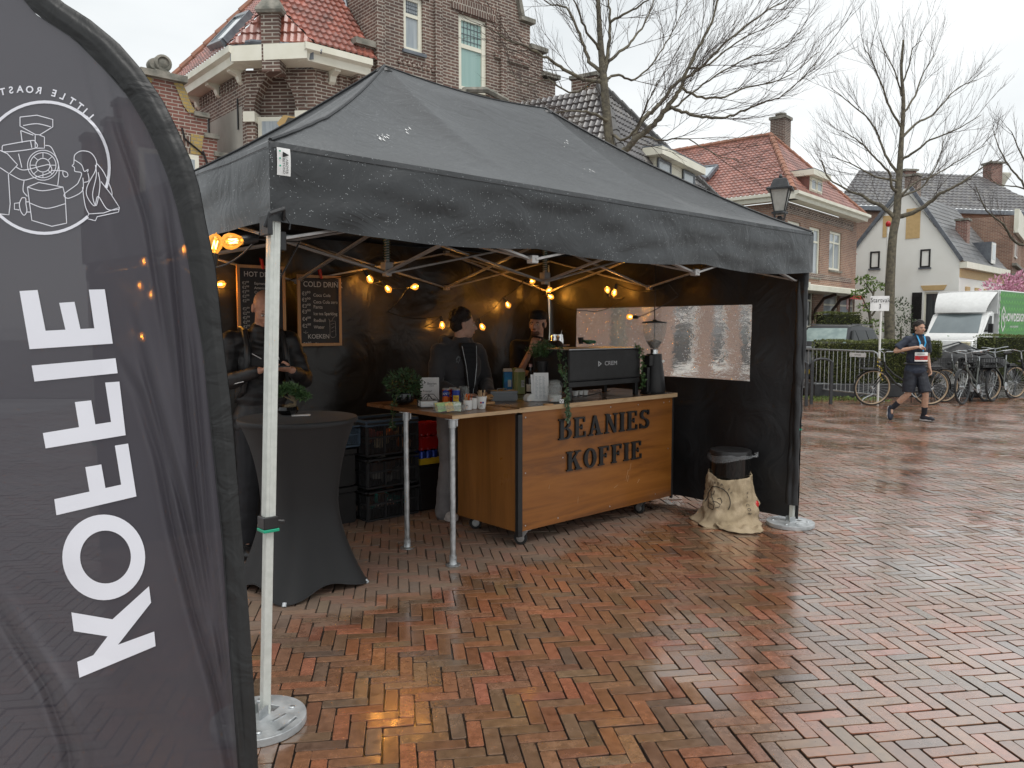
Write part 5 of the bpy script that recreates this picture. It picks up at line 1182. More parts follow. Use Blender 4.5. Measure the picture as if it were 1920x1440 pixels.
def fold(px,py):
 d=0
 for ln,amp,w_ in FOLDS:
  if not ln[0][1]<py<ln[-1][1]: continue
  for (xa,ya),(xb,yb) in zip(ln,ln[1:]):
   if ya<=py<=yb: xc=xa+(xb-xa)*(py-ya)/(yb-ya); break
  t=(py-ln[0][1])/(ln[-1][1]-ln[0][1]); k=max(0,math.sin(math.pi*min(1,t)))
  q=(px-xc)/w_; d+=amp*k*(math.exp(-q*q)-.55*math.exp(-((q-1.9)/1.2)**2))
 if py>1050: t=(py-1050)/400; d+=.012*t*math.sin((px+py*.45)/42)*max(0,1-px/430)
 return d+.003*noise.noise(Vector((px/130,py/160,0)))
def fp(px,py,off=0.0): return at(px,py,FY-off+fold(px,py)+(px-450)*-.00006)
def flagcloth():
 m,nt,b,out=newmat('thin_banner_cloth'); L=nt.links.new
 tcn=_n(nt,'ShaderNodeTexCoord'); n=_n(nt,'ShaderNodeTexNoise'); n.inputs['Scale'].default_value=2.2; n.inputs['Detail'].default_value=5; L(tcn.outputs['Object'],n.inputs['Vector'])
 r=_n(nt,'ShaderNodeValToRGB'); r.color_ramp.elements[0].color=(.06,.056,.068,1); r.color_ramp.elements[1].color=(.085,.08,.096,1); L(n.outputs['Fac'],r.inputs[0])
 L(r.outputs[0],b.inputs['Base Color']); b.inputs['Roughness'].default_value=.45; b.inputs['Sheen Weight'].default_value=.1
 tl=_n(nt,'ShaderNodeBsdfTranslucent'); tl.inputs[0].default_value=(.09,.085,.105,1)
 tr=_n(nt,'ShaderNodeBsdfTransparent')
 m1=_n(nt,'ShaderNodeMixShader'); m1.inputs[0].default_value=.4; L(b.outputs[0],m1.inputs[1]); L(tl.outputs[0],m1.inputs[2])
 m2=_n(nt,'ShaderNodeMixShader'); m2.inputs[0].default_value=.045; L(m1.outputs[0],m2.inputs[1]); L(tr.outputs[0],m2.inputs[2]); L(m2.outputs[0],out.inputs[0]); return m
m=MB(); ny,nx=170,170
y0_,y1_=-25,1780; xl=-260
def fg(u,v):
 y=y0_+(y1_-y0_)*v; xr=edge(Zp,y)
 lft=xl+120*max(0,(1-v*6))+0
 return fp(lft+(xr-lft)*u,y)
m.grid(fg,nx,ny); clo=m.build('banner_cloth',flagcloth(),ban,smooth=True,ang=180,fix=False)
M['sleeve']=fabric('black_pole_sleeve',(.010,.0103,.0105),(.016,.0165,.017),.5,bump=.3,wr=9)
m=MB()
def slv(u,v):
 y=-55+(1790+55)*v; xi=edge(Zp,y)-1; xo=edge(Zo,y); x=xi+(xo-xi)*u
 return fp(x,y,.002+.012*math.sin(math.pi*u)+.0015*math.sin(u*22+v*5))
m.grid(slv,10,120)
def slb(u,v):
 y=-55+(1790+55)*v; xi=edge(Zp,y)-1; xo=edge(Zo,y); x=xo+(xi-xo)*u
 return fp(x,y,.002-.02*math.sin(math.pi*u))
m.grid(slb,6,120); m.build('pole_sleeve',M['sleeve'],ban,smooth=True,ang=180,fix=False)
m=MB(); m.tube([fp(edge(Zp,y)+1,y,.0035) for y in range(-20,1780,30)],.0012,5); m.build('sleeve_seam',M['canopyline'],ban)
m=MB(); pb=at(478,1780,FY+.01); m.tube([pb+Vector((0,0,.05)),(pb.x,pb.y,.03)],.014,12); m.build('pole',M['steel'],ban,smooth=True)
m=MB(); m.lathe([(.2,0),(.2,.012),(.19,.018),(.03,.02),(.02,.06)],32,(pb.x,pb.y,0)); m.build('base_plate',M['darkmetal'],ban,smooth=True)
M['print']=mat('white_banner_print',(.78,.78,.84),(.74,.74,.8),rough=.5,scale=4)
def subd(poly,holes=None):
 bm=bmesh.new(); es=[]
 for lp in [poly]+(holes or []):
  vs=[]
  for i,(x,y) in enumerate(lp):
   x2,y2=lp[(i+1)%len(lp)]; n_=max(1,int(math.hypot(x2-x,y2-y)/25))
   for j in range(n_): vs.append(bm.verts.new((x+(x2-x)*j/n_,y+(y2-y)*j/n_,0)))
  es+=[bm.edges.new((vs[i],vs[(i+1)%len(vs)])) for i in range(len(vs))]
 bmesh.ops.triangle_fill(bm,edges=es,use_beauty=True,use_dissolve=False)
 V=[tuple(v.co[:2]) for v in bm.verts]; bm.verts.index_update(); Fc=[tuple(v.index for v in f.verts) for f in bm.faces]; bm.free(); return V,Fc
z2=lambda p: (p[0]/1.532,500+p[1]/1.532)
LT={'E': [(56,70),(108,67),(131,184),(188,181),(170,104),(214,101),(231,179),(271,177),(255,66),(301,65),(324,221),(85,237)],'I': [(91,284),(332,263),(338,306),(99,330)],'F': [(302,333),(343,330),(361,484),(131,522),(123,478),(227,461),(215,389),(262,384),(274,453),(319,446)],'F2': [(330,514),(368,508),(392,660),(162,714),(156,668),(257,646),(245,576),(291,568),(303,636),(348,626)],'K': [(205,993),(323,1013),(428,918),(434,965),(339,1086),(443,1048),(447,1090),(228,1181),(222,1135),(268,1116),(309,1062),(212,1047)]}
def elp(cx,cy,rx,ry,n=48,rot=0): return [(cx+rx*math.cos(t)*math.cos(rot)-ry*math.sin(t)*math.sin(rot),cy+rx*math.cos(t)*math.sin(rot)+ry*math.sin(t)*math.cos(rot)) for t in [2*math.pi*i/n for i in range(n)]]
for k_,pl_ in list(LT.items())+[('O',None)]:
 if pl_: V,Fc=subd([z2(p) for p in pl_])
 else: V,Fc=subd([z2(p) for p in elp(298,835,119,123)],[[z2(p) for p in elp(303,834,73,76)]])
 m=MB(); m.add([fp(x,y,.0022) for x,y in V],Fc); m.build('letter',M['print'],clo,fix=False,label='white printed letter '+k_[0])
 # emblem: line drawing of a drum roaster and a girl, plus the arched words
z1=lambda p: (p[0]/2.88,p[1]/2.88)
def ribbon(mb,pts,w_):
 P_=[]
 for a,b in zip(pts,pts[1:]):
  n_=max(1,int(math.hypot(b[0]-a[0],b[1]-a[1])/8)); P_+=[(a[0]+(b[0]-a[0])*i/n_,a[1]+(b[1]-a[1])*i/n_) for i in range(n_)]
 P_.append(pts[-1]); vs=[]
 for i,p in enumerate(P_):
  a=P_[max(0,i-1)]; b=P_[min(len(P_)-1,i+1)]; dx,dy=b[0]-a[0],b[1]-a[1]; l=math.hypot(dx,dy) or 1
  vs+=[fp(p[0]-dy/l*w_/2,p[1]+dx/l*w_/2,.0022),fp(p[0]+dy/l*w_/2,p[1]-dx/l*w_/2,.0022)]
 mb.add(vs,[(2*i,2*i+1,2*i+3,2*i+2) for i in range(len(P_)-1)])
def smooth(pts,n=6):
 o=[]
 for i in range(len(pts)-1):
  p0,p1,p2,p3=pts[max(0,i-1)],pts[i],pts[i+1],pts[min(len(pts)-1,i+2)]
  for j in range(n):
   t=j/n; o.append(tuple(.5*(2*p1[k]+(p2[k]-p0[k])*t+(2*p0[k]-5*p1[k]+4*p2[k]-p3[k])*t*t+(3*p1[k]-p0[k]-3*p2[k]+p3[k])*t**3) for k in (0,1)))
 return o+[pts[-1]]
m=MB()
ci=[(240+350*math.cos(R(a)),905+355*math.sin(R(a))) for a in range(-180,23,6)]
ribbon(m,[z1(p) for p in ci],5.5)
ribbon(m,[z1(p) for p in [(240+350*math.cos(R(a)),905+355*math.sin(R(a))) for a in range(48,185,6)]],5.5)
m.build('emblem_ring',M['print'],clo,fix=False)
m=MB()
LN=[([(108,632),(200,622),(285,645),(285,685),(215,728),(190,726),(108,680),(108,632)],0),([(125,678),(200,668),(275,685)],1),([(112,705),(120,770)],0),([(112,705),(180,730)],0),([(190,730),(190,800),(240,800),(240,740),(215,730)],0),([(15,785),(160,760),(190,765),(190,800),(30,820),(12,800),(15,785)],1),([(165,762),(172,798)],0),([(0,812),(40,830),(95,890),(50,938),(0,905)],0),([(85,900),(130,918),(230,895),(265,890),(280,915),(262,935),(180,960),(120,972),(55,940)],1),([(275,920),(340,922)],0),([(340,922),(362,932),(366,950),(350,955),(340,940),(340,922)],1),([(245,785),(280,800),(318,900),(312,1000)],1),([(100,830),(118,905)],0),([(45,940),(55,1100),(48,1160),(0,1155)],0),([(148,1010),(210,985),(340,1010),(352,1060),(360,1205),(280,1222),(172,1190),(148,1010)],0),([(148,1010),(230,1030),(340,1010)],1),([(158,1095),(250,1125),(352,1100)],1),([(130,975),(125,1030),(148,1060)],1),([(118,1068),(138,1070),(140,1100),(145,1140),(130,1162),(112,1140),(105,1100),(118,1068)],1),([(105,1095),(78,1098),(78,1130),(105,1134)],0),([(140,1090),(160,1090)],0),([(145,1145),(165,1145)],0),([(400,862),(398,885),(390,895),(402,905),(405,925),(440,935),(425,980),(410,1000),(350,1045),(352,1065),(380,1068),(445,1030),(448,960)],1),([(400,862),(405,835),(440,815),(490,825),(520,870),(515,920),(500,950)],1),([(400,862),(440,890),(455,925),(475,915),(472,930)],1),([(520,880),(560,930),(600,1020),(605,1055)],1),([(515,890),(520,950),(500,1050),(520,1110),(540,1000),(530,930)],1),([(545,980),(600,1050),(645,1120),(560,1150),(480,1155),(468,1180),(515,1192),(525,1170),(640,1145),(645,1120)],0),([(445,1010),(460,1110),(480,1155)],1),([(500,950),(470,1010),(470,1060),(510,1112),(530,1060),(580,1130),(645,1130)],1),([(475,935),(480,975),(455,985)],1)]
for pts,sm in LN: ribbon(m,[z1(p) for p in (smooth(pts) if sm else pts)],1.5)
for r_ in (88,74,40): ribbon(m,[z1((232+r_*.95*math.cos(R(a)),892+r_*.92*math.sin(R(a)))) for a in range(0,361,12)],1.4)
for a in range(0,360,45): ribbon(m,[z1((232+40*math.cos(R(a)),892+40*math.sin(R(a)))),z1((232+70*math.cos(R(a)),892+66*math.sin(R(a))))],1.2)
m.build('emblem_drawing',M['print'],clo,fix=False)
m=MB()
for ch,(x,y,rot) in zip('LITTLE ROAST',((486,628,48),(458,601,43),(430,576,38),(388,548,32),(338,521,24),(292,505,16),(250,498,0),(210,490,8),(160,485,3),(108,483,-2),(60,488,-7),(14,497,-12))):
 if ch==' ': continue
 c_,s_=math.cos(R(rot)),math.sin(R(rot))
 def ff(px,py,pz,x=x,y=y,c_=c_,s_=s_):
  u,v=-px,-py; X_,Y_=x+u*c_-v*s_,y+u*s_+v*c_; q=z1((X_,Y_)); return fp(q[0],q[1],.0022)
 put_text(m,ch,52,ff,bold=1.2)
m.build('emblem_lettering',M['print'],clo,fix=False)
# ============================================================ people
def skinmat(name,c):
 m=mat(name,c,tuple(x*.82 for x in c),rough=.5,scale=30,bump=.1,bscale=200); b=m.node_tree.nodes['Principled BSDF']
 b.inputs['Subsurface Weight'].default_value=.15; b.inputs['Subsurface Radius'].default_value=(.02,.008,.004); return m
M['skin1']=skinmat('ruddy_skin',(.5,.27,.19)); M['skin2']=skinmat('pale_skin',(.52,.32,.24)); M['skin3']=skinmat('runner_skin',(.5,.3,.21))
M['eyewhite']=mat('eye_white',(.6,.58,.55),rough=.2); M['iris']=mat('dark_iris',(.04,.025,.015),rough=.15)
M['lip']=mat('lip',(.38,.16,.13),rough=.45)
def fuse(mb,name,mt,parent,vox,wr=0,wf=6,label=None,smooth_it=4):
 me=bpy.data.meshes.new(name); me.from_pydata(mb.v,[],mb.f); bm=bmesh.new(); bm.from_mesh(me); bmesh.ops.recalc_face_normals(bm,faces=bm.faces); bm.to_mesh(me); bm.free()
 o=bpy.data.objects.new(name,me); COL.objects.link(o)
 r=o.modifiers.new('r','REMESH'); r.mode='VOXEL'; r.voxel_size=vox; r.use_smooth_shade=True
 s=o.modifiers.new('s','SMOOTH'); s.factor=.5; s.iterations=smooth_it
 evalmesh(o,name); me=o.data
 if wr:
  me.update(); n=len(me.vertices); co=np.empty(n*3,np.float32); no=np.empty(n*3,np.float32); me.vertices.foreach_get('co',co); me.vertices.foreach_get('normal',no); co=co.reshape(-1,3); no=no.reshape(-1,3)
  d=np.array([noise.noise(Vector((c[0]*wf,c[1]*wf,c[2]*wf*1.6)))+.5*noise.noise(Vector((c[0]*wf*2.5+9,c[1]*wf*2.5,c[2]*wf*4))) for c in co]); co+=no*(d*wr)[:,None]; me.vertices.foreach_set('co',co.reshape(-1)); me.update()
 me.materials.clear(); me.materials.append(mt); o.parent=parent
 if label: o['label']=label
 return o
def hand(mb,w,d,n,side,curl=.5,s=1.0,tcurl=.3,spread=.06):
 w=Vector(w); d=Vector(d).normalized(); n=Vector(n); n=(n-d*n.dot(d)).normalized(); q=d.cross(n)*side
 for k in (-.026,-.009,.009,.026): mb.cap(w+q*k*.5*s,w+d*.082*s+q*k*s,.0145*s,.0115*s,8)
 for i,(k,L_) in enumerate(((.030,.072),(.010,.081),(-.010,.076),(-.029,.06))):
  p=w+d*.084*s+q*k*s; a=curl*(.8+.12*i); dd=(d+q*spread*(1.5-i)).normalized()
  for j,f in enumerate((.45,.31,.24)):
   ax=dd.cross(n).normalized(); dd=Matrix.Rotation(-a if False else a,3,dd.cross(n)) @ dd; nn_=Matrix.Rotation(a,3,ax) @ n
   p2=p+dd*L_*f*s; mb.cap(p,p2,(.0095-.001*j)*s,(.0088-.001*j)*s,8); p=p2; n_keep=n; n=nn_
  n=hand_n(d,q,side)
 p=w+d*.02*s+q*.028*s; p2=p+(d*.7+q*.65+n*.3).normalized()*.042*s; p3=p2+(d*.9+q*(.35-tcurl)+n*tcurl).normalized()*.03*s
 mb.cap(p,p2,.0135*s,.011*s,8); mb.cap(p2,p3,.0105*s,.009*s,8)
def hand_n(d,q,side): return (q*side).cross(d)*1.0
def headmesh(mb,c,Rm,s=1.0,neck=None):
 T=lambda x,y,z: Vector(c)+Rm @ Vector((x*s,y*s,z*s)); e=lambda p,r,n=16: mb.ell(T(*p),tuple(q*s for q in r),Rm,n)
 e((0,.014,.032),(.073,.09,.084)); e((0,-.02,-.02),(.062,.072,.085)); e((0,-.052,-.083),(.03,.03,.024)); e((0,-.02,-.07),(.05,.05,.04))
 e((0,-.076,.022),(.048,.018,.012)); e((.036,-.058,-.028),(.024,.024,.024)); e((-.036,-.058,-.028),(.024,.024,.024))
 mb.cap(T(0,-.09,.006),T(0,-.107,-.026),.007*s,.0115*s); e((.011,-.096,-.03),(.009,.01,.008)); e((-.011,-.096,-.03),(.009,.01,.008))
 e((0,-.088,-.056),(.022,.009,.005),12); e((0,-.087,-.065),(.018,.009,.0055),12); e((0,-.085,-.047),(.02,.008,.008),12)
 for x in (-1,1): e((x*.075,.004,-.008),(.009,.02,.032)); e((x*.078,.012,.002),(.006,.016,.022))
 return T
def face(par,T,Rm,s=1.0,brow=None,look=(0,0)):
 for x in (-1,1):
  m=MB(); m.ell(T(x*.03,-.079,-.001),tuple(q*s for q in (.0125,.0075,.0065)),Rm,12); ey=m.build('eye',M['eyewhite'],par,smooth=True)
  m=MB(); m.ell(T(x*.03+look[0],-.0848,-.001+look[1]),tuple(q*s for q in (.0052,.0022,.0052)),Rm,10); m.build('iris',M['iris'],ey,smooth=True)
  if brow: m=MB(); m.tube([T(x*.014,-.092,.014),T(x*.03,-.091,.0195),T(x*.047,-.08,.015)],[.003*s,.0038*s,.002*s],6); m.build('eyebrow',brow,par,smooth=True)
 m=MB(); m.ell(T(0,-.0935,-.0605),tuple(q*s for q in (.0215,.0035,.0065)),Rm,12); m.build('lips',M['lip'],par,smooth=True)
V_=Vector
def limb(mb,pts,rs,n=12):
 for a,b,r0,r1 in zip(pts,pts[1:],rs,rs[1:]): mb.cap(a,b,r0,r1,n)
def torso(mb,J,g=0.0,wide=1.0):
 pel,ch,nk=V_(J['pelvis']),V_(J['chest']),V_(J['neck']); sl_,sr_=V_(J['sl']),V_(J['sr']); up=(nk-pel).normalized(); ax=(sr_-sl_).normalized(); fw=up.cross(ax).normalized()
 Rm=Matrix((ax,-fw if False else ax.cross(up)*-1,up)).transposed()
 mb.ell(pel,(.165*wide+g,.115+g,.13+g),Rm,18); mb.ell(pel.lerp(ch,.5),(.15*wide+g,.108+g,.16+g),Rm,18); mb.ell(ch,(.175*wide+g,.12+g,.17+g),Rm,18)
 mb.cap(sl_.lerp(ch+up*.1,.18),sr_.lerp(ch+up*.1,.18),.062+g,.062+g,14); mb.cap(nk-up*.06,nk+up*.01,.085+g,.06+g,14)
def build_person(label,loc,rz,J,skin,head_R,s=1.0,vox=.0058,hands=None,brow=None,look=(0,0),group=None,name='person'):
 t=thing(name,label,'person',loc,rz,group); m=MB(); torso(m,J,-.012); hc=V_(J['head'])
 T=headmesh(m,hc,head_R,s); m.cap(V_(J['neck'])-V_((0,0,.04)),hc+head_R @ V_((0,.02,-.05)),.056,.052,14)
 for q in 'lr':
  limb(m,[V_(J['s'+q]),V_(J['e'+q])],[.05,.038]); limb(m,[V_(J['e'+q]),V_(J['w'+q])],[.038,.025])
  limb(m,[V_(J['h'+q]),V_(J['k'+q])],[.083,.052]); limb(m,[V_(J['k'+q]),V_(J['k'+q]).lerp(V_(J['a'+q]),.35),V_(J['a'+q])],[.05,.054,.036])
  a_=V_(J['a'+q]); tdir=V_(J['t'+q])-a_; m.cap(a_-tdir*.1,a_+tdir*.62,.026,.018)
  w=V_(J['w'+q]); h=(hands or {}).get(q) or {}
  d=V_(h.get('d',tuple(w-V_(J['e'+q])))); hand(m,w+d.normalized()*.01,d,h.get('n',(0,1,0)),h.get('side',1),h.get('curl',.45))
 b=fuse(m,'body',skin,t,vox,smooth_it=2); face(t,T,head_R,s,brow,look); return t,T
def shoe(par,a,tdir,mt,sole,L_=.27,name='shoe',up=(0,0,1)):
 a=V_(a); d=V_(tdir).normalized(); up=V_(up); x=d.cross(up).normalized(); up=x.cross(d); Rm=Matrix((x,d,up)).transposed()
 m=MB(); m.ell(a+d*.03-up*.045,(.05,.11,.05),Rm,16); m.ell(a+d*.12-up*.048,(.05,.09,.042),Rm,16); m.cap(a-up*.03-d*.015,a+up*.02-d*.01,.046,.042,12)
 o=fuse(m,name,mt,par,.007,smooth_it=3)
 m=MB(); pr=[(.0,-.078),(.035,-.06),(.042,0),(.05,.1),(.04,.165),(0,.2),(-.04,.165),(-.05,.1),(-.042,0),(-.035,-.06)]
 vs=[a+x*p*.95+d*(q)-up*(.086-.018*max(0,(q-.1))*6) for p,q in pr]+[a+x*p+d*q-up*(.062-.01*max(0,q-.1)*6) for p,q in pr]; n=len(pr)
 m.add(vs,[tuple(range(n)),tuple(range(2*n-1,n-1,-1))]+[(i,(i+1)%n,(i+1)%n+n,i+n) for i in range(n)]); m.build('sole',sole,o,bev=.004,smooth=True); return o
def rotm(x=0,y=0,z=0): return Matrix.Rotation(R(z),3,'Z') @ Matrix.Rotation(R(x),3,'X') @ Matrix.Rotation(R(y),3,'Y')
def clothes(par,name,mt,fn,vox=.009,wr=.006,wf=6,label=None): m=MB(); fn(m); return fuse(m,name,mt,par,vox,wr,wf,label)
M['jacket']=mat('black_jacket',(.017,.0165,.018),(.011,.011,.012),rough=.5,scale=5,bump=.3,bscale=12); M['jeansdark']=mat('dark_trousers',(.02,.021,.025),rough=.8)
M['hoodie']=mat('dark_grey_hoodie',(.05,.048,.05),(.038,.036,.038),rough=.9,scale=7,bump=.35,bscale=14,sheen=.15); M['jeansgrey']=mat('grey_jeans',(.2,.195,.2),(.15,.145,.15),rough=.85,scale=9,bump=.3,bscale=20)
M['hairdark']=mat('dark_brown_hair',(.02,.013,.01),(.01,.007,.006),rough=.45,scale=60,bump=.8,bscale=120)
M['shirtblack']=mat('black_shirt',(.012,.012,.014),rough=.8,scale=8,bump=.2)
M['shoewhite']=mat('white_trainer',(.6,.58,.57),(.5,.48,.47),rough=.6,scale=10)
# ---- bald man looking down at his phone
J=dict(pelvis=(0,.02,.98),chest=(0,0,1.36),neck=(0,-.03,1.58),head=(.0,-.115,1.745),sl=(-.2,.0,1.52),sr=(.2,.0,1.52),el=(-.27,-.07,1.24),er=(.27,-.1,1.24),wl=(-.1,-.33,1.33),wr=(.1,-.37,1.33),hl=(-.09,.02,.95),hr=(.09,.02,.95),kl=(-.11,-.01,.52),kr=(.1,-.03,.52),al=(-.12,.04,.09),ar=(.12,.03,.09),tl=(-.15,-.13,.04),tr=(.16,-.14,.04))
HR=rotm(x=38)
p1,T=build_person('bald man in a black jacket looking down at his phone behind the bar table',(-1.76,5.4,0),R(33),J,M['skin1'],HR,1.04,hands=dict(l=dict(d=(.85,-.25,.1),n=(-.1,.3,1),side=1,curl=.35),r=dict(d=(-.8,-.1,.15),n=(.1,.4,.95),side=-1,curl=.5)),brow=mat('grey_brow',(.2,.13,.1),rough=.8))
def jk(m):
 torso(m,J,.022,1.08); limb(m,[V_(J['sl']),V_(J['el'])],[.075,.06]); limb(m,[V_(J['el']),V_(J['wl']).lerp(V_(J['el']),.1)],[.06,.04]); limb(m,[V_(J['sr']),V_(J['er'])],[.075,.06]); limb(m,[V_(J['er']),V_(J['wr']).lerp(V_(J['er']),.1)],[.06,.04])
 m.ell((0,.02,.93),(.2,.145,.12),n=18); m.lathe([(.085,1.54),(.078,1.585),(.072,1.62),(.066,1.625),(.06,1.58)],24,(0,-.02,0))
jko=clothes(p1,'jacket',M['jacket'],jk,wr=.012,wf=7)
clothes(p1,'trousers',M['jeansdark'],lambda m: [m.ell((0,.02,.95),(.17,.12,.12),n=18)]+[limb(m,[V_(J['h'+q]),V_(J['k'+q]),V_(J['a'+q])+V_((0,0,.02))],[.1,.075,.062]) for q in 'lr'])
for q in 'lr': shoe(p1,J['a'+q],V_(J['t'+q])-V_(J['a'+q])+V_((0,0,.05)),M['blackplastic'],M['rubber'])
m=MB(); m.ell((0,.2,1.32),(.15,.1,.24),n=18); m.ell((0,.27,1.2),(.12,.06,.12),n=16); fuse(m,'backpack',M['jacket'],p1,.012,.006,8)
for x in (-.125,.125):
 m=MB(); m.tube([(x,.13,1.5),(x,.05,1.605),(x,-.06,1.585),(x*1.02,-.135,1.48),(x*1.1,-.15,1.35),(x*1.25,-.1,1.18),(x*1.3,.05,1.1)],.021,8); m.build('backpack_strap',M['blackplastic'],p1,smooth=True)
m=MB(); m.bar((-.105,-.163,1.435),(-.045,-.163,1.40),.012,.004); m.bar((.07,-.163,1.41),(.075,-.16,1.36),.016,.004); m.bar((-.27,-.14,1.225),(-.19,-.26,1.255),.006,.004)
m.build('reflective_mark',M['paper'],jko)
ph=thing('smartphone','black smartphone held in both hands by the bald man','phone',p1.matrix_world @ V_((0,0,0)),R(33)); bpy.context.view_layer.update()
ph.location=Matrix.Rotation(R(33),4,'Z') @ V_((.0,-.395,1.375))+V_((-1.76,5.4,0)); Mph=rotm(x=35)
m=MB(); m.box((0,0,0),(.15,.074,.009),Mph); m.build('phone_body',M['glossblack'],ph,bev=.003); m=MB(); m.box(Mph @ V_((0,0,.0052)),(.135,.066,.0006),Mph); m.build('screen',mat('dark_screen',(.02,.02,.025),rough=.05),ph)
# ---- barista in a hoodie, looking away to the right
J=dict(pelvis=(0,.03,.93),chest=(0,.0,1.28),neck=(0,-.03,1.47),head=(.01,-.06,1.635),sl=(-.19,.01,1.41),sr=(.19,.01,1.41),el=(-.25,-.02,1.14),er=(.25,-.04,1.14),wl=(-.14,-.26,1.075),wr=(.1,-.29,1.075),hl=(-.09,.03,.9),hr=(.09,.03,.9),kl=(-.1,.0,.49),kr=(.11,-.02,.49),al=(-.11,.04,.09),ar=(.13,.04,.09),tl=(-.14,-.12,.05),tr=(.18,-.12,.05))
HR=rotm(z=62,x=4)
q=gp(850,980); base=V_((-.445,6.44,0))
p2,T=build_person('dark haired barista in a grey hoodie and pale jeans, head turned away',base,R(38),J,M['skin2'],HR,1.0,hands=dict(l=dict(d=(.7,-.6,-.05),n=(0,0,-1),side=-1,curl=.25),r=dict(d=(-.7,-.5,0),n=(0,0,-1),side=1,curl=.3)),brow=M['hairdark'])
def hd(m):
 torso(m,J,.024,1.05); limb(m,[V_(J['sl']),V_(J['el'])],[.078,.066]); limb(m,[V_(J['el']),V_(J['wl']).lerp(V_(J['el']),.12)],[.066,.046]); limb(m,[V_(J['sr']),V_(J['er'])],[.078,.066]); limb(m,[V_(J['er']),V_(J['wr']).lerp(V_(J['er']),.12)],[.066,.046])
 m.ell((0,.03,.9),(.19,.14,.1),n=18); m.tube([(.075,-.07,1.44),(.12,.02,1.5),(.08,.11,1.5),(0,.135,1.49),(-.08,.11,1.5),(-.12,.02,1.5),(-.075,-.07,1.44)],[.03,.042,.05,.055,.05,.042,.03],10)
hdo=clothes(p2,'hoodie',M['hoodie'],hd,wr=.011,wf=7)
def shp(m):
 for i in range(12): z=1.02+i*.04; w_=.012+.058*(i/11)**.9; m.box((0,-.146-.004*math.sin(i)-.012*(z>1.12)+.03*max(0,z-1.3)/.16,z),(w_*2,.05,.05))
clothes(p2,'shirt',M['shirtblack'],shp,vox=.006,wr=.003)
m=MB()
for s_ in (-1,1): m.tube([(s_*(.014+.058*(i/11)**.9),-.174-.010*(i>2)+.03*max(0,(1.02+i*.04)-1.3)/.16,1.02+i*.04) for i in range(12)],.0022,5)
m.bar((0,-.178,1.02),(0,-.17,.86),.005,.003); m.build('zip',M['steel'],hdo)
m=MB();
for i in range(9): m.ell((-.115+rnd.uniform(-.022,.022),-.168+rnd.uniform(-.003,.002),1.35+rnd.uniform(-.025,.025)),(.006,.003,.009),n=6)
m.build('chest_print',M['grey'],hdo)
def jn(m):
 m.ell((0,.03,.92),(.165,.12,.1),n=18)
 for q in 'lr': limb(m,[V_(J['h'+q]),V_(J['k'+q]),V_(J['a'+q])+V_((0,0,-.02))],[.105,.088,.1])
clothes(p2,'jeans',M['jeansgrey'],jn,wr=.008)
for q in 'lr': shoe(p2,J['a'+q],V_(J['t'+q])-V_(J['a'+q])+V_((0,0,.04)),M['shoewhite'],M['shoewhite'])
def hair(m,T,Rm,s,n=90,seed=2,low=-.01,front=.02,r=.018,cap=True):
 rr=random.Random(seed)
 m.ell(T(0,.026,.05),(.082*s,.092*s,.082*s),Rm,20); m.ell(T(0,.05,.0),(.074*s,.066*s,.072*s),Rm,18)
 for _ in range(n):
  th=rr.uniform(0,2*math.pi); ph_=rr.uniform(.0,1.7); x,y,z=math.sin(ph_)*math.cos(th),math.sin(ph_)*math.sin(th),math.cos(ph_)
  if y<-.35 and z<.55: continue
  m.ell(T(x*.08,.028+y*.092,.045+z*.085),r*rr.uniform(.7,1.1)*s,Rm,8)
clothes(p2,'hair',M['hairdark'],lambda m: hair(m,T,HR,1.0,130),vox=.006,wr=.004,wf=30)
# ---- barista with a cap, hand on chin
J=dict(pelvis=(0,.03,.93),chest=(0,.0,1.29),neck=(0,-.02,1.48),head=(.01,-.05,1.645),sl=(-.19,.0,1.42),sr=(.19,.0,1.42),el=(-.17,-.17,1.15),er=(.2,-.16,1.18),wl=(-.045,-.2,1.405),wr=(-.07,-.25,1.19),hl=(-.09,.03,.9),hr=(.09,.03,.9),kl=(-.1,.0,.49),kr=(.1,-.02,.49),al=(-.11,.04,.09),ar=(.12,.04,.09),tl=(-.13,-.12,.05),tr=(.14,-.12,.05))
HR=rotm(z=-18,x=4,y=4)
p3,T=build_person('bearded barista in a black cap resting his chin on his hand in the back corner',(.235,7.3,0),R(-4),J,M['skin2'],HR,1.0,hands=dict(l=dict(d=(.25,.05,.6),n=(.3,1,0),side=-1,curl=.85),r=dict(d=(-.8,0,.1),n=(0,1,0),side=1,curl=.4)),brow=M['hairdark'],look=(.002,0))
def ts(m):
 torso(m,J,.016,1.03)
 for q in 'lr': limb(m,[V_(J['s'+q]),V_(J['e'+q])],[.075,.066])
clothes(p3,'shirt',M['shirtblack'],ts,wr=.008)
clothes(p3,'trousers',M['jeansdark'],lambda m: [m.ell((0,.03,.92),(.16,.12,.12),n=18)]+[limb(m,[V_(J['h'+q]),V_(J['k'+q]),V_(J['a'+q])],[.1,.075,.065]) for q in 'lr'])
for q in 'lr': shoe(p3,J['a'+q],V_(J['t'+q])-V_(J['a'+q])+V_((0,0,.04)),M['blackplastic'],M['rubber'])
m=MB(); m.lathe([(.084,.045),(.087,.065),(.08,.1),(.055,.125),(.02,.134),(.001,.135)],28,T(0,.014,-.0),HR,sy=1.14); pk_=[T(.066*math.cos(a),-.062-.06*abs(math.sin(a)),.062-.008*abs(math.cos(a))) for a in np.linspace(math.pi,2*math.pi,12)]
cpo=m.build('cap',M['shirtblack'],p3,smooth=True)
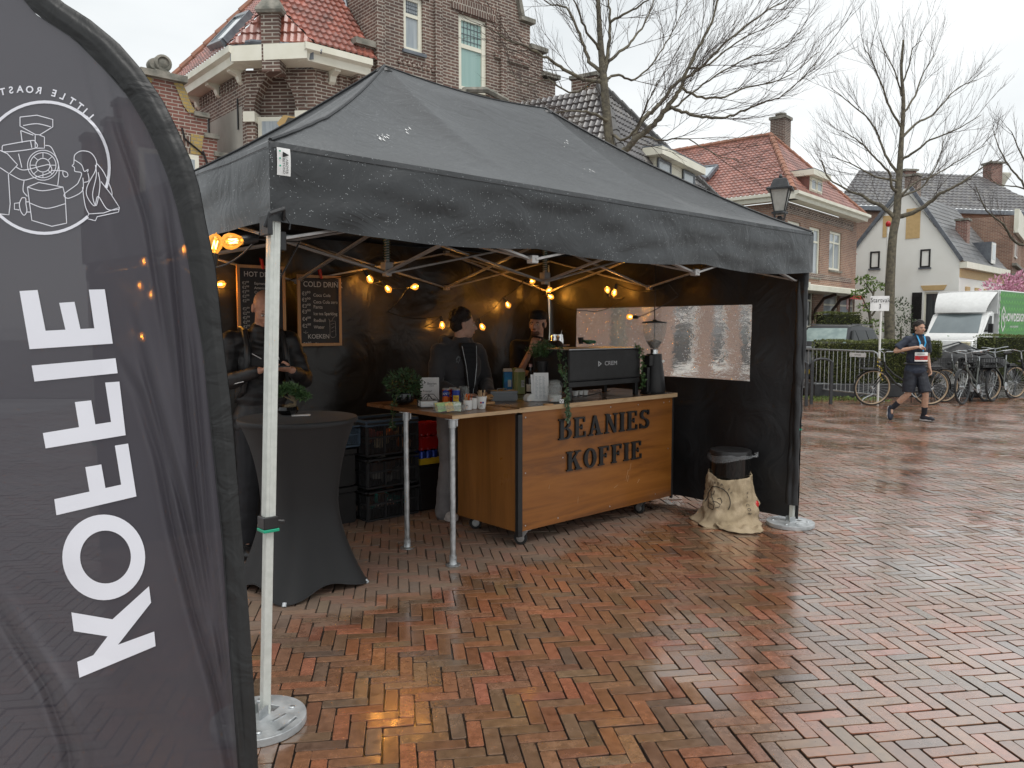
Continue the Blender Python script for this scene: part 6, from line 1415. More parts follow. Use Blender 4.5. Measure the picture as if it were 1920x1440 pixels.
m=MB(); vs=pk_+[p+V_((0,0,.006)) for p in pk_]; n_=len(pk_); m.add(vs,[tuple(range(n_)),tuple(range(2*n_-1,n_-1,-1))]+[(i,(i+1)%n_,(i+1)%n_+n_,i+n_) for i in range(n_)]); m.build('peak',M['shirtblack'],cpo)
m=MB()
for x in (-1,1): m.ell(T(x*.06,-.01,.0),(.012,.03,.03),HR,10)
m.ell(T(0,.05,-.01),(.07,.05,.05),HR,14); fuse(m,'hair',M['hairdark'],p3,.006)
m=MB(); m.ell(T(0,-.052,-.082),(.043,.043,.03),HR,16); m.ell(T(0,-.093,-.047),(.021,.006,.0045),HR,10); m.build('beard',mat('short_beard',(.16,.085,.06),(.09,.05,.035),rough=.9,scale=90),p3,smooth=True)
# ---- runner with a medal
J=dict(pelvis=(.0,.0,.9),chest=(-.01,-.03,1.26),neck=(-.01,-.05,1.45),head=(.0,-.085,1.595),sl=(-.185,-.02,1.395),sr=(.175,-.02,1.39),el=(-.36,-.0,1.2),er=(.235,.05,1.13),wl=(-.11,-.2,1.27),wr=(.23,-.04,.91),hl=(-.085,0,.88),hr=(.085,0,.88),kl=(-.12,-.02,.47),kr=(.12,-.13,.47),al=(-.27,.2,.2),ar=(.17,-.03,.095),tl=(-.31,.13,.07),tr=(.22,-.2,.055))
HR=rotm(z=4,x=2)
rp=gp(1733,789); rl=V_((rp.x-.19,13.15,0))
p4,T=build_person('runner in navy shirt and shorts walking with a medal and a race bib',rl,R(4),J,M['skin3'],HR,1.0,hands=dict(l=dict(d=(.85,-.3,.1),n=(.2,.3,-.9),side=-1,curl=.8),r=dict(d=(.0,-.3,-1),n=(-1,-.2,0),side=1,curl=.5)),brow=M['hairdark'],vox=.0065)
M['navy']=mat('navy_running_shirt',(.022,.03,.05),(.015,.02,.035),rough=.7,scale=8,bump=.25,bscale=16); M['navyshort']=mat('black_running_shorts',(.012,.014,.022),rough=.6,scale=8,bump=.25)
def sh1(m):
 torso(m,J,.01,1.02); [(m.cap(V_(J['s'+q]),V_(J['s'+q]).lerp(V_(J['e'+q]),.2),.066,.066),m.tube([V_(J['s'+q]),V_(J['s'+q]).lerp(V_(J['e'+q]),.8)],[.064,.074],14)) for q in 'lr']; m.ell((0,0,.87),(.185,.135,.12),n=18)
so4=clothes(p4,'running_shirt',M['navy'],sh1,wr=.012,wf=6)
clothes(p4,'shorts',M['navyshort'],lambda m: [m.ell((0,0,.84),(.175,.13,.1),n=18),[m.tube([V_(J['h'+q])-V_((0,0,.02)),V_(J['h'+q]).lerp(V_(J['k'+q]),.95)],[.1,.105],16) for q in 'lr']],wr=.008)
for q in 'lr':
 k_,a_=V_(J['k'+q]),V_(J['a'+q]); clothes(p4,'sock',M['navyshort'],lambda m: limb(m,[k_.lerp(a_,.6),a_],[.05,.042]),wr=0)
shoe(p4,J['al'],(V_(J['tl'])-V_(J['al'])),M['navy'],M['shoewhite'],up=(.1,-.6,.6)); shoe(p4,J['ar'],V_(J['tr'])-V_(J['ar'])+V_((0,0,.04)),M['navyshort'],M['shoewhite'])
m=MB(); m.tube([(0+.185*math.cos(a),-.01+.145*math.sin(a),.985) for a in np.linspace(0,6.28,30)],.012,8); m.build('running_belt',M['blackplastic'],p4,smooth=True)
rb=mat('blue_ribbon',(.02,.3,.6),(.015,.25,.5),rough=.5)
for x0,x1 in ((-.062,-.055),(.062,.0)):
 m=MB(); m.bar((x0*.9,.02,1.49),(x0,-.12,1.46),.024,.004,up=(1,0,0)); m.bar((x0,-.12,1.46),(x0*.8,-.185,1.35),.024,.004,up=(0,1,0)); m.bar((x0*.8,-.187,1.35),(x1,-.2,1.2 if x0>0 else 1.29),.024,.004,up=(0,1,0)); m.build('medal_ribbon',rb,p4)
m=MB(); m.lathe([(.001,0),(.033,0),(.033,.006),(.001,.006)],20,(-.06,-.235,1.29),Matrix.Rotation(R(90),3,'X')); m.build('medal',M['chrome'],p4)
m=MB(); m.grid(lambda u,v: (-.115+.23*u,-.172+.06*(u-.5)**2,1.03+.155*v),8,2); bib=m.build('race_bib',M['paper'],p4,fix=False)
m=MB(); m.grid(lambda u,v: (-.113+.226*u,-.1735+.06*(u-.5)**2,1.055+.07*v),8,2); m.build('bib_stripe',CR_,bib,fix=False)
m=MB(); m.b2(-.06,.06,-.1765,-.1745,1.105,1.113); m.b2(-.03,.03,-.1765,-.1745,1.075,1.09); m.b2(-.08,.05,-.1755,-.173,1.15,1.158); m.build('bib_print',M['grey'],bib)
clothes(p4,'hair',M['hairdark'],lambda m: hair(m,T,HR,1.03,110,seed=4,r=.017,low=0),vox=.007,wr=.003,wf=30)
# ============================================================ houses
M['brickbrown']=brickmat('dark_brown_brick',(.19,.112,.088),(.12,.075,.064),(.5,.46,.4),bw=.22,bh=.065,ms=.011,stain=.4)
M['brickred']=brickmat('red_brown_brick',(.27,.11,.085),(.18,.08,.065),(.45,.4,.35),bw=.22,bh=.065,ms=.010,stain=.3)
M['brickorange']=brickmat('orange_brown_brick',(.34,.19,.13),(.24,.13,.095),(.42,.36,.3),bw=.22,bh=.07,ms=.010,stain=.25)
M['brickyellow']=brickmat('yellow_glazed_brick',(.45,.32,.11),(.36,.26,.09),(.3,.27,.2),bw=.12,bh=.065,ms=.008,stain=.2)
M['bricksoldier']=brickmat('brick_on_end',(.17,.1,.08),(.12,.075,.06),(.5,.46,.4),bw=.07,bh=.22,ms=.010,stain=.3)
M['tilered']=tilemat('red_clay_tiles',(.4,.13,.09),(.32,.11,.08),(.22,.09,.07),rough=.3,coat=.5)
M['tilered2']=tilemat('weathered_red_tiles',(.42,.19,.15),(.35,.16,.125),(.26,.12,.1),rough=.35,coat=.4)
M['tiledark']=tilemat('dark_grey_tiles',(.12,.113,.115),(.085,.08,.084),(.17,.16,.15),rough=.35,coat=.5)
M['tilegrey']=tilemat('grey_slate',(.14,.143,.148),(.11,.113,.118),(.18,.18,.18),rough=.45,coat=.2)
M['plaster']=mat('weathered_plaster',(.46,.44,.39),(.3,.285,.25),rough=.9,scale=1.2,detail=9,bump=.3,bscale=14,stretch=(1,1,.5))
M['stone']=mat('old_stone',(.3,.28,.24),(.14,.14,.12),rough=.9,scale=5,detail=8,bump=.5,bscale=25)
M['render']=mat('white_render',(.86,.86,.81),(.8,.79,.73),rough=.85,scale=.8,detail=8,bump=.15,bscale=12)
M['lead']=mat('lead_flashing',(.18,.2,.22),(.12,.13,.15),rough=.4,metal=.3,scale=6)
M['ochre']=mat('ochre_paint',(.6,.42,.2),(.54,.37,.17),rough=.6)
M['darkwood']=mat('dark_brown_wood',(.06,.035,.025),(.045,.026,.02),rough=.5)
def pane(name,c1,c2,sc=3):
 m=mat(name,c1,c2,rough=.6,scale=sc,stretch=(6,6,.4)); b=m.node_tree.nodes['Principled BSDF']; b.inputs['Coat Weight'].default_value=1; b.inputs['Coat Roughness'].default_value=.03; return m
M['panelight']=pane('curtained_pane',(.38,.42,.44),(.27,.31,.34)); M['paneteal']=pane('blinded_pane',(.3,.45,.42),(.25,.4,.37),1); M['panedark']=pane('dark_pane',(.05,.06,.06),(.02,.025,.03)); M['panesky']=pane('sky_pane',(.45,.5,.52),(.4,.45,.47))
def holed(mb,f,x0,x1,z0,z1,holes,depth=.12):
 """wall face with openings: f(x, z, d) gives the point d metres into the wall"""
 xs=sorted({x0,x1,*[h[0] for h in holes],*[h[1] for h in holes]}); zs=sorted({z0,z1,*[h[2] for h in holes],*[h[3] for h in holes]})
 for a,b in zip(xs,xs[1:]):
  for c,d in zip(zs,zs[1:]):
   cx,cz=(a+b)/2,(c+d)/2
   if any(h[0]<cx<h[1] and h[2]<cz<h[3] for h in holes): continue
   mb.add([f(a,c,0),f(b,c,0),f(b,d,0),f(a,d,0)],[(0,1,2,3)])
 for h in holes:
  a,b,c,d=h[:4]
  for p,q in (((a,c),(b,c)),((b,c),(b,d)),((b,d),(a,d)),((a,d),(a,c))): mb.add([f(p[0],p[1],0),f(q[0],q[1],0),f(q[0],q[1],depth),f(p[0],p[1],depth)],[(0,1,2,3)])
def win(par,f,x0,x1,z0,z1,glass,fw=.06,transom=None,mull=0,sill=None,lattice=False,name='window',mt=None,d0=.05):
 m=MB(); mt=mt or M['cream']
 def bx(a,b,c,d,e0=d0,e1=.11):
  P_=[f(a,c,e0),f(b,c,e0),f(b,d,e0),f(a,d,e0),f(a,c,e1),f(b,c,e1),f(b,d,e1),f(a,d,e1)]
  m.add(P_,[(0,1,2,3),(4,7,6,5),(0,4,5,1),(1,5,6,2),(2,6,7,3),(3,7,4,0)])
 bx(x0,x0+fw,z0,z1); bx(x1-fw,x1,z0,z1); bx(x0+fw,x1-fw,z0,z0+fw); bx(x0+fw,x1-fw,z1-fw,z1)
 if transom: bx(x0+fw,x1-fw,transom-fw*.4,transom+fw*.4,d0+.01)
 for i in range(mull): x=x0+(x1-x0)*(i+1)/(mull+1); bx(x-fw*.4,x+fw*.4,z0+fw,z1-fw,d0+.015)
 o=m.build(name,mt,par)
 m=MB(); m.add([f(x0+fw,z0+fw,.085),f(x1-fw,z0+fw,.085),f(x1-fw,z1-fw,.085),f(x0+fw,z1-fw,.085)],[(0,1,2,3)]); m.build('pane',glass,o,fix=False)
 if lattice:
  m=MB(); t=transom or z0; a,b=x0+fw,x1-fw
  for i in range(1,6): x=a+(b-a)*i/6; m.bar(f(x,t,.08),f(x,z1-fw,.08),.014,.01)
  for i in range(1,4): z=t+(z1-fw-t)*i/4; m.bar(f(a,z,.08),f(b,z,.08),.014,.01)
  m.build('leaded_lattice',M['lead'],o)
 if sill: m=MB(); P_=[f(x0-.05,z0-.07,-.06),f(x1+.05,z0-.07,-.06),f(x1+.05,z0-.004,-.06),f(x0-.05,z0-.004,-.06)]; Q_=[f(x0-.05,z0-.07,.1),f(x1+.05,z0-.07,.1),f(x1+.05,z0-.004,.1),f(x0-.05,z0-.004,.1)]; m.add(P_+Q_,[(0,1,2,3),(7,6,5,4),(0,4,5,1),(1,5,6,2),(2,6,7,3),(3,7,4,0)]); m.build('sill',sill,o)
 return o
def tiles(par,mt,poly,tw=.22,th=.32,amp=.035,lip=.035,res=4,name='roof'):
 P_=[Vector(p) for p in poly]; U=(P_[1]-P_[0]).normalized(); N=U.cross(P_[2]-P_[0]).normalized()
 if N.z<0: N=-N
 V=N.cross(U)
 if V.z<0: V=-V
 uv=[((p-P_[0]).dot(U),(p-P_[0]).dot(V)) for p in P_]
 u0,u1=min(a for a,_ in uv),max(a for a,_ in uv); v0,v1=min(b for _,b in uv),max(b for _,b in uv)
 us=np.arange(math.floor(u0/tw),math.ceil(u1/tw)+.001,1/res)*tw; vs=[]
 for k in range(math.floor(v0/th),math.ceil(v1/th)+1): vs+=[k*th,k*th+.018]
 bm=bmesh.new(); gr=[[bm.verts.new((u,v,0)) for u in us] for v in vs]
 for j in range(len(vs)-1):
  for i in range(len(us)-1): bm.faces.new((gr[j][i],gr[j][i+1],gr[j+1][i+1],gr[j+1][i]))
 c=Vector((sum(a for a,_ in uv)/len(uv),sum(b for _,b in uv)/len(uv),0))
 for i in range(len(uv)):
  a=Vector((*uv[i],0)); b=Vector((*uv[(i+1)%len(uv)],0)); d=(b-a).normalized(); n=Vector((d.y,-d.x,0))
  if (c-a).dot(n)>0: n=-n
  bmesh.ops.bisect_plane(bm,geom=bm.verts[:]+bm.edges[:]+bm.faces[:],plane_co=a,plane_no=n,clear_outer=True,dist=1e-5)
 ul=bm.loops.layers.uv.new('UVMap')
 for f_ in bm.faces:
  for l in f_.loops: l[ul].uv=(l.vert.co.x+50*tw,l.vert.co.y+50*th+.0)
 for v in bm.verts:
  u,w=v.co.x,v.co.y; fr=(w/th)%1.0; e=.018/th
  h=lip*(fr/e if fr<e*.999 else 1-(fr-e)/(1-e)); wv=.5+.5*math.cos(2*math.pi*u/tw); h+=amp*wv**1.4
  v.co=P_[0]+U*u+V*w+N*h
 me=bpy.data.meshes.new(name); bm.to_mesh(me); bm.free(); me.materials.append(mt)
 me.polygons.foreach_set('use_smooth',[True]*len(me.polygons)); me.set_sharp_from_angle(angle=R(50))
 o=bpy.data.objects.new(name,me); COL.objects.link(o); o.parent=par
 return o
def ridge(mb,a,b,r=.11,step=.36):
 a,b=Vector(a),Vector(b); n=max(1,int((b-a).length/step)); d=(b-a)/n
 for i in range(n): mb.tube([a+d*i,a+d*(i+1.06)],[r*1.12,r*.92],8)
def planehit(px,py,P_):
 a,b,c=[Vector(p) for p in P_[:3]]; n=(b-a).cross(c-a); d=ray(px,py); o=Vector((0,0,H)); return o+d*((a-o).dot(n)/d.dot(n))
 # ---- A and B: brown corner house, its tall gable, and the low stepped gable beside it
cd=14.6; FB=Frame(((513-960)/F*cd,cd),.748,.664)
LB=lambda p: FB.loc(p)
c_=.95
zc1=FB.px(520,80)[1]; zc0=FB.px(560,122)[1]; print('cornice',zc1,zc0)
xg=FB.px(706,150,-.3)[0]; xe=FB.px(690,125)[0]; ye=FB.pxx(343,155,0)[0]; yA=FB.pxx(443,300,0)[0]
print('xg',xg,xe,'ye',ye,'yA',yA)
ye=max(ye,4.5)
hb=thing('corner_house','brown brick corner house with red tiled hip roof and pointed arch window','house',FB.w(0,0),FB.rz)
WT=zc1-.32; WH=zc1-.01
m=MB(); fR=lambda x,z,d: (x,d,z)
holed(m,fR,c_,xg+.3,0,WH,[(c_+.9,c_+1.9,.9,2.9)]); m.add([(xg+.3,0,0),(xg+.3,6,0),(xg+.3,6,WT),(xg+.3,0,WT)],[(0,1,2,3)])
m.build('wall',M['brickbrown'],hb,fix=False)
win(hb,fR,c_+.9,c_+1.9,.9,2.9,M['panedark'],transom=2.3)
# left wall: brick edge then plaster
m=MB(); m.add([(0,c_,0),(0,c_+.22,0),(0,c_+.22,WH),(0,c_,WH)],[(0,1,2,3)]); m.add([(0,c_+.22,WT-.62),(0,ye,WT-.62),(0,ye,WH),(0,c_+.22,WH)],[(0,1,2,3)]); m.build('wall',M['brickbrown'],hb,fix=False)
m=MB(); m.add([(-.0,c_+.22,0),(-.0,ye,0),(-.0,ye,WT-.62),(-.0,c_+.22,WT-.62)],[(0,1,2,3)]); m.add([(0,ye,0),(6,ye,0),(6,ye,WT),(0,ye,WT)],[(0,1,2,3)]); m.build('plaster_wall',M['plaster'],hb,fix=False)
m=MB()
for y,L_ in ((1.35,.55),(2.9,.7),(4.0,.6)): m.bar((-.02,y,WT-.5-L_),(-.02,y,WT-.45),.035,.02)
m.build('wall_anchor',M['blackmatte'],hb)
# chamfer with the pointed arch
hc_=thing('x','x','x'); bpy.data.objects.remove(hc_)
s2=math.sqrt(.5); wch=c_*math.sqrt(2)
fC=lambda x,z,d: (x*s2+d*s2,c_-x*s2+d*s2,z)
def chp(px,py):
 o=FB.w(0,c_); fr=Frame((o.x,o.y),*(FB.d*s2-FB.n*s2).xy); return fr.px(px,py)
al,zs_=chp(477,212); ar_,_=chp(556,212); ac,zk=chp(515,133); zwt=chp(515,216)[1]
print('arch',wch,al,ar_,zs_,zk,zwt)
al,ar_=max(al,.1),min(ar_,wch-.1)
arc=[]
W2=(ar_-al); rr_=W2*.86
for i in range(13):
 t=i/12; ang=math.acos(1-.5*W2/rr_*1.0)*t
 arc.append((al+rr_-rr_*math.cos(ang),zs_+rr_*math.sin(ang)*(zk-zs_)/(rr_*math.sin(math.acos(1-.5*W2/rr_)))))
full=arc+[(al+ar_-x,z) for x,z in reversed(arc[:-1])]
m=MB()
m.add([fC(x,z,0) for x,z in ((0,0),(al,0),(al,zs_),(0,zs_))],[(0,1,2,3)]); m.add([fC(x,z,0) for x,z in ((ar_,0),(wch,0),(wch,zs_),(ar_,zs_))],[(0,1,2,3)])
for (xa,za),(xb,zb) in zip(full,full[1:]): m.add([fC(xa,za,0),fC(xb,zb,0),fC(xb,WH,0),fC(xa,WH,0)],[(0,1,2,3)]); m.add([fC(xa,za,0),fC(xb,zb,0),fC(xb,zb,.3),fC(xa,za,.3)],[(0,1,2,3)])
m.add([fC(x,z,0) for x,z in ((0,zs_),(al,zs_),(al,WT),(0,WT))],[(0,1,2,3)]); m.add([fC(x,z,0) for x,z in ((ar_,zs_),(wch,zs_),(wch,WT),(ar_,WT))],[(0,1,2,3)])
m.add([fC(x,z,.3) for x,z in ((al,zwt),(ar_,zwt),(ar_,zk),(al,zk))],[(0,1,2,3)]); m.add([fC(al,0,0),fC(al,zs_,0),fC(al,zs_,.3),fC(al,0,.3)],[(0,1,2,3)]); m.add([fC(ar_,0,0),fC(ar_,zs_,0),fC(ar_,zs_,.3),fC(ar_,0,.3)],[(0,1,2,3)])
m.build('corner_wall',M['brickbrown'],hb,fix=False)
m=MB(); ou=[]
for i,(x,z) in enumerate(full):
 a=full[max(0,i-1)]; b=full[min(len(full)-1,i+1)]; dx,dz=b[0]-a[0],b[1]-a[1]; l=math.hypot(dx,dz); ou.append((x-dz/l*.2,z+dx/l*.2))
for i in range(len(full)-1):
 q=[full[i],full[i+1],ou[i+1],ou[i]]
 for k,sh in enumerate((0,1)):
  pass
 for t0,t1 in ((.04,.48),(.52,.96)):
  L2=lambda a,b,t: (a[0]+(b[0]-a[0])*t,a[1]+(b[1]-a[1])*t)
  r4=[L2(q[0],q[1],t0),L2(q[0],q[1],t1),L2(q[3],q[2],t1),L2(q[3],q[2],t0)]
  m.add([fC(*p,-.02) for p in r4]+[fC(*p,.02) for p in r4],[(0,1,2,3),(0,4,5,1),(1,5,6,2),(2,6,7,3),(3,7,4,0)])
m.build('arch_bricks',M['brickbrown'],hb,fix=False)
m=MB()
for i in range(len(full)-1): q=[full[i],full[i+1],ou[i+1],ou[i]]; m.add([fC(*p,-.004) for p in q],[(0,1,2,3)])
m.build('arch_joint',mat('pale_mortar',(.36,.33,.29),rough=.9),hb,fix=False)
m=MB()
def cbx(m,f,x0,x1,z0,z1,d0,d1,k=0):
 P_=[f(x0-k*0,z0,d0),f(x1,z0,d0),f(x1+k,z1,d0),f(x0-k,z1,d0),f(x0,z0,d1),f(x1,z0,d1),f(x1+k,z1,d1),f(x0-k,z1,d1)]
 m.add(P_,[(0,1,2,3),(7,6,5,4),(0,4,5,1),(1,5,6,2),(2,6,7,3),(3,7,4,0)])
for x0,x1 in ((-.06,al+.02),(ar_-.02,wch+.06)): m=MB(); cbx(m,fC,x0,x1,zs_-.17,zs_+.02,-.05,.26); m.build('springer_block',M['cream'],hb)
m=MB(); cbx(m,fC,wch/2-.13,wch/2+.13,zk-.02,zk+.42,-.07,.1,.05); m.build('keystone',M['cream'],hb)
win(hb,fC,al+.02,ar_-.02,zwt-2.6,zwt,M['panelight'],fw=.09,d0=.22)
m=MB(); cbx(m,fC,al+.11,ar_-.11,zwt-2.51,zwt-.09,.299,.302);
# cornices
def cornice(m,p0,p1,out,z1,h=.3,dep=.42):
 p0,p1,out=Vector(p0),Vector(p1),Vector(out)
 prof=[(0,-h),(dep*.75,-h),(dep*.8,-h*.55),(dep,-h*.4),(dep,0),(0,0)]
 vs=[p0+out*a+Vector((0,0,z1+b)) for a,b in prof]+[p1+out*a+Vector((0,0,z1+b)) for a,b in prof]; n=len(prof)
 m.add(vs,[tuple(range(n)),tuple(range(2*n-1,n-1,-1))]+[(i,i+n,(i+1)%n+n,(i+1)%n) for i in range(n)])
m=MB(); cornice(m,(c_*.6,0,0),(xg-.15,0,0),(0,-1,0),zc1); m.build('cornice',M['cream'],hb)
m=MB(); q9=[(-.38,.72),(.6,-.4),(.94,.0),(0.0,.94)]; m.add([(x,y,zc1-.29) for x,y in q9]+[(x,y,zc1-.005) for x,y in q9],[(0,1,2,3),(7,6,5,4),(0,4,5,1),(1,5,6,2),(2,6,7,3),(3,7,4,0)]); m.build('cornice',M['cream'],hb)
m=MB(); cornice(m,(0,c_*.75,0),(0,ye,0),(-1,0,0),zc1); m.build('cornice',M['cream'],hb)
for i in range(3): x=1.25+i*1.0; m=MB(); m.prism([(0,0),(0,-.24),(-.06,-.2),(-.1,-.1),(-.26,-.04),(-.26,0)],x,x+.13,lambda a,b,t: (t,a,WT+.02+b)); m.build('corbel',M['cream'],hb)
for i in range(4): y=1.1+i*1.15; m=MB(); m.prism([(0,0),(0,-.24),(-.06,-.2),(-.1,-.1),(-.26,-.04),(-.26,0)],y,y+.13,lambda a,b,t: (a,t,WT+.02+b)); m.build('corbel',M['cream'],hb)
m=MB()
for i in range(26): m.b2(c_+.05+i*.16,c_+.13+i*.16,-.03,-.001,WT-.2,WT-.02)
m.build('dentil_course',M['brickbrown'],hb); m=MB()
for i in range(30): m.b2(-.03,-.001,c_+.1+i*.15,c_+.18+i*.15,WT-.2,WT-.02)
m.build('dentil_course',M['brickbrown'],hb)
# hip roof
e_=.38; za_=zc1+.02; ah=ye/2+.4; rise=ah*1.22
zh=za_+(rise+.4)*(.3+e_)/(ah+e_)
tiles(hb,M['tilered'],[(-e_,ye+e_,za_),(-e_,.75,za_),(.3,.3,zh),(ah,ah,za_+rise+.4)],tw=.13,th=.2,amp=.03,lip=.03,res=3)
tiles(hb,M['tilered'],[(.75,-e_,za_),(xg-.03,-e_,za_),(xg-.03,ah,za_+rise+.4),(ah,ah,za_+rise+.4),(.3,.3,zh)],tw=.13,th=.2,amp=.03,lip=.03,res=3)
tiles(hb,M['tilered'],[(-e_,.75,za_),(.75,-e_,za_),(.3,.3,zh)],tw=.13,th=.2,amp=.03,lip=.03,res=3)
m=MB(); m.add([(-e_,.75,za_-.3),(.75,-e_,za_-.3),(.75,-e_,za_),(-e_,.75,za_)],[(0,1,2,3)]); m.build('valley_lead',M['lead'],hb,fix=False)
m=MB(); ridge(m,(.25,.25,zh+.05),(ah,ah,za_+rise+.45),.09,.24); ridge(m,(-e_,ye+e_,za_+.05),(ah,ah,za_+rise+.45)); m.build('ridge_tiles',M['tilered2'] if False else mat('ridge_clay',(.36,.16,.1),(.25,.13,.09),rough=.6,scale=6),hb,smooth=True)
# skylight on the left slope
RL=[FB.w(*p[:2],p[2]) for p in [(-e_,ye+e_,za_),(-e_,-e_,za_),(ah,ah,za_+rise+.4)]]
sk_=[LB(planehit(*p,RL)) for p in ((401,96),(428,86),(476,35),(451,42))]
n_=(sk_[1]-sk_[0]).cross(sk_[2]-sk_[0]).normalized(); n_=-n_ if n_.z<0 else n_
m=MB();
for i in range(4): m.bar(sk_[i]+n_*.1,sk_[(i+1)%4]+n_*.1,.1,.12,up=n_)
sk_o=m.build('skylight',M['lead'],hb); m=MB(); m.add([p+n_*.13 for p in sk_],[(0,1,2,3)]); m.build('pane',M['panesky'],sk_o,fix=False)
# corner chimney pier, gutter pipe
pz0,pz1=zc1-.5,FB.px(510,20)[1]; hb2=MB(); hb2.box((.26,.26,(pz0+pz1)/2),(.34,.34,pz1-pz0),rz=R(45)); hb2.build('corner_pier',M['brickbrown'],hb)
m=MB(); m.lathe([(.33,pz1),(.36,pz1+.05),(.34,pz1+.1),(.001,pz1+.5)],4,(.26,.26,0)); m.build('pier_cap',M['stone'],hb)
m=MB(); m.tube([fC(-.25,zc1+.02,-.3),fC(.3,zc1+.06,-.42),fC(1.2,zc1-.02,-.4),fC(1.6,zc1-.1,-.3)],.05,8); m.build('gutter_pipe',M['lead'],hb,smooth=True)
# tall gable part
hg=thing('tall_gable_house','tall dark brown brick gable with two cream windows behind the tent','house',FB.w(xg,-.3),FB.rz)
G=Frame(FB.w(xg,-.3)[:2],FB.d.x,FB.d.y); f0=lambda x,z,d: (x,d,z)
gx=lambda px,py,y=0: G.px(px,py,y)
prof=[gx(*p) for p in ((1041,188),(1041,151),(1018,143),(1018,103),(994,92),(994,45),(968,38))]
xR=prof[0][0]; zlow=prof[0][1]; w1=[gx(757,50)[0],gx(793,50)[0],gx(775,97)[1],gx(775,3)[1]+.1]; w2=[gx(860,100)[0],gx(913,100)[0],gx(886,174)[1],gx(886,32)[1]]
zt0=prof[6][1]; print('gable',xR,prof,w1,w2)
m=MB(); xm=prof[5][0]
holed(m,f0,0,xm,0,zt0,[tuple(w1),tuple(w2)],.14)
m.add([f0(x,z,0) for x,z in ((xm,0),(prof[3][0],0),(prof[3][0],prof[4][1]),(xm,prof[4][1]))],[(0,1,2,3)])
m.add([f0(x,z,0) for x,z in ((prof[3][0],0),(xR,0),(xR,prof[2][1]-.05),(prof[3][0],prof[2][1]-.05))],[(0,1,2,3)])
cxg=(0+xm)/2; zt1=zt0+1.7
up_=[(0,zt0),(xm-.25,zt0),(xm-.5,zt0+.9),(cxg+.8,zt1),(cxg-.8,zt1),(.3,zt0+.9),(0,zt0+.9)]
m.add([f0(x,z,0) for x,z in up_],[tuple(range(len(up_)))]); m.add([(0,0,0),(0,5,0),(0,5,zt0+.9),(0,0,zt0+.9)],[(0,1,2,3)]); m.add([(xR,0,0),(xR,.5,0),(xR,.5,prof[2][1]-.05),(xR,0,prof[2][1]-.05)],[(0,1,2,3)])
for xx,zz in ((xm,prof[5][1]),(prof[3][0],prof[4][1])): m.add([(xx,0,0),(xx,.5,0),(xx,.5,zz),(xx,0,zz)],[(0,1,2,3)])
m.add([(0,5,0),(xm,5,0),(xm,5,zt0),(0,5,zt0)],[(0,1,2,3)]); m.add([(xm,0,0),(xm,5,0),(xm,5,zt0),(xm,0,zt0)],[(0,1,2,3)])
m.build('wall',M['brickbrown'],hg,fix=False)
m=MB()
for (xa,za_2),(xb,zb_2) in (((prof[3][0]-.05,prof[2][1]),(xR+.09,prof[2][1])),((xm-.05,prof[4][1]),(prof[3][0]+.09,prof[4][1])),((xm-.35,zt0+.02),(xm+.09,zt0+.0))): m.b2(xa,xb,-.1,.55,za_2,za_2+.1); m.build('coping',M['stone'],hg); m=MB()
m.bar((xm-.3,.2,zt0+.1),(xm-.55,.2,zt0+1.0),.6,.1); m.build('coping',M['stone'],hg)
m=MB()
for x in (gx(703,60)[0]+.1,gx(820,100)[0],gx(942,100)[0]): m.b2(x-.09,x+.09,-.07,-.001,zlow-3.0,zt0-.1 if x<3 else gx(942,30)[1])
for i in range(8): m.b2(.5+i*.12,.56+i*.12,-.04,-.001,gx(780,128)[1],gx(780,128)[1]+.1)
m.b2(w2[0]+.1+.9,xm-.05,-.06,-.001,gx(960,118)[1],gx(960,118)[1]+.12); m.build('pilaster',M['brickbrown'],hg)
m=MB(); m.b2(w2[0]-.2,w2[1]+.25,-.03,-.001,w2[3]+.04,w2[3]+.3); m.build('lintel',M['bricksoldier'],hg); m=MB(); m.b2(w1[0]-.15,w1[1]+.15,-.03,-.001,w1[3]+.03,w1[3]+.26); m.build('lintel',M['bricksoldier'],hg)
win(hg,f0,*w1,M['panelight'],fw=.085,transom=w1[2]+(w1[3]-w1[2])*.66,sill=M['lead'],lattice=True)
win(hg,f0,*w2,M['paneteal'],fw=.11,transom=w2[2]+(w2[3]-w2[2])*.60,sill=M['stone'],lattice=True)
m=MB(); a_,zz=gx(935,190); m.tube([(a_-1.3,-.15,zz-.35),(a_-1.1,-.15,zz),(a_-.5,-.15,zz+.12),(a_+.1,-.15,zz),(a_+.3,-.15,zz-.35)],.07,6); m.build('arch_hood',M['stone'],hg)
m=MB(); m.tube([(-.05,1.2,zt0),(-.05,1.0,WT+1.4),(-.05,.4,WT+.75),(-.02,.1,WT+.5)],.05,8); m.build('drainpipe',M['lead'],hg,smooth=True)
m=MB(); q0=gx(672,70); m.b2(q0[0],.0,.05,.6,3,q0[1]-.12); pr_=m.build('parapet_pier',M['brickbrown'],hg); m=MB(); m.b2(q0[0]-.07,-.003,-.03,.68,q0[1]-.118,q0[1]); m.build('pier_coping',M['stone'],pr_)
# low wing to the right of the tall gable
m=MB(); q1=gx(1062,195,.6); m.b2(xR+.005,q1[0]+.9,.6,3,0,q1[1]); lw_=m.build('low_wing',M['brickbrown'],hg)
m=MB(); m.b2(xR+.005,q1[0]+.95,.55,3,q1[1]+.002,q1[1]+.09); m.build('coping',M['stone'],lw_)
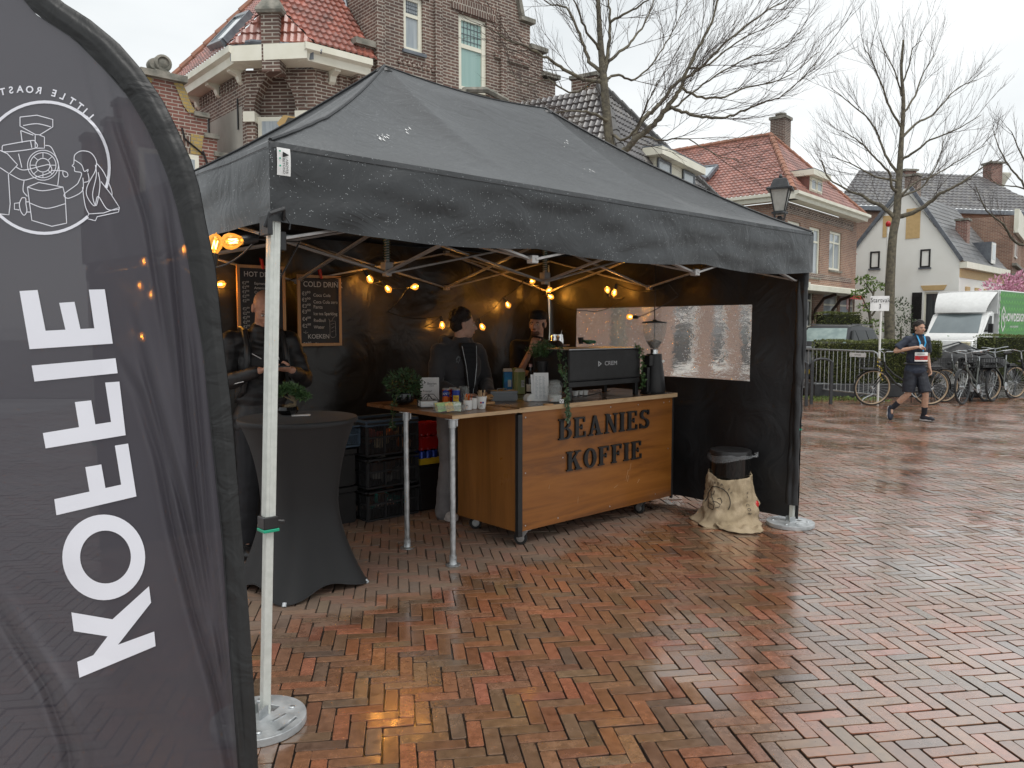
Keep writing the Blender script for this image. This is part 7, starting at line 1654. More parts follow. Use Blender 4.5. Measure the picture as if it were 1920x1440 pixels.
# low stepped gable at the far left
fa_=FB.w(0,yA); FA=Frame((fa_.x,fa_.y),FB.d.x,FB.d.y)
ha=thing('stepped_gable_house','low red brick house with stepped gable, yellow brick trim and stone ornament','house',FA.w(0,0),FA.rz)
ax_=lambda px,py,y=0: FA.px(px,py,y)
pts=[ax_(*p) for p in ((442,299),(407,297),(407,262),(388,258),(388,222),(369,220),(369,212),(358,196),(349,172),(341,156))]
ctr=ax_(306,150)[0]; top=[(2*ctr-x,z) for x,z in reversed(pts)]
poly=[(pts[0][0]-.02,0)]+[(min(x,pts[0][0]-.02),z) for x,z in pts]+top+[(2*ctr-pts[0][0],0)]
m=MB(); m.prism(poly,0,.35); m.build('wall',M['brickred'],ha)
for sg_ in (1,-1):
 for i0_,i1_ in ((0,1),(2,3),(4,5)):
  xa,xb=sorted((pts[i0_][0]+.03,pts[i1_][0]-.06)); z_=pts[i0_][1]
  if sg_<0: xa,xb=2*ctr-xb,2*ctr-xa
  m=MB(); m.b2(xa,min(xb,-.01) if sg_>0 else xb,-.07,.4,z_+.003,z_+.09); m.build('step_coping',M['stone'],ha)
 m=MB(); cc=pts[6:];
 q=[(x,z) for x,z in cc]; q2=[(x-.16,z-.03) for x,z in cc]
 if sg_<0: q=[(2*ctr-x,z) for x,z in q]; q2=[(2*ctr-x,z) for x,z in q2]
 for i in range(len(q)-1): m.add([(q[i][0],-.02,q[i][1]),(q[i+1][0],-.02,q[i+1][1]),(q2[i+1][0],-.02,q2[i+1][1]),(q2[i][0],-.02,q2[i][1])],[(0,1,2,3)]); m.add([(q[i][0],-.02,q[i][1]+.004),(q[i+1][0],-.02,q[i+1][1]+.004),(q[i+1][0],.36,q[i+1][1]+.004),(q[i][0],.36,q[i][1]+.004)],[(0,1,2,3)])
 m.build('yellow_trim',M['brickyellow'],ha,fix=False)
zt_=pts[-1][1]; hw_=pts[-1][0]-ctr
m=MB(); m.b2(ctr-hw_-.08,ctr+hw_+.08,-.1,.45,zt_+.002,zt_+.12); m.build('top_coping',M['stone'],ha)
m=MB(); ozr=.3
m.b2(ctr-.13,ctr+.13,.0,.3,zt_+.121,zt_+.17); m.lathe([(.15,-.13),(.16,-.09),(.16,.09),(.15,.13),(.11,.14),(.1,.1),(.06,.12),(.001,.13)],20,(ctr+.02,.13,zt_+.31),Matrix.Rotation(R(90),3,'X')); m.lathe([(.1,-.1),(.11,0),(.1,.1)],14,(ctr-.12,.16,zt_+.28),Matrix.Rotation(R(90),3,'X')); m.build('stone_ornament',M['stone'],ha,smooth=True)
wx0,wz1=ax_(352,290); wx1=ax_(371,295)[0]
m=MB(); m.b2(wx0-.9,wx1,-.05,.02,wz1-1.5,wz1); wo_=m.build('window',M['cream'],ha); m=MB(); m.b2(wx0-.8,wx1-.08,-.055,-.0505,wz1-1.42,wz1-.09); m.build('pane',M['panelight'],wo_)
m=MB(); m.prism([(wx1-.15,wz1+.03),(wx1+.05,wz1+.03),(wx1+.12,wz1+.4),(wx1-.12,wz1+.4)],-.02,0.001); m.build('yellow_trim',M['brickyellow'],ha)
m=MB(); m.prism([(wx1-.95,wz1+.03),(wx1-.155,wz1+.03),(wx1-.125,wz1+.4),(wx1-1.0,wz1+.4)],-.015,0.001); m.build('lintel',M['bricksoldier'],ha)
m=MB(); c0_=ax_(340,240); c1_=ax_(395,320); m.tube([(c0_[0],-.03,c0_[1]),(c0_[0]+.05,-.03,c0_[1]-.2),(c0_[0]+.4,-.03,c0_[1]-.45),(c1_[0]-.15,-.03,c1_[1]+.35),(c1_[0],-.03,c1_[1]-.1)],.018,6); m.build('cable',M['blackplastic'],ha)
m=MB(); m.add([(poly[0][0]-.05,.36,2.6),(2*ctr-pts[0][0],.36,2.6),(2*ctr-pts[0][0],6,2.6),(poly[0][0]-.05,6,2.6)],[(0,1,2,3)]);
tiles(ha,M['tilered'],[(poly[0][0]-.1,.36,pts[0][1]-.3),(poly[0][0]-.1,5.0,pts[0][1]-.3),(ctr,5.0,zt_-.2),(ctr,.36,zt_-.2)],res=3)
# ---- D: dark tiled house with a wide dormer
dd=14.0; FD=Frame(((1215-960)/F*dd,dd),.545,.838); ez=3.0
hd_=thing('dark_roof_house','house with steep dark grey tiled roof and a cream dormer behind the tent','house',FD.w(0,0),FD.rz)
P_=FD.loc(at(1125,165,16.7)); D1=12.0
apx=(P_.x,P_.y,P_.z)
tiles(hd_,M['tiledark'],[(0,0,ez),(D1,0,ez),apx],tw=.14,th=.18,amp=.035,lip=.03,res=3)
tiles(hd_,M['tiledark'],[(0,7,ez),(0,0,ez),apx,(apx[0],5.0,apx[2])],tw=.14,th=.18,amp=.035,lip=.03,res=3)
m=MB(); ridge(m,(0,0,ez+.05),Vector(apx)+Vector((0,0,.06)),.1); ridge(m,Vector(apx)+Vector((0,0,.06)),(D1,0,ez+.05),.09); m.build('ridge_tiles',mat('dark_ridge',(.12,.115,.11),(.07,.07,.07),rough=.5,scale=8),hd_,smooth=True)
dw=[(.6,1.7,.7,2.3),(2.6,3.6,.7,2.3),(4.6,5.8,.5,2.3),(7.0,8.2,.7,2.3),(9.4,10.6,.7,2.3)]
m=MB(); holed(m,f0,.3,D1,0,ez,[(h[0]+.3,h[1]+.3,h[2],h[3]) for h in dw]); m.add([(.3,0,0),(.3,7,0),(.3,7,ez),(.3,0,ez)],[(0,1,2,3)]); m.build('wall',M['brickorange'],hd_,fix=False)
for h in dw: win(hd_,f0,h[0]+.3,h[1]+.3,h[2],h[3],M['panedark'],fw=.12,transom=h[3]-.5,sill=M['white'],mt=M['white'])
m=MB(); m.b2(0,D1,-.25,.0,ez-.2,ez-.02); m.b2(-.25,0.0,0,7,ez-.2,ez-.02); m.build('gutter',M['cream'],hd_)
RD=[FD.w(0,0,ez),FD.w(D1,0,ez),FD.w(*apx[:2],apx[2])]
def dormer(par,fr,plane,bl_,br_,tpx,mt_front,panes,over=.16,roofh=.14,sidem=None,glass=None,fmat=None):
 a=fr.loc(planehit(*bl_,plane)); yF=a.y-.02; b=fr.px(*br_,yF); zt=fr.px(*tpx,yF)[1]; x0,x1,z0=a.x,b[0],a.z
 pl_=[fr.loc(p) for p in plane]; n=(pl_[1]-pl_[0]).cross(pl_[2]-pl_[0]); yb=lambda z: pl_[0].y+-(n.z*(z-pl_[0].z)+n.x*(x0-pl_[0].x))/n.y
 yB=max(yF+.5,yb(zt)+.3)
 m=MB(); m.b2(x0,x1,yF,yB,z0-.0,zt); do=m.build('dormer',sidem or mt_front,par)
 m=MB(); m.b2(x0-over,x1+over,yF-over,yB+.1,zt+.003,zt+roofh); m.build('dormer_roof',mt_front,do)
 m=MB(); m.b2(x0-over,x1+over,yF-over,yB+.1,zt+roofh+.003,zt+roofh+.03); m.build('roof_felt',M['lead'],do)
 if sidem: m=MB(); m.b2(x0+.01,x1-.01,yF-.02,yF-.003,z0+.01,zt-.003); m.build('dormer_front',mt_front,do)
 for (u0,u1,v0,v1) in panes:
  xa,xb,za3,zb3=x0+(x1-x0)*u0,x0+(x1-x0)*u1,z0+(zt-z0)*v0,z0+(zt-z0)*v1
  m=MB(); yy=yF-.022
  m.b2(xa,xb,yy-.03,yy,za3,za3+.05); m.b2(xa,xb,yy-.03,yy,zb3-.05,zb3); m.b2(xa,xa+.05,yy-.03,yy,za3+.05,zb3-.05); m.b2(xb-.05,xb,yy-.03,yy,za3+.05,zb3-.05); wo2=m.build('window',fmat or M['lead'],do)
  m=MB(); m.b2(xa+.05,xb-.05,yy-.012,yy-.004,za3+.05,zb3-.05); m.build('pane',glass or M['panesky'],wo2)
 return do
dormer(hd_,FD,RD,(1229,324),(1300,344),(1229,293),M['cream'],[(.0,.33,.08,.95),(.66,.99,.08,.95)],over=.22,roofh=.17)
m=MB(); ch_=FD.loc(at(1118,180,17.2)); m.b2(ch_.x-.22,ch_.x+.28,ch_.y-.1,ch_.y+.5,ch_.z-.6,at(1118,148,17.2).z); cho=m.build('chimney',M['brickbrown'],hd_); m=MB(); zz=at(1118,148,17.2).z; m.b2(ch_.x-.26,ch_.x+.32,ch_.y-.14,ch_.y+.54,zz+.002,zz+.08); m.build('chimney_cap',M['stone'],cho)
# ---- E: brick house with weathered red roof
ed=26.8; FE=Frame(((1468-960)/F*ed,ed),.661,.750)
he=thing('red_roof_house','brick house with red tiled hip roof, white cornice, tall chimney and red awning','house',FE.w(0,0),FE.rz)
zE=FE.px(1475,362)[1]; xE=FE.px(1600,404)[0] ; Q=(3.66,2.2,at(1435,255,31.0).z); print('E',zE,xE,Q)
yl=9.0; ov=.35; cz_=zE-.28
tiles(he,M['tilered2'],[(-ov,-ov,zE),(xE+ov,-ov,zE),Q],tw=.17,th=.22,amp=.03,lip=.03,res=3); tiles(he,M['tilered2'],[(-ov,yl,zE),(-ov,-ov,zE),Q,(Q[0],yl-1.0,Q[2])],tw=.17,th=.22,amp=.03,lip=.03,res=3)
m=MB(); ridge(m,(-ov,-ov,zE+.04),(Q[0],Q[1],Q[2]+.05),.1); ridge(m,(Q[0],Q[1],Q[2]+.05),(Q[0],yl-1,Q[2]+.05),.1); ridge(m,(Q[0],Q[1],Q[2]+.05),(xE+ov,-ov,zE+.04),.09); m.build('ridge_tiles',bpy.data.materials['ridge_clay'],he,smooth=True)
ex=lambda px,py,y=0: FE.px(px,py,y)
ew=[]
for (a,b,c,d) in ((1518,1536,424,521),(1556,1576,432,509),(1477,1499,412,500)): x0,z1=ex(a,c); x1,z0=ex(b,d); ew.append((x0,x1,z0,z1))
gw=[]
for (a,b,c,d) in ((1545,1570,545,612),(1576,1601,548,612),(1508,1524,542,590)): x0,z1=ex(a,c); x1,z0=ex(b,d); gw.append((x0,x1,max(.5,z0-.5),z1))
m=MB(); holed(m,f0,0,xE,0,cz_,ew+gw,.12); m.add([(0,0,0),(0,yl,0),(0,yl,cz_),(0,0,cz_)],[(0,1,2,3)]); m.add([(xE,0,0),(xE,yl,0),(xE,yl,cz_),(xE,0,cz_)],[(0,1,2,3)]); m.build('wall',M['brickorange'],he,fix=False)
for h in ew: win(he,f0,*h,M['panelight'],fw=.09,transom=h[2]+(h[3]-h[2])*.72,mull=1,sill=M['stone'],mt=M['cream'])
for h in gw: win(he,f0,*h,M['panedark'] if h is gw[2] else M['panelight'],fw=.09,transom=h[2]+(h[3]-h[2])*.72,mt=M['cream'])
m=MB(); cornice(m,(-.4,0,0),(xE+.5,0,0),(0,-1,0),zE,.26,.55); cornice(m,(0,-.4,0),(0,yl,0),(-1,0,0),zE,.26,.4); m.build('cornice',M['cream'],he)
zf=ex(1480,400)[1]; m=MB(); m.b2(.01,xE-.01,-.03,-.001,zf,cz_-.02); m.build('frieze',M['brickbrown'],he)
m=MB(); [m.b2(.2+i*.35,.26+i*.35,-.05,-.0305,zf+.2,cz_-.2) for i in range(int(xE/.35))]; m.build('frieze_slot',M['blackmatte'],he)
zb_=ex(1575,512)[1]; m=MB(); m.b2(.01,xE-.01,-.012,-.0005,zb_-.35,zb_-.15); m.build('string_course',M['brickbrown'],he)
# porch slab with braces
x0,z1=ex(1512,526,-.9); x1,z0=ex(1622,542,-.9); m=MB(); m.b2(x0-1.5,x1,-.9,-.001,z1-.32,z1-.1); po_=m.build('porch_slab',M['cream'],he,bev=.02)
for px in (1524,1556): xx=ex(px,580)[0]; m=MB(); m.tube([(xx,-.03,z1-1.3),(xx,-.1,z1-.9),(xx,-.4,z1-.5),(xx,-.85,z1-.34)],.06,6); m.build('brace',M['darkwood'],po_)
# awning
x0,za4=ex(1578,546,-.15); x1,_=ex(1612,552,-.15); zb4=ex(1600,580,-.5)[1]
aw=MB(); aw.add([(x0,-.02,za4),(x1,-.02,za4),(x1,-.35,za4-.12),(x0,-.35,za4-.12)],[(0,1,2,3)])
for i in range(12): a=x0+(x1-x0)*i/12; b=x0+(x1-x0)*(i+1)/12; aw.add([(a,-.352,za4-.12),(b,-.352,za4-.12),(b,-.352,za4-.27),((a+b)/2,-.352,za4-.32),(a,-.352,za4-.27)],[(0,1,2,3,4)])
for xx in (x0,x1-.22): aw.add([(xx,-.36,za4-.1),(xx+.22,-.36,za4-.1),(xx+.22,-.36,zb4),(xx,-.36,zb4)],[(0,1,2,3)])
aw.build('awning',M['red'],he,fix=False)
m=MB(); [m.b2(x0+k,x0+k+.03,-.366,-.3605,zb4+.02,za4-.12) for k in (.06,.14)]; [m.b2(x1-.22+k,x1-.19+k,-.366,-.3605,zb4+.02,za4-.12) for k in (.05,.13)]; m.build('awning_stripe',M['white'],he)
RE=[FE.w(-ov,-ov,zE),FE.w(xE+ov,-ov,zE),FE.w(*Q)]
dormer(he,FE,RE,(1516,358),(1540,371),(1517,330),M['cream'],[(.06,.46,.1,.9),(.54,.94,.1,.9)],over=.25,roofh=.2,sidem=M['tilered2'],glass=M['panelight'],fmat=M['cream'])
RE2=[FE.w(-ov,yl,zE),FE.w(-ov,-ov,zE),FE.w(*Q)]
sk_=[FE.loc(planehit(*p,RE2)) for p in ((1312,322),(1347,318),(1328,342),(1318,336))]
n_=(sk_[1]-sk_[0]).cross(sk_[2]-sk_[0]).normalized(); n_=-n_ if n_.z<0 else n_
m=MB(); [m.bar(sk_[i]+n_*.15,sk_[(i+1)%4]+n_*.15,.12,.12,up=n_) for i in range(4)]; so2=m.build('skylight',M['lead'],he); m=MB(); m.add([p+n_*.18 for p in sk_],[(0,1,2,3)]); m.build('pane',M['panesky'],so2,fix=False)
cl_=FE.loc(at(1443,260,31.5)); cr2=FE.loc(at(1482,300,31.5)); zct=at(1460,226,31.5).z
m=MB(); m.box(((cl_.x+cr2.x)/2,(cl_.y+cr2.y)/2,(zct+7)/2),(.6,.6,zct-7)); cho=m.build('chimney',M['brickbrown'],he)
m=MB(); m.box(((cl_.x+cr2.x)/2,(cl_.y+cr2.y)/2,zct+.06),(.7,.7,.11)); m.lathe([(.16,zct+.115),(.16,zct+.2),(.22,zct+.21),(.22,zct+.26),(.001,zct+.28)],12,((cl_.x+cr2.x)/2,(cl_.y+cr2.y)/2,0)); m.build('chimney_cap',M['stone'],cho)
# ---- F: white gabled cottage
fd=34.0; o_=Vector(((1792-960)/F*fd,fd,0)); lf=Vector((-.707,.707,0))
FF=Frame((o_+lf*4.46)[:2],.707,-.707); FG=Frame(o_[:2],.707,.707)
hf=thing('white_cottage','white rendered gabled cottage with slate roof and black shutters','house',FF.w(0,0),FF.rz)
fx=lambda px,py,y=0: FF.px(px,py,y)
wF=4.46; zl=fx(1598,466)[1]; zr=fx(1790,488)[1]; za5,ax5=fx(1697,354)[1],fx(1690,354)[0]; ax6=fx(1708,354)[0]
fwn=[]
for (a,b,c,d) in ((1632,1649,472,503),(1726,1744,468,501)): x0,z1=fx(a,c); x1,z0=fx(b,d); fwn.append((x0,x1,z0,z1))
x0,z1=fx(1733,548); x1,z0=fx(1772,600); fwn.append((x0,x1,max(z0-.6,.6),z1))
m=MB(); zz=min(zl,zr)-.02; holed(m,f0,0,wF,0,zz,[h for h in fwn if h[3]<zz],.12); g_=[(0,zz),(wF,zz),(wF,zr),(ax6,za5),(ax5,za5),(0,zl)]; m.add([f0(x,z,0) for x,z in g_],[tuple(range(6))]); m.build('gable_wall',M['render'],hf,fix=False)
for h in fwn: win(hf,f0,*h,M['panedark'],fw=.07,sill=M['lead'],mt=M['blackmatte'] if h is not fwn[2] else M['cream'],d0=.05 if h[3]<zz else -.03)
m=MB(); m.b2(ax5-.75,ax5-.35,-.02,-.002,fx(1660,445)[1],fx(1660,405)[1]); m.b2(ax6+-.15,ax6+.45,-.02,-.002,fx(1700,448)[1],fx(1700,392)[1]); m.build('ochre_panel',M['ochre'],hf)
x0,z0=fx(1726,545); x1,z1=fx(1776,534); m=MB(); m.prism([(x0+.12,z0),(x1-.12,z0),(x1,z1),(x0,z1)],-.03,-.001); m.build('ochre_lintel',M['ochre'],hf)
for a in (fwn[2][0]-.5,fwn[2][1]+.08): m=MB(); m.b2(a,a+.42,-.04,-.001,fwn[2][2],fwn[2][3]); [m.b2(a+.03,a+.39,-.055,-.0405,fwn[2][2]+.05+i*.1,fwn[2][2]+.1+i*.1) for i in range(int((fwn[2][3]-fwn[2][2])/.1)-1)]; m.build('shutter',M['blackmatte'],hf)
Lw=7.5; rt=za5-.1
tiles(hf,M['tilegrey'],[(wF+.15,-.1,zr-.05),(wF+.15,Lw,zr-.05),((ax5+ax6)/2,Lw,rt),((ax5+ax6)/2,-.1,rt)],tw=.5,th=.3,amp=.0,lip=.02,res=1)
tiles(hf,M['tilegrey'],[(-.15,-.1,zl-.05),(-.15,Lw,zl-.05),((ax5+ax6)/2,Lw,rt),((ax5+ax6)/2,-.1,rt)],tw=.5,th=.3,amp=.0,lip=.02,res=1)
m=MB(); m.bar((-.1,-.05,zl-.02),(ax5,-.05,za5+.03),.16,.08,up=(0,1,0)); m.bar((ax6,-.05,za5+.03),(wF+.1,-.05,zr-.02),.16,.08,up=(0,1,0)); m.build('verge',M['lead'],hf)
m=MB(); m.b2(wF,wF+.002,0,Lw,0,zr-.3); m.build('side_wall',M['render'],hf)
m=MB(); m.b2(wF,wF+.3,-.02,Lw,zr-.35,zr-.08); m.build('gutter',M['cream'],hf); m=MB(); m.b2(wF+.003,wF+.02,0.02,Lw,zr-.75,zr-.36); m.build('ochre_band',M['ochre'],hf)
for i in range(4): y=1.0+i*1.5; m=MB(); m.b2(wF+.003,wF+.05,y,y+.5,1.8,3.1); m.build('side_window',M['cream'],hf); m=MB(); m.b2(wF+.003,wF+.06,y-.05,y+.55,3.12,3.4); m.build('ochre_lintel',M['ochre'],hf)
m=MB(); xa=fx(1683,340)[0]; m.box((ax5+.1,1.2,za5+.0),(.55,.55,1.4)); cho=m.build('chimney',M['brickbrown'],hf); m=MB(); m.box((ax5+.1,1.2,za5+.76),(.65,.65,.1)); m.build('chimney_cap',M['stone'],cho)
m=MB(); m.box((wF-.9,3.6,zr+1.3),(.5,.5,1.6)); cho=m.build('chimney',M['brickred'],hf); m=MB(); m.box((wF-.9,3.6,zr+2.16),(.6,.6,.1)); m.build('chimney_cap',M['stone'],cho)
m=MB(); m.prism([(wF+.1,zr+.1),(wF+.1,zr+1.15),(wF-.85,zr+1.15)],4.6,5.3,lambda a,b,t: (a,t,b)); do=m.build('dormer',M['lead'],hf); m=MB(); m.b2(wF+.102,wF+.13,4.6,5.3,zr+.12,zr+1.1); m.build('dormer_front',M['white'],do); m=MB(); m.b2(wF+.1305,wF+.14,4.72,5.18,zr+.3,zr+1.0); m.build('pane',M['panesky'],do)
# ---- G: large brown house behind, H: pale house at the frame edge
gd_=44.0; FH=Frame(((1795-960)/F*gd_,gd_),.98,.2)
hgk=thing('grey_roof_house','large brick house with wide grey tiled roof behind the white cottage','house',FH.w(0,0),FH.rz)
hx=lambda px,py,y=0: FH.px(px,py,y); xl_,_=hx(1575,350); xr_,ze_=hx(1935,398); zrg=at(1830,325,48).z; x_r=hx(1835,325,4)[0]; x_l=hx(1610,345,4)[0]
gwn=[]; x0,z1=hx(1832,432); x1,z0=hx(1866,466); gwn.append((x0,x1,z0,z1))
m=MB(); holed(m,f0,xl_,xr_+1,0,ze_,gwn); m.build('wall',M['brickorange'],hgk,fix=False); win(hgk,f0,*gwn[0],M['panedark'],fw=.1,transom=gwn[0][2]+.9,mull=1,sill=M['stone'],mt=M['white'])
tiles(hgk,M['tiledark'],[(xl_-.4,-.3,ze_),(xr_+1.2,-.3,ze_),(x_r,4,zrg),(x_l,4,zrg)],tw=.3,th=.4,amp=.05,res=3)
m=MB(); m.b2(xl_,xr_+1,-.35,-.0,ze_-.25,ze_-.02); m.build('gutter',M['lead'],hgk); m=MB(); m.tube([(hx(1887,450)[0],-.1,0),(hx(1887,450)[0],-.1,ze_-.1)],.06,6); m.build('drainpipe',M['lead'],hgk)
for px0,px1,py in ((1692,1712,322),(1853,1873,308)):
 a=hx(px0,py,4)[0]; b=hx(px1,py,4)[0]; z=hx(px0,py,4)[1]; m=MB(); m.b2(a,b,3.7,4.4,zrg-1,z); cho=m.build('chimney',M['brickred'],hgk); m=MB(); m.b2(a-.1,b+.1,3.6,4.5,z+.003,z+.12); m.build('chimney_cap',M['stone'],cho)
m=MB(); a=hx(1885,330,4); m.lathe([(.35,a[1]-1.6),(.3,a[1]-.8),(.5,a[1]-.3),(.75,a[1]+.1),(.75,a[1]+.2),(.001,a[1]+.25)],14,(a[0],4.6,0)); m.build('roof_vent',M['cream'],hgk,smooth=True)
FK=Frame(at(1893,600,40)[:2],.6,.8)
hk=thing('bay_house','pale brick house with cream bay at the right edge','house',FK.w(0,0),FK.rz)
m=MB(); z=FK.px(1900,400)[1]; m.b2(0,9,0,6,0,z); m.build('wall',M['brickorange'],hk)
for za6,zb6 in ((z-.9,z+.3),(FK.px(1900,500)[1],FK.px(1900,495)[1]),(FK.px(1900,519)[1],FK.px(1900,515)[1])): m=MB(); m.b2(-.2,9,-.2,-.001,za6,zb6); m.build('band',M['cream'] if zb6>z else M['stone'],hk)
m=MB(); m.b2(.9,2.2,-.06,-.001,FK.px(1910,490)[1],z-1.2); wo3=m.build('window',M['white'],hk); m=MB(); m.b2(1.0,2.1,-.07,-.0605,FK.px(1910,487)[1],z-1.3); m.build('pane',M['panelight'],wo3)
# a small red roof between the brick house and the cottage
FM=Frame(at(1578,600,35)[:2],.98,.2); hm_=thing('small_red_roof_house','small red tiled outbuilding between the brick house and the white cottage','house',FM.w(0,0),FM.rz)
z0=FM.px(1600,478)[1]; z1=FM.px(1600,416,2)[1]; m=MB(); m.b2(-.6,.55,0,3,0,z0); m.build('wall',M['brickorange'],hm_); tiles(hm_,M['tilered'],[(-.8,-.1,z0),(.6,-.1,z0),(.6,2,z1),(-.8,2,z1)],res=2)
# ============================================================ trees
M['treebark']=mat('winter_tree_bark',(.17,.15,.105),(.08,.07,.055),rough=.9,scale=14,detail=7,bump=.6,bscale=40); M['twig']=mat('bare_twig',(.085,.062,.05),(.05,.037,.03),rough=.85,scale=6)
def spline(pts,n=5): return [Vector(p) for p in smooth3([tuple(p) for p in pts],n)]
def smooth3(pts,n):
 o=[]
 for i in range(len(pts)-1):
  p0,p1,p2,p3=pts[max(0,i-1)],pts[i],pts[i+1],pts[min(len(pts)-1,i+2)]
  for j in range(n):
   t=j/n; o.append(tuple(.5*(2*p1[k]+(p2[k]-p0[k])*t+(2*p0[k]-5*p1[k]+4*p2[k]-p3[k])*t*t+(3*p1[k]-p0[k]-3*p2[k]+p3[k])*t**3) for k in range(3)))
 return o+[pts[-1]]
def twigs(mb,path,rr,lvl,L0,r0,step,up=.15,spread=.6):
 """side shoots along a branch, each with shoots of its own"""
 tot=sum((b-a).length for a,b in zip(path,path[1:])); d=rr.uniform(.3,1)*step; acc=0; side=rr.choice((-1,1))
 for a,b in zip(path,path[1:]):
  sl=(b-a).length
  while acc+sl>d:
   t=(d-acc)/sl; p=a.lerp(b,t); dr=(b-a).normalized(); fr=d/tot
   if fr>.12:
    q=dr.cross(Vector((rr.uniform(-1,1),rr.uniform(-1,1),rr.uniform(-1,1))))
    if q.length>.05:
     q.normalize(); v=(dr+q*rr.uniform(.5,1.1)*spread+Vector((0,0,up*rr.uniform(0,1.5)))).normalized()
     L_=L0*rr.uniform(.45,1.15)*(1.15-.5*fr); pt=[p]; w=v.copy(); n=5
     for i in range(n): w=(w+Vector((rr.uniform(-1,1),rr.uniform(-1,1),rr.uniform(-.7,1)))*.17+dr*.06+Vector((0,0,up*.12))).normalized(); pt.append(pt[-1]+w*L_/n)
     mb.tube(pt,[r0*(1-.62*i/n) for i in range(n+1)],4 if lvl>1 else 3,cap=False)
     if lvl>1: twigs(mb,pt,rr,lvl-1,L0*.5,r0*.55,step*.7,up,spread)
   d+=step*rr.uniform(.6,1.4)
  acc+=sl
def tree(label,base,trunk,limbs,seed,rT,L0,step,group='bare street trees',tw=.0075,lvl=3,up=.15):
 rr=random.Random(seed); t=thing('bare_tree',label,'tree',base,0,group); b=Vector(base)
 m=MB(); tp_=spline([p-b for p in trunk],6); n=len(tp_); m.tube(tp_,[rT*(1-.82*(i/(n-1))**1.1)*(1.5-.5*min(1,i/3)) for i in range(n)],12)
 c=MB()
 for pts,r0 in limbs:
  pt=spline([p-b for p in pts],5); k=len(pt)
  pt=[p+(Vector((rr.uniform(-1,1),rr.uniform(-1,1),rr.uniform(-1,1)))*.012 if 0<i<k-1 else Vector()) for i,p in enumerate(pt)]
  m.tube(pt,[max(tw,r0*(1-.8*i/(k-1))) for i in range(k)],8); twigs(c,pt,rr,lvl,L0,tw,step,up)
 twigs(c,tp_[n//2:],rr,lvl,L0*.8,tw,step*1.2,up+.3)
 m.build('trunk',M['treebark'],t,smooth=True,ang=180,fix=False); c.build('crown',M['twig'],t,smooth=True,ang=180,fix=False); print(label[:12],len(c.f)); return t
def P3(pts,y0,y1): n=len(pts)-1; return [at(x,y,y0+(y1-y0)*i/n) for i,(x,y) in enumerate(pts)]
D1_=10.6
b1=gp(1146,612+1.62*F/D1_)
tr1=[Vector((b1.x,b1.y,-.02))]+P3([(1147,600),(1147,420),(1148,318),(1140,240),(1132,150),(1126,80),(1122,10),(1120,-70)],D1_,D1_)
lm=[([(1148,312),(1167,289),(1194,259),(1217,241),(1240,216),(1263,186),(1279,161),(1288,130),(1316,79),(1338,30),(1352,-20)],.05,10.2),([(1185,268),(1203,227),(1226,206),(1245,184),(1272,154),(1311,130),(1345,95),(1390,55),(1440,20),(1500,-15)],.035,11.3),([(1255,200),(1279,209),(1318,219),(1359,220),(1396,206),(1432,193),(1470,178),(1530,120)],.024,9.6),([(1279,165),(1307,181),(1350,183),(1398,163),(1474,145),(1536,97)],.02,10.9),([(1200,255),(1240,262),(1290,262),(1345,290),(1385,300)],.014,10),([(1129,154),(1093,148),(1057,130),(1026,109),(990,90),(950,74),(905,45)],.03,10.0),([(1125,133),(1105,115),(1093,82),(1075,39),(1063,15),(1030,6),(1000,-20)],.028,11.2),([(1132,142),(1141,91),(1144,42),(1141,0),(1138,-60)],.03,10.6),([(1144,42),(1177,24),(1214,0),(1240,-30)],.02,10.2),([(1140,115),(1177,85),(1202,54),(1220,18),(1235,-40)],.022,11.3),([(1145,228),(1110,212),(1080,208),(1026,215)],.024,9.8),([(1146,290),(1120,272),(1095,262),(1078,260)],.016,10.9),([(1146,250),(1170,262),(1196,235),(1215,190),(1235,150)],.022,9.8),([(1132,150),(1160,140),(1190,150),(1230,110),(1260,60),(1290,0)],.02,11.5),([(1288,130),(1330,120),(1380,80),(1420,60),(1480,30)],.016,10.4),([(1126,95),(1100,60),(1080,10),(1060,-40)],.02,10),([(1240,216),(1280,190),(1330,150),(1400,110),(1460,95),(1500,60)],.016,10.8),([(1128,140),(1075,175),(1030,150),(985,160),(955,130)],.016,11.2)]
tree('bare winter tree with wide limbs rising behind the right half of the tent',(b1.x,b1.y,0),tr1,[(P3(p,D1_,y),r) for p,r,y in lm],11,.1,1.05,.17,lvl=3,tw=.005)
D2=19.0; b2=gp(1668,612+1.62*F/D2)
tr2=[Vector((b2.x,b2.y,-.02))]+P3([(1668,640),(1668,560),(1670,508),(1674,444),(1681,405),(1684,358),(1687,315),(1689,282),(1691,250),(1694,190),(1690,130),(1694,75)],D2,D2)
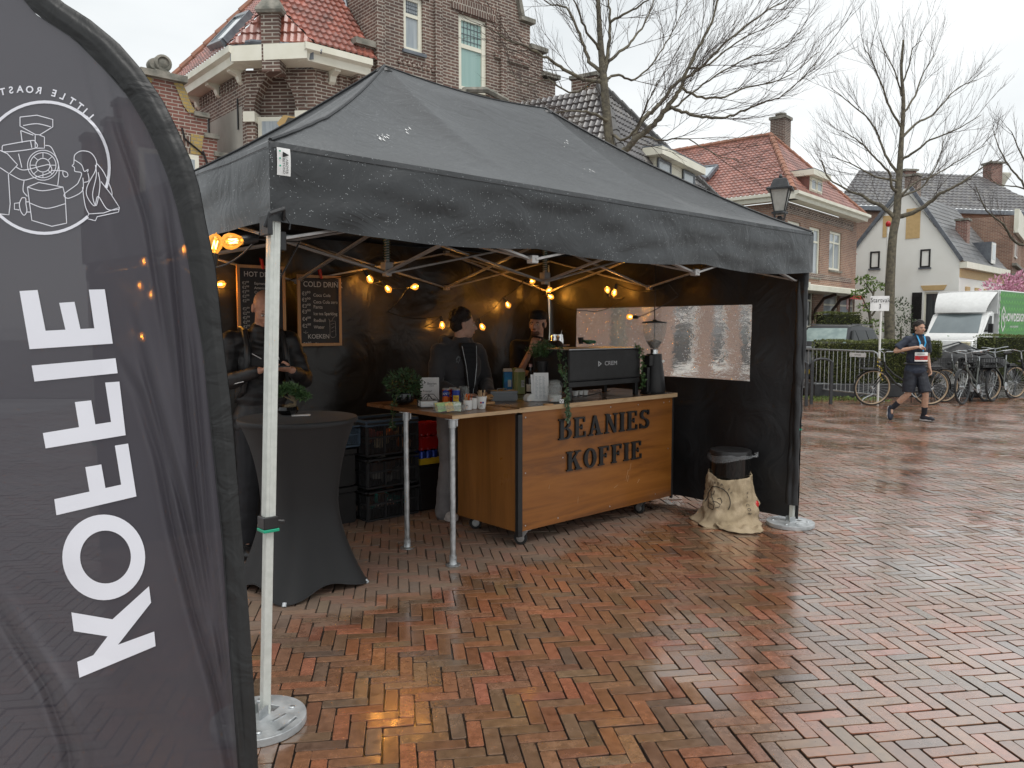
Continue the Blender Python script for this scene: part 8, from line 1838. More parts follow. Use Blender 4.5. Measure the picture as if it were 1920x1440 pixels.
lm2=[([(1684,407),(1711,399),(1745,379),(1758,366),(1788,351),(1818,332),(1860,300)],.06,18.2),([(1678,409),(1655,388),(1631,377),(1616,366),(1592,358),(1555,335),(1540,300)],.055,19.8),([(1684,360),(1672,350),(1668,325),(1645,300),(1610,265),(1580,245)],.04,18.4),([(1686,330),(1660,290),(1650,262),(1630,225),(1590,190),(1565,170)],.035,20),([(1690,260),(1720,230),(1750,215),(1790,170),(1830,150)],.035,19.8),([(1688,300),(1715,285),(1745,262),(1790,245),(1840,215)],.035,18.2),([(1691,240),(1668,200),(1650,150),(1630,105),(1620,90)],.03,18.6),([(1692,215),(1715,180),(1730,140),(1755,100)],.03,19.4),([(1684,370),(1720,340),(1750,330),(1800,300),(1850,270)],.03,20),([(1690,180),(1680,140),(1660,100),(1650,75)],.022,19.3),([(1692,160),(1705,120),(1712,90),(1730,75)],.022,18.8),([(1686,340),(1640,330),(1600,310),(1560,290)],.03,18.8),([(1680,395),(1690,370),(1730,350),(1760,300),(1770,260)],.03,18.6)]
tree('tall bare winter tree standing in the hedge in front of the white cottage',(b2.x,b2.y,0),tr2,[(P3(p,D2,y),r) for p,r,y in lm2],12,.13,1.4,.25,tw=.0065,up=.3)
D3=25.0; b3=Vector(((1942-960)/F*D3,D3,0))
tr3=[b3-Vector((0,0,.02))]+P3([(1942,560),(1940,450),(1936,350),(1934,250)],D3,D3)
lm3=[([(1940,460),(1905,455),(1880,420),(1850,395),(1830,350)],.05,24),([(1937,380),(1915,340),(1890,310),(1870,270),(1862,240)],.04,25),([(1935,330),(1915,290),(1900,255),(1890,240)],.03,24.5),([(1940,430),(1960,390),(2000,340)],.04,25),([(1937,360),(1905,350),(1870,345),(1845,320)],.03,26)]
tree('bare winter tree at the right edge of the frame',(b3.x,b3.y,0),tr3,[(P3(p,D3,y),r) for p,r,y in lm3],13,.14,1.2,.3,tw=.008,up=.3)
# ============================================================ street
M['road']=mat('wet_road',(.055,.045,.038),(.035,.03,.027),rough=.15,rough2=.4,scale=3,detail=8,bump=.3,bscale=60,world=True)
m=MB(); m.add([(-60,17.4,-.006),(80,17.4,-.006),(80,90,-.006),(-60,90,-.006)],[(0,1,2,3)]); tag(m.build('road',M['road'],fix=False),kind='structure')
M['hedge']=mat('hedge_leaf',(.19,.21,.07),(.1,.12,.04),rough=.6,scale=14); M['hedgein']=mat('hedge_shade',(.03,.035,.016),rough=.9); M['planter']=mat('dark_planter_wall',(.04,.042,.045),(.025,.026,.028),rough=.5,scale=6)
def hedge(label,x0,x1,y0,y1,z0,z1,n,seed,size=.05,rz=0):
 rr=random.Random(seed); t=thing('hedge',label,'hedge',(x0,y0,z0),rz); W_,D_,H_=x1-x0,y1-y0,z1-z0
 m=MB(); m.b2(.03,W_-.03,.03,D_-.03,0,H_-.03); m.build('shade_core',M['hedgein'],t)  # solid dark core box; its colour stands in for shade behind the leaves
 m=MB()
 for _ in range(n):
  k=rr.random(); u,v=rr.random(),rr.random()
  bump=.035*math.sin(u*W_*5)+.02*rr.uniform(-1,1)
  if k<.55: p=Vector((u*W_,bump*.7,v*H_)); d=(0,-1,.3)
  elif k<.8: p=Vector((u*W_,v*D_,H_+bump*.6)); d=(0,-.2,1)
  elif k<.9: p=Vector((bump*.5,u*D_,v*H_)); d=(-1,0,.3)
  else: p=Vector((W_+bump*.5,u*D_,v*H_)); d=(1,0,.3)
  leaves(m,1,lambda: (p,d),size,rg=rr,w=.6)
 m.build('foliage',M['hedge'],t,fix=False); return t
hz_=1.25
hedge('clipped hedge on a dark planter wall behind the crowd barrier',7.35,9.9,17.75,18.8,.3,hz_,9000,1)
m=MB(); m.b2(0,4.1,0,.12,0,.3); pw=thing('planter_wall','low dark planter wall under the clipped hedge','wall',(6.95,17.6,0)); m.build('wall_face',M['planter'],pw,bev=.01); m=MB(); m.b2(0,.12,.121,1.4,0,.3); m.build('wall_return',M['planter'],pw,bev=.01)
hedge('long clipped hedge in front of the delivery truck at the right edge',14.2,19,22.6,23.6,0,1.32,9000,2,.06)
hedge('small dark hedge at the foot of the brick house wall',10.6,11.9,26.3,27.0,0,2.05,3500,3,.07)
# crowd barriers
def barrier(p0,p1,label,sign=False):
 p0,p1=Vector(p0),Vector(p1); d=p1-p0; L_=d.length; t=thing('crowd_barrier',label,'barrier',p0,math.atan2(d.y,d.x),'steel crowd barriers')
 m=MB(); m.tube([(.0,0,.18),(0,0,.95),(.04,0,1.05),(.14,0,1.09),(L_-.14,0,1.09),(L_-.04,0,1.05),(L_,0,.95),(L_,0,.18)],.019,8,closed=True); m.build('frame',M['steel'],t,smooth=True)
 for i in range(17): x=(i+1)*L_/18; m=MB(); m.tube([(x,0,.19),(x,0,1.08)],.0075,6); m.build('bar',M['steel'],t,smooth=True)
 for x in (.15,L_-.12): m=MB(); m.tube([(x,-.32,.01),(x,-.26,.1),(x,0,.19),(x,.26,.1),(x,.32,.01)],.014,6); m.build('foot',M['steel'],t,smooth=True)
 if sign: m=MB(); m.b2(L_*.66,L_*.86,-.022,-.02,.96,1.05); pl=m.build('name_plate',M['paper'],t); m=MB(); put_text(m,'DRANGHEK',.045,lambda x,y,z: (L_*.76+x,-.0225,1.005+y),sx=.75); m.build('lettering',M['ink'],pl,fix=False)
 return t
pR=Vector(((1648-960)/F*16.15,16.15,0)); pL=Vector(((1502-960)/F*18.3,18.3,0))
barrier(pL,pR,'steel crowd barrier tied to the white sign pole in front of the hedge',True)
barrier((6.4,20.2,0),(8.4,18.95,0),'steel crowd barrier behind the first one beside the parked car')
sp_=thing('start_sign','white paper sign reading Startvak 3 on a thin white pole','sign',(pR.x-.02,pR.y-.06,0)); dS=pR.y-.06
m=MB(); m.tube([(0,0,.0),(0,0,at(1645,558,dS).z)],.022,10); m.build('pole',M['white'],sp_,smooth=True)
sx0,sx1,sz0,sz1=at(1630,583,dS).x-pR.x+.02,at(1666,583,dS).x-pR.x+.02,at(1645,583,dS).z,at(1645,555,dS).z
m=MB(); m.grid(lambda u,v: (sx0+(sx1-sx0)*u,-.03-.01*math.sin(u*5),sz0+(sz1-sz0)*v),8,4); si=m.build('paper_sheet',M['paper'],sp_,fix=False); si.modifiers.new('s','SOLIDIFY').thickness=.003
m=MB(); put_text(m,'Startvak\n3',.135,lambda x,y,z: ((sx0+sx1)/2+x,-.045,(sz0+sz1)/2+y),bold=.0,sx=.8,spacing=1.12); m.build('lettering',M['ink'],si,fix=False)
yl_=mat('yellow_tape',(.7,.5,.02),rough=.4)
m=MB(); m.tube([(-.03*math.cos(t),-.03*math.sin(t),.95-t*.012) for t in np.linspace(0,14,40)]+[(.05,-.04,.72),(.0,-.05,.6),(.06,-.05,.5)],.012,6); m.build('yellow_tape',yl_,sp_,smooth=True)
def hoop(x0,x1,y,h,label):
 t=thing('bike_stand',label,'bike stand',(x0,y,0),0,'dark steel bike stands'); w=x1-x0
 m=MB(); m.tube([(w*(.5-.54*math.cos(a)),0,h-.12+.12*math.sin(a)) for a in np.linspace(0,math.pi,16)],.026,8)
 for x in (.0,w): m.b2(x-.03,x+.03,-.022,.022,0,h-.08)
 m.build('arched_frame',M['darkmetal'],t,bev=.004)
hoop(at(1492,0,15.6).x,at(1533,0,15.6).x,15.6,.93,'arched dark steel bike stand nearest the tent corner'); hoop(at(1543,0,15.95).x,at(1581,0,15.95).x,15.95,.95,'arched dark steel bike stand in front of the crowd barrier')
wd=MB(); rr=random.Random(8)
for _ in range(420): x=rr.uniform(6.6,8.2); y=17.0+rr.uniform(-.35,.5)-(x-7)*.1; leaves(wd,1,lambda: (Vector((x,y,0)),(rr.uniform(-1,1),rr.uniform(-1,1),1)),.06,rg=rr)
tag(wd.build('weeds',mat('weed_green',(.14,.2,.04),(.08,.12,.03),rough=.6,scale=8),fix=False),'low green weeds growing at the foot of the planter','weeds',kind='stuff')
# lantern
lx=at(1462,400,15.0); la=thing('street_lantern','grey street lantern with frosted panes on a post behind the tent corner','street lamp',(lx.x,15.0,0)); z0=lx.z
m=MB(); m.lathe([(.09,0),(.09,.5),(.06,.6),(.045,1.2),(.04,z0-.15),(.07,z0-.1),(.03,z0-.05)],14); m.build('post',M['darkmetal'],la,smooth=True)
m=MB(); m.lathe([(.001,z0-.02),(.16,z0-.01),(.16,z0+.03),(.001,z0+.03)],4);
hb_,ht_=z0+.03,at(1462,356,15).z
for k in range(4):
 a=k*math.pi/2+.35; a2=a+math.pi/2
 m.tube([(.13*math.cos(a),.13*math.sin(a),hb_),(.24*math.cos(a),.24*math.sin(a),ht_)],.013,6)
m.build('lantern_frame',M['darkmetal'],la)
m=MB(); m.lathe([(.125,hb_+.01),(.232,ht_-.005)],4,M=Matrix.Rotation(.35,3,'Z')); m.build('frosted_pane',mat('frosted_glass',(.45,.45,.42),(.33,.33,.3),rough=.5,scale=12,stretch=(1,1,.5)),la,fix=False)
zt9=at(1462,334,15).z; m=MB(); m.lathe([(.33,ht_-.01),(.335,ht_+.02),(.24,ht_+.05),(.17,zt9-.03),(.13,zt9-.01),(.001,zt9)],4,M=Matrix.Rotation(.35,3,'Z')); m.lathe([(.02,zt9-.01),(.04,zt9+.03),(.02,zt9+.07),(.001,zt9+.08)],10); m.build('lantern_roof',M['darkmetal'],la)
m=MB(); [m.tube([(.04,0,z0-.2),(.12*math.cos(a),.12*math.sin(a),z0-.12),(.14*math.cos(a),.14*math.sin(a),z0)],.01,6) for a in (.35,1.92,3.49,5.06)]; m.build('scroll_bracket',M['darkmetal'],la)
# finger post
fp_=at(548,240,9.0); fs=thing('finger_sign','brown pointed direction sign reading Centrum above the tent','sign',(fp_.x+.25,9.0,0)); z0=fp_.z
m=MB(); m.tube([(0,.03,0),(0,.03,z0+.1)],.035,12); m.build('post',M['darkmetal'],fs,smooth=True)
m=MB(); ol=[(-.42,0),(-.34,.1),(.5,.06),(.5,-.12),(-.34,-.11)]; m.prism([(x,z0+z-x*.12) for x,z in ol],-.02,.0); sb9=m.build('sign_board',mat('ochre_sign',(.5,.33,.13),rough=.4),fs)
m=MB(); ol=[(-.33,.0),(-.29,.08),(.49,.045),(.49,-.105),(-.29,-.09)]; m.prism([(x,z0+z-x*.12) for x,z in ol],-.023,-.0205); m.build('sign_face',mat('brown_sign',(.09,.08,.06),rough=.4),sb9)
m=MB(); put_text(m,'Centrum',.11,lambda x,y,z: (-.24+x,-.0245,z0+.01+y-(x-.24)*.12),align='LEFT'); m.build('lettering',bpy.data.materials['ochre_sign'],sb9,fix=False)
# flagpole
fq=at(1659,600,30); fl9=thing('flagpole','white flagpole with a limp red white flag beside the tall tree','flagpole',(fq.x,30,0)); zf9=at(1660,424,30).z
m=MB(); m.tube([(0,0,0),(0,0,zf9)],.045,10); m.build('pole',M['white'],fl9,smooth=True); m=MB(); m.ell((0,0,zf9+.08),(.1,.1,.12)); m.build('finial',M['red'],fl9,smooth=True)
zz0,zz1=at(1660,495,30).z,at(1660,443,30).z
for k,(x0,x1,mt) in enumerate(((.05,.09,mat('flag_blue',(.03,.06,.2))),(.09,.17,M['paper']),(.17,.25,M['red']))): m=MB(); m.grid(lambda u,v: (x0+(x1-x0)*u*(1-.45*(1-v)),-.05-.05*math.sin(u*3+v*5),zz0+(zz1-zz0)*v),4,8); m.build('flag_cloth',mt,fl9,smooth=True,fix=False)
# ---- parked car: loft of cross-sections
M['carpaint']=mat('dark_grey_car_paint',(.05,.052,.056),(.045,.047,.05),rough=.42,metal=.3,spec=.3); M['carglass']=mat('car_glass',(.03,.034,.034),(.018,.02,.02),rough=.3,scale=2,spec=.15)
hd9=math.atan2(-.74,-.67); cc9=Vector(((1590-960)/F*20.8,20.8+1.0,0))
car=thing('parked_car','dark grey estate car parked behind the crowd barrier with a rainy windscreen','car',cc9,hd9)
st9=[(-2.3,.3,.62,.75),(-2.2,.25,.9,.86),(-1.6,.2,.98,.92),(-.6,.2,.96,.93),(.5,.2,.96,.93),(1.2,.2,.93,.92),(1.9,.22,.82,.88),(2.25,.28,.68,.78),(2.35,.32,.55,.66)]
m=MB(); vs=[]; K=10
for x,zb9,zt8,w9 in st9:
 ring=[(w9*.9,zb9),(w9,zb9+.18),(w9*1.01,(zb9+zt8)/2),(w9*.97,zt8-.06),(w9*.86,zt8),(-w9*.86,zt8),(-w9*.97,zt8-.06),(-w9*1.01,(zb9+zt8)/2),(-w9,zb9+.18),(-w9*.9,zb9)]
 vs+=[(x,y,z) for y,z in ring]
fs=[(i*K+j,i*K+(j+1)%K,(i+1)*K+(j+1)%K,(i+1)*K+j) for i in range(len(st9)-1) for j in range(K)]+[tuple(range(K)),tuple(range((len(st9)-1)*K,len(st9)*K))]
m.add(vs,fs); bo9=m.build('car_body',M['carpaint'],car,smooth=True,ang=40)
cab=[(-2.05,.95,.74,1.0,.72),(-1.5,.96,.8,1.56,.6),(-.4,.96,.82,1.64,.62),(.35,.95,.82,1.6,.6),(1.15,.93,.8,.96,.74)]
m=MB(); vs=[]
for x,z0,w0,z1,w1_ in cab: vs+=[(x,w0,z0),(x,w1_,z1),(x,w1_*.8,z1+.03),(x,-w1_*.8,z1+.03),(x,-w1_,z1),(x,-w0,z0)]
m.add(vs,[(i*6+j,i*6+j+1,(i+1)*6+j+1,(i+1)*6+j) for i in range(4) for j in range(5)]); m.build('cabin',M['carpaint'],car,smooth=True,ang=30)
def quadon(name,p,off=.008,mt=None,par=car):
 p=[Vector(q) for q in p]; off=.03 if par is car else off; c=sum(p,Vector())/len(p); n=(p[1]-p[0]).cross(p[2]-p[0]).normalized();
 if n.dot(c-Vector((0,0,.9)))<0: n=-n
 m=MB(); m.add([q+n*off for q in p]+[q-n*.01 for q in p],[tuple(range(len(p)))]+[(i,(i+1)%len(p),(i+1)%len(p)+len(p),i+len(p)) for i in range(len(p))]); return m.build(name,mt or M['carglass'],par)
quadon('windscreen',[(1.08,.7,1.0),(1.08,-.7,1.0),(.42,-.53,1.55),(.42,.53,1.55)],mt=mat('wet_windscreen',(.3,.38,.36),(.2,.27,.26),rough=.3,scale=6)); quadon('rear_window',[(-1.95,.62,1.08),(-1.95,-.62,1.08),(-1.55,-.5,1.5),(-1.55,.5,1.5)])
for s in (1,-1):
 for a,b,c,d in ((.98,.2,.95,.28),(.1,-.6,.2,-.58),(-.7,-1.3,-.68,-1.38)): quadon('side_window',[(a,s*.813,1.0),(b,s*.82,1.0),(d if d<.5 else d,s*.645,1.52),(c if c<.5 else .42,s*.635,1.5)][:4])
 m=MB(); m.ell((.85,s*.98,1.0),(.08,.09,.07),n=10); m.build('wing_mirror',M['carpaint'],car,smooth=True)
 m=MB(); m.bar((-1.5,s*.56,1.66),(.2,s*.56,1.68),.03,.03); m.build('roof_rail',M['blackplastic'],car)
 m=MB(); m.box((2.17,s*.58,.66),(.22,.3,.1),rz=-s*.35); m.build('headlight',M['chrome'],car,bev=.02)
 for x in (-1.45,1.45): m=MB(); m.lathe([(.22,-.11),(.33,-.1),(.345,-.05),(.345,.05),(.33,.1),(.22,.11)],28,(x,s*.82,.345),Matrix.Rotation(R(90),3,'X')); wh=m.build('wheel',M['rubber'],car,smooth=True); m=MB(); m.lathe([(.001,-.09),(.22,-.1),(.22,.1),(.001,.09)],16,(x,s*.82,.345),Matrix.Rotation(R(90),3,'X')); m.build('rim',M['steel'],wh,smooth=True)
m=MB(); m.box((2.345,0,.45),(.02,.52,.11)); m.build('number_plate',yl_,car); m=MB(); m.box((2.31,0,.6),(.06,.9,.1)); m.build('grille',M['blackplastic'],car,bev=.01)
# ---- delivery truck
M['truckwhite']=mat('white_truck_paint',(.72,.73,.72),(.66,.67,.66),rough=.3,coat=.6); M['truckgreen']=mat('green_panel',(.04,.25,.03),(.03,.2,.025),rough=.4); M['lime']=mat('light_green_chevrons',(.12,.45,.06),(.1,.38,.05),rough=.4)
tkc=Vector(((1804-960)/F*29.5,29.5,0)); tk9=thing('delivery_truck','white box truck with a green chevron side panel behind the parked bicycles','truck',tkc,math.atan2(-.66,-.75))
m=MB(); m.prism([(-.2,.35),(.3,.3),(1.75,.35),(1.95,.5),(1.95,.85),(1.85,1.15),(1.0,1.38),(.35,2.12),(-.2,2.2)],-.98,.98,lambda x,z,y: (x,y,z)); cb9=m.build('cab',M['truckwhite'],tk9,bev=.06,seg=3,smooth=True)
quadon('windscreen',[(1.03,.84,1.37),(1.03,-.84,1.37),(.4,-.76,2.08),(.4,.76,2.08)],.012,mat('truck_glass',(.2,.24,.25),(.14,.17,.18),rough=.05,scale=1,coat=1),tk9)
for s in (1,-1):
 m=MB(); m.prism([(.9,1.42),(.1,1.4),(.1,2.0),(.32,2.02)],s*.975,s*.99,lambda x,z,y: (x,y,z)); m.build('side_window',M['carglass'],tk9)
 m=MB(); m.box((.75,s*1.16,1.55),(.1,.16,.34)); m.tube([(.72,s*.95,1.45),(.74,s*1.1,1.5)],.02,6); m.build('wing_mirror',M['blackplastic'],tk9,bev=.02)
 m=MB(); m.box((1.86,s*.72,.95),(.22,.34,.24),rz=-s*.3); m.build('headlight',mat('headlight_glass',(.55,.5,.35),rough=.1) if s==1 else bpy.data.materials['headlight_glass'],tk9,bev=.04)
 for x in (1.1,-2.9): m=MB(); m.lathe([(.2,-.12),(.34,-.11),(.36,0),(.34,.11),(.2,.12)],24,(x,s*.86,.36),Matrix.Rotation(R(90),3,'X')); wh=m.build('wheel',M['rubber'],tk9,smooth=True); m=MB(); m.lathe([(.001,-.1),(.2,-.11),(.2,.11),(.001,.1)],16,(x,s*.86,.36),Matrix.Rotation(R(90),3,'X')); m.build('rim',M['steel'],wh,smooth=True)
m=MB(); m.grid(lambda u,v: (.45-0*u-(1-0)*0+-.75*(v**1.3)+.1*(1-abs(2*u-1)),(-.88-.17*v)+(1.76+.34*v)*u,2.14+.8*v**.8),14,8); m.b2(-.35,-.25,-1.05,1.05,2.1,2.96); m.build('roof_fairing',M['truckwhite'],tk9,smooth=True,fix=False)
m=MB(); m.b2(-4.4,-.4,-1.08,1.08,.75,2.98); bx9=m.build('cargo_box',M['truckwhite'],tk9,bev=.02)
m=MB(); m.box((1.965,0,.62),(.03,1.1,.12)); m.build('grille',M['blackplastic'],tk9); m=MB(); put_text(m,'S',.2,lambda x,y,z: (1.5,x,1.265+y*.3)); m.build('bonnet_badge',M['truckgreen'],tk9,fix=False)
sy=1.083
m=MB(); m.b2(-4.36,-.44,sy,sy+.01,.8,2.94); gp9=m.build('green_panel',M['truckgreen'],bx9)
m=MB(); y_=sy+.013
for i in range(12):
 for j in range(8):
  x=-4.2+i*.33; z=.88+j*.26
  m.add([(x,y_,z),(x+.13,y_,z+.13),(x+.26,y_,z),(x+.26,y_,z+.06),(x+.13,y_,z+.19),(x,y_,z+.06)],[(0,1,4,5),(1,2,3,4)])
m.build('chevron_pattern',M['lime'],gp9,fix=False)
m=MB(); put_text(m,'SHOWDESIGN',.42,lambda x,y,z: (-2.1-x,sy+.02,1.95+y),bold=.012); put_text(m,'event equipment',.15,lambda x,y,z: (-2.1-x,sy+.02,1.62+y));
hxg=[(-.75+.0,2.55),(-.55,2.3),(-.55,1.75),(-.8,1.5),(-1.05,1.75),(-1.05,2.3)]
hxg=[(.0,.5),(.22,.28),(.22,-.28),(0,-.5),(-.22,-.28),(-.22,.28)]
for (xa,za8),(xb,zb8) in zip(hxg,hxg[1:]+hxg[:1]): m.add([(-.78-xa,sy+.02,1.9+za8),(-.78-xb,sy+.02,1.9+zb8),(-.78-xb*.72,sy+.02,1.9+zb8*.82),(-.78-xa*.72,sy+.02,1.9+za8*.82)],[(0,1,2,3)])
m.add([(-.78+.1,sy+.02,2.05),(-.78+.1,sy+.02,1.9),(-.78-.1,sy+.02,1.78),(-.78-.1,sy+.02,1.93)],[(0,1,2,3)]); m.build('lettering',M['white'],gp9,fix=False)
# ---- bicycles
M['tyretan']=mat('tan_tyre_wall',(.4,.3,.2),rough=.7); M['saddlebrown']=mat('brown_leather',(.2,.08,.04),rough=.5); M['bikegrey']=mat('grey_green_frame',(.09,.1,.09),rough=.3,coat=.5)
def bicycle(label,x,y,rz,tan=False,basket=True,frame=None,brown=False,steer=.0,lean=.06):
 t=thing('bicycle',label,'bicycle',(x,y,0),rz,'bicycles parked by the hedge'); t.rotation_euler=(lean,0,rz); fm=frame or M['blackmatte']; Rw=.345; wb=1.13
 for xc,nm in ((0,'front'),(wb,'rear')):
  m=MB(); m.tube([(xc+Rw*math.cos(a),0,Rw+.015+Rw*math.sin(a)) for a in np.linspace(0,2*math.pi,40,endpoint=False)],.019,8,closed=True); wh=m.build('wheel',M['rubber'],t,smooth=True)
  m=MB(); [m.tube([(xc+(Rw-.018)*math.cos(a),s*.008,Rw+.015+(Rw-.018)*math.sin(a)) for a in np.linspace(0,2*math.pi,40,endpoint=False)],.012,6,closed=True) for s in (-1,1)]; m.build('rim',M['tyretan'] if tan else M['darkmetal'],wh,smooth=True)
  m=MB()
  for i in range(28): a=2*math.pi*i/28; s=.03 if i%2 else -.03; m.tube([(xc+.02*math.cos(a+.8),s,Rw+.015+.02*math.sin(a+.8)),(xc+(Rw-.02)*math.cos(a),0,Rw+.015+(Rw-.02)*math.sin(a))],.0016,3,cap=False)
  m.build('spokes',M['steel'],wh,fix=False)
  m=MB(); m.tube([(xc,-.045,Rw+.015),(xc,.045,Rw+.015)],.028 if nm=='front' else .035,12); m.build('hub',M['steel'],wh,smooth=True)
  m=MB(); a0,a1=(.2,2.6) if nm=='front' else (-.1,2.5)
  for i in range(16): a=a0+(a1-a0)*i/16; b=a0+(a1-a0)*(i+1)/16; r_=Rw+.04; m.bar((xc+r_*math.cos(a),0,Rw+.015+r_*math.sin(a)),(xc+r_*math.cos(b),0,Rw+.015+r_*math.sin(b)),.055,.006,up=(-math.sin(a)*0,1,0)) if False else m.add([(xc+r_*math.cos(a),-.028,Rw+.015+r_*math.sin(a)),(xc+r_*math.cos(a),.028,Rw+.015+r_*math.sin(a)),(xc+r_*math.cos(b),.028,Rw+.015+r_*math.sin(b)),(xc+r_*math.cos(b),-.028,Rw+.015+r_*math.sin(b))],[(0,1,2,3)])
  m.build('mudguard',M['blackplastic'],t,fix=False)
 bb=V_((.68,0,.3)); hd0=V_((.2,0,.88)); hd1=V_((.235,0,.68)); st=V_((.86,0,.88)); fr_,re=V_((0,0,Rw+.015)),V_((wb,0,Rw+.015))
 m=MB(); m.tube([hd1,hd1.lerp(bb,.5)-V_((0,0,.06)),bb],.021,8); m.tube([hd0-V_((0,0,.06)),V_((.4,0,.62)),bb+V_((.05,0,.12))],.017,8); m.tube([bb,st],.017,8); m.tube([hd0,hd1],.022,8)
 for s in (-.05,.05): m.tube([bb+V_((0,s*.5,0)),re+V_((0,s,0))],.011,6); m.tube([st-V_((0,0,.18)),re+V_((0,s,0))],.009,6); m.tube([hd1-V_((0,0,.02)),hd1.lerp(fr_,.4)+V_((0,s,0)),fr_+V_((0,s,0))],.012,6)
 m.build('frame',fm,t,smooth=True)
 m=MB(); m.tube([hd0,hd0+V_((-.02,0,.16))],.013,8); g=hd0+V_((-.02,0,.17)); m.tube([g+V_((.24,-.27,.02)),g+V_((.1,-.28,.05)),g+V_((-.02,-.16,.04)),g,g+V_((-.02,.16,.04)),g+V_((.1,.28,.05)),g+V_((.24,.27,.02))],.011,8); hb9=m.build('handlebar',M['steel'],t,smooth=True)
 for s in (-1,1): m=MB(); m.tube([g+V_((.13,s*.279,.045)),g+V_((.25,s*.268,.018))],.017,8); m.build('grip',M['saddlebrown'] if brown else M['rubber'],hb9,smooth=True)
 m=MB(); m.tube([st,st+V_((.03,0,.12))],.013,8); m.build('seat_post',M['steel'],t)
 m=MB(); q=st+V_((.03,0,.15)); m.ell(q+V_((.08,0,0)),(.11,.085,.035),n=14); m.ell(q+V_((-.06,0,.0)),(.12,.035,.028),n=12); m.cap(q+V_((-.12,0,0)),q,.025,.05); fuse(m,'saddle',M['saddlebrown'] if brown else M['rubber'],t,.012)
 m=MB(); zr9=.74
 for s in (-.07,.07): m.tube([(.86,s,zr9),(1.38,s,zr9)],.007,5); m.tube([(1.3,s,zr9),(wb,s*.8,Rw+.02)],.006,5)
 [m.tube([(x_,-.07,zr9),(x_,.07,zr9)],.005,5) for x_ in (.9,1.05,1.2,1.36)]; m.b2(.95,1.3,-.05,.05,zr9+.008,zr9+.045); m.build('rear_rack',M['blackplastic'],t)
 m=MB(); m.tube([bb+V_((0,-.06,0)),bb+V_((0,.06,0))],.03,12); m.lathe([(.001,-.004),(.09,-.004),(.09,.004),(.001,.004)],24,bb+V_((0,-.05,0)),Matrix.Rotation(R(90),3,'X')); m.tube([bb+V_((0,-.07,0)),bb+V_((.12,-.07,-.12)),bb+V_((.12,-.15,-.12))],.009,6); m.tube([bb+V_((0,.07,0)),bb+V_((-.12,.07,.12)),bb+V_((-.12,.15,.12))],.009,6); m.build('crank',M['steel'],t)
 m=MB(); m.tube([bb+V_((.1,.05,-.02)),bb+V_((.2,.2,-.285))],.009,6); m.build('kickstand',M['blackplastic'],t)
 m=MB(); m.ell((-.0+.12,0,.83),(.04,.035,.035),n=10); m.build('headlamp',M['blackplastic'],t,smooth=True)
 if basket:
  m=MB(); x0,x1,w0=-.24,.08,.19
  for z_ in (.74,.84,.94): m.tube([(x0,-w0,z_),(x1,-w0,z_),(x1,w0,z_),(x0,w0,z_)],.006,5,closed=True)
  for i in range(9): f_=i/8; [m.tube([(x0+(x1-x0)*f_,s*w0,.74),(x0+(x1-x0)*f_,s*w0,.94)],.004,4) for s in (-1,1)]; [m.tube([(xx,-w0+2*w0*f_,.74),(xx,-w0+2*w0*f_,.94)],.004,4) for xx in (x0,x1)]
  m.b2(x0,x1,-w0,w0,.735,.74); m.build('basket',M['blackplastic'],t)
 return t
w1x=at(1637,720,15.7).x
bk1=bicycle('black bicycle with tan tyres and a front basket beside the barrier end',w1x,15.75,R(2),tan=True); bk1.scale=(1.08,1,1.03)
bks=[(1772,16.4,14,True,True,M['bikegrey'],False,'tan tyred grey bicycle partly behind the runner'),(1806,15.9,38,False,False,M['bikegrey'],False,'grey framed bicycle turned half away, second to the right of the runner'),(1822,16.7,50,False,True,None,True,'black bicycle with brown saddle and basket under the draped cover'),(1838,17.5,58,False,False,None,False,'black bicycle in the middle of the parked row by the truck'),(1862,16.6,40,False,True,M['bikegrey'],False,'grey bicycle with a black basket left of the last bicycle'),(1905,17.4,20,True,False,None,True,'black bicycle with a brown saddle and tan tyre, rightmost in the row'),(1868,19.2,60,False,True,None,False,'black bicycle half hidden at the back of the row by the long hedge')]
for px,Y,rz,tan,bas,frm,br,lb_ in bks: bicycle(lb_,at(px,720,Y).x,Y,R(rz),tan,bas,frm,br,lean=-.05)
# draped cover over a bicycle
tp9=at(1790,640,18.0); cv=thing('bicycle_cover','shiny black rain cover draped over a cargo bicycle behind the runner','cover',(tp9.x,18.0,0),R(8)); bpy.context.view_layer.update()
def cvf(u,v):
 x=-1.0+2.3*u; rg9=1.0+.22*math.exp(-((u-.5)/.16)**2)-.25*max(0,u-.7)*2-.12*max(0,.3-u)*3; y=(v-.5)*1.1
 z=rg9-.9*abs(v-.5)**1.35*(1+.5*math.sin(u*15))+.04*noise.noise(Vector((u*6,v*6,0)))+.03*math.sin(u*24+v*7)*abs(v-.5)*2
 return (x,y,max(.05,z))
m=MB(); m.grid(cvf,60,26); o=m.build('cover_sheet',mat('black_tarpaulin',(.014,.014,.015),(.01,.01,.01),rough=.5,scale=4,bump=.4),cv,smooth=True,ang=180,fix=False); o.modifiers.new('s','SOLIDIFY').thickness=.004
m=MB(); [m.tube([(x_,0,.05),(x_,0,1.0)],.02,6) for x_ in (-.6,.2,.9)]; m.tube([(-.9,0,1.0),(.1,0,1.25),(1.1,0,.9)],.02,6); m.build('support_frame',M['darkmetal'],cv)
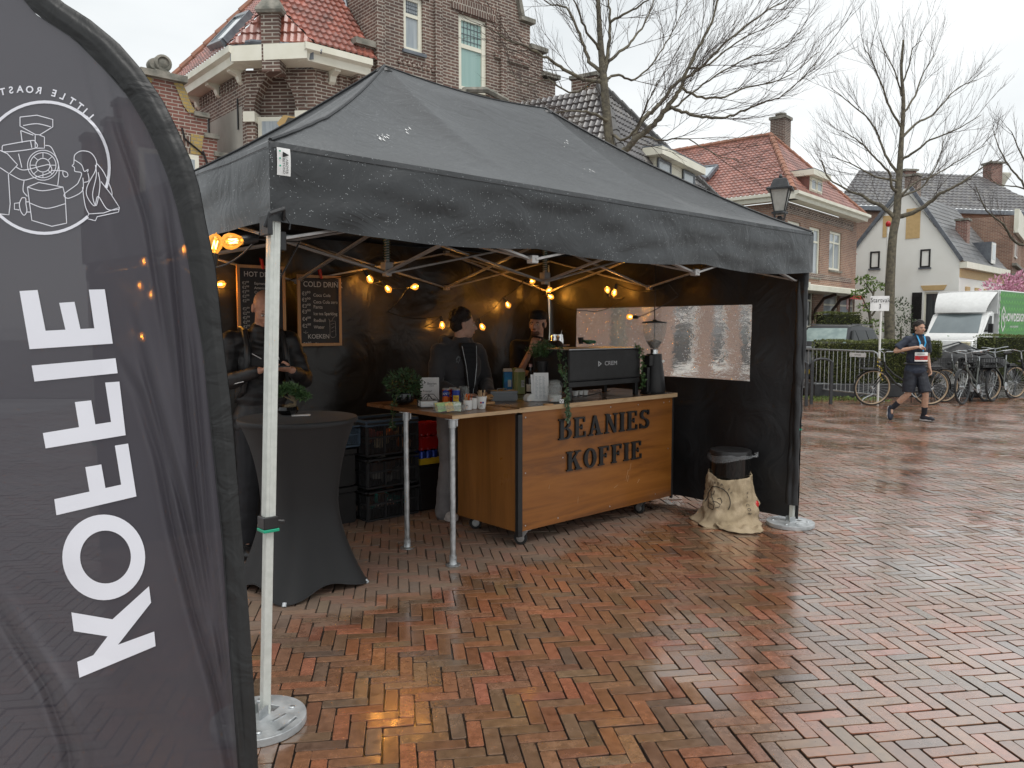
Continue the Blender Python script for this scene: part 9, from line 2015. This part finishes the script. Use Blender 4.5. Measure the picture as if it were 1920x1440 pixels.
# ---- planting by the houses
def bush(name,label,cat,base,pads,trunkpts,mt,size,dens,group=None,fl=None):
 t=thing(name,label,cat,base,0,group); m=MB()
 for pts,r in trunkpts: m.tube([V_(p) for p in pts],r,7)
 m.build('trunk',M['treebark'],t,smooth=True,fix=False); m=MB(); rr=random.Random(len(label))
 for x,y,z,a,b,c in pads: leaves(m,int(dens*a*b*60+40),ballpos((x,y,z),(a,b,c),rr,.25),size,rg=rr,w=.6)
 m.build('foliage',mt,t,fix=False); return t
q=at(1635,600,28); bush('cloud_pruned_tree','cloud pruned evergreen with green pads beside the red awning','tree',(q.x,28,0),[(-.3,0,3.3,.35,.3,.14),(.1,0,3.05,.4,.3,.14),(-.45,.1,2.8,.3,.3,.13),(.25,0,2.45,.35,.3,.15),(-.2,0,2.3,.3,.3,.13),(.05,0,1.6,.4,.4,.3)],[([(0,0,0),(.05,0,1.2),(-.1,0,2.1),(.05,0,3.0)],[.09,.07,.05,.03]),([(-.1,0,2.1),(-.4,0,2.7)],[.04,.02]),([(-.02,0,2.0),(.25,0,2.4)],[.04,.02]),([(0,0,2.8),(-.3,0,3.2)],[.03,.02])],mat('pine_green',(.16,.25,.04),(.07,.12,.02),rough=.5,scale=10),.1,16)
q=at(1690,600,26); bush('shrub','grey green rounded shrub right of the tall tree trunk','shrub',(q.x,26,0),[(-.1,0,2.1,.45,.4,.5),(.2,0,1.5,.5,.4,.45),(-.1,0,1.0,.5,.4,.5)],[([(0,0,0),(0,0,1.6)],[.05,.03])],mat('grey_green_leaf',(.1,.13,.07),(.05,.07,.035),rough=.6,scale=10),.09,14)
q=at(1688,640,22); bush('yellow_shrub','low bright yellow green shrub behind the hedge by the tall tree','shrub',(q.x,22,0),[(0,0,.95,.5,.3,.3)],[([(0,0,0),(0,0,.8)],[.03,.02])],mat('yellow_leaf',(.4,.4,.02),(.2,.25,.02),rough=.6,scale=10),.08,14)
q=at(1900,600,33); bush('magnolia_tree','pink blossoming magnolia behind the truck at the right edge','tree',(q.x,33,0),[(-.5,0,3.0,.9,.7,.8),(.5,.2,3.1,.9,.8,.9),(0,0,2.3,1.2,.8,.8),(1.2,0,2.6,.8,.8,.8)],[([(0,0,0),(.05,0,1.2),(-.3,0,2.6)],[.1,.08,.04]),([(.05,0,1.2),(.6,0,2.8)],[.07,.03])],mat('pink_petal',(.66,.36,.46),(.5,.24,.33),rough=.6,scale=10),.16,14)
q=at(1745,600,33); bush('shrub','dark rounded shrub at the foot of the white cottage wall','shrub',(q.x-.3,31.5,0),[(0,0,1.0,.5,.4,.5),(.1,0,.5,.6,.5,.5)],[([(0,0,0),(0,0,1)],[.04,.03])],M['hedge'],.1,14)
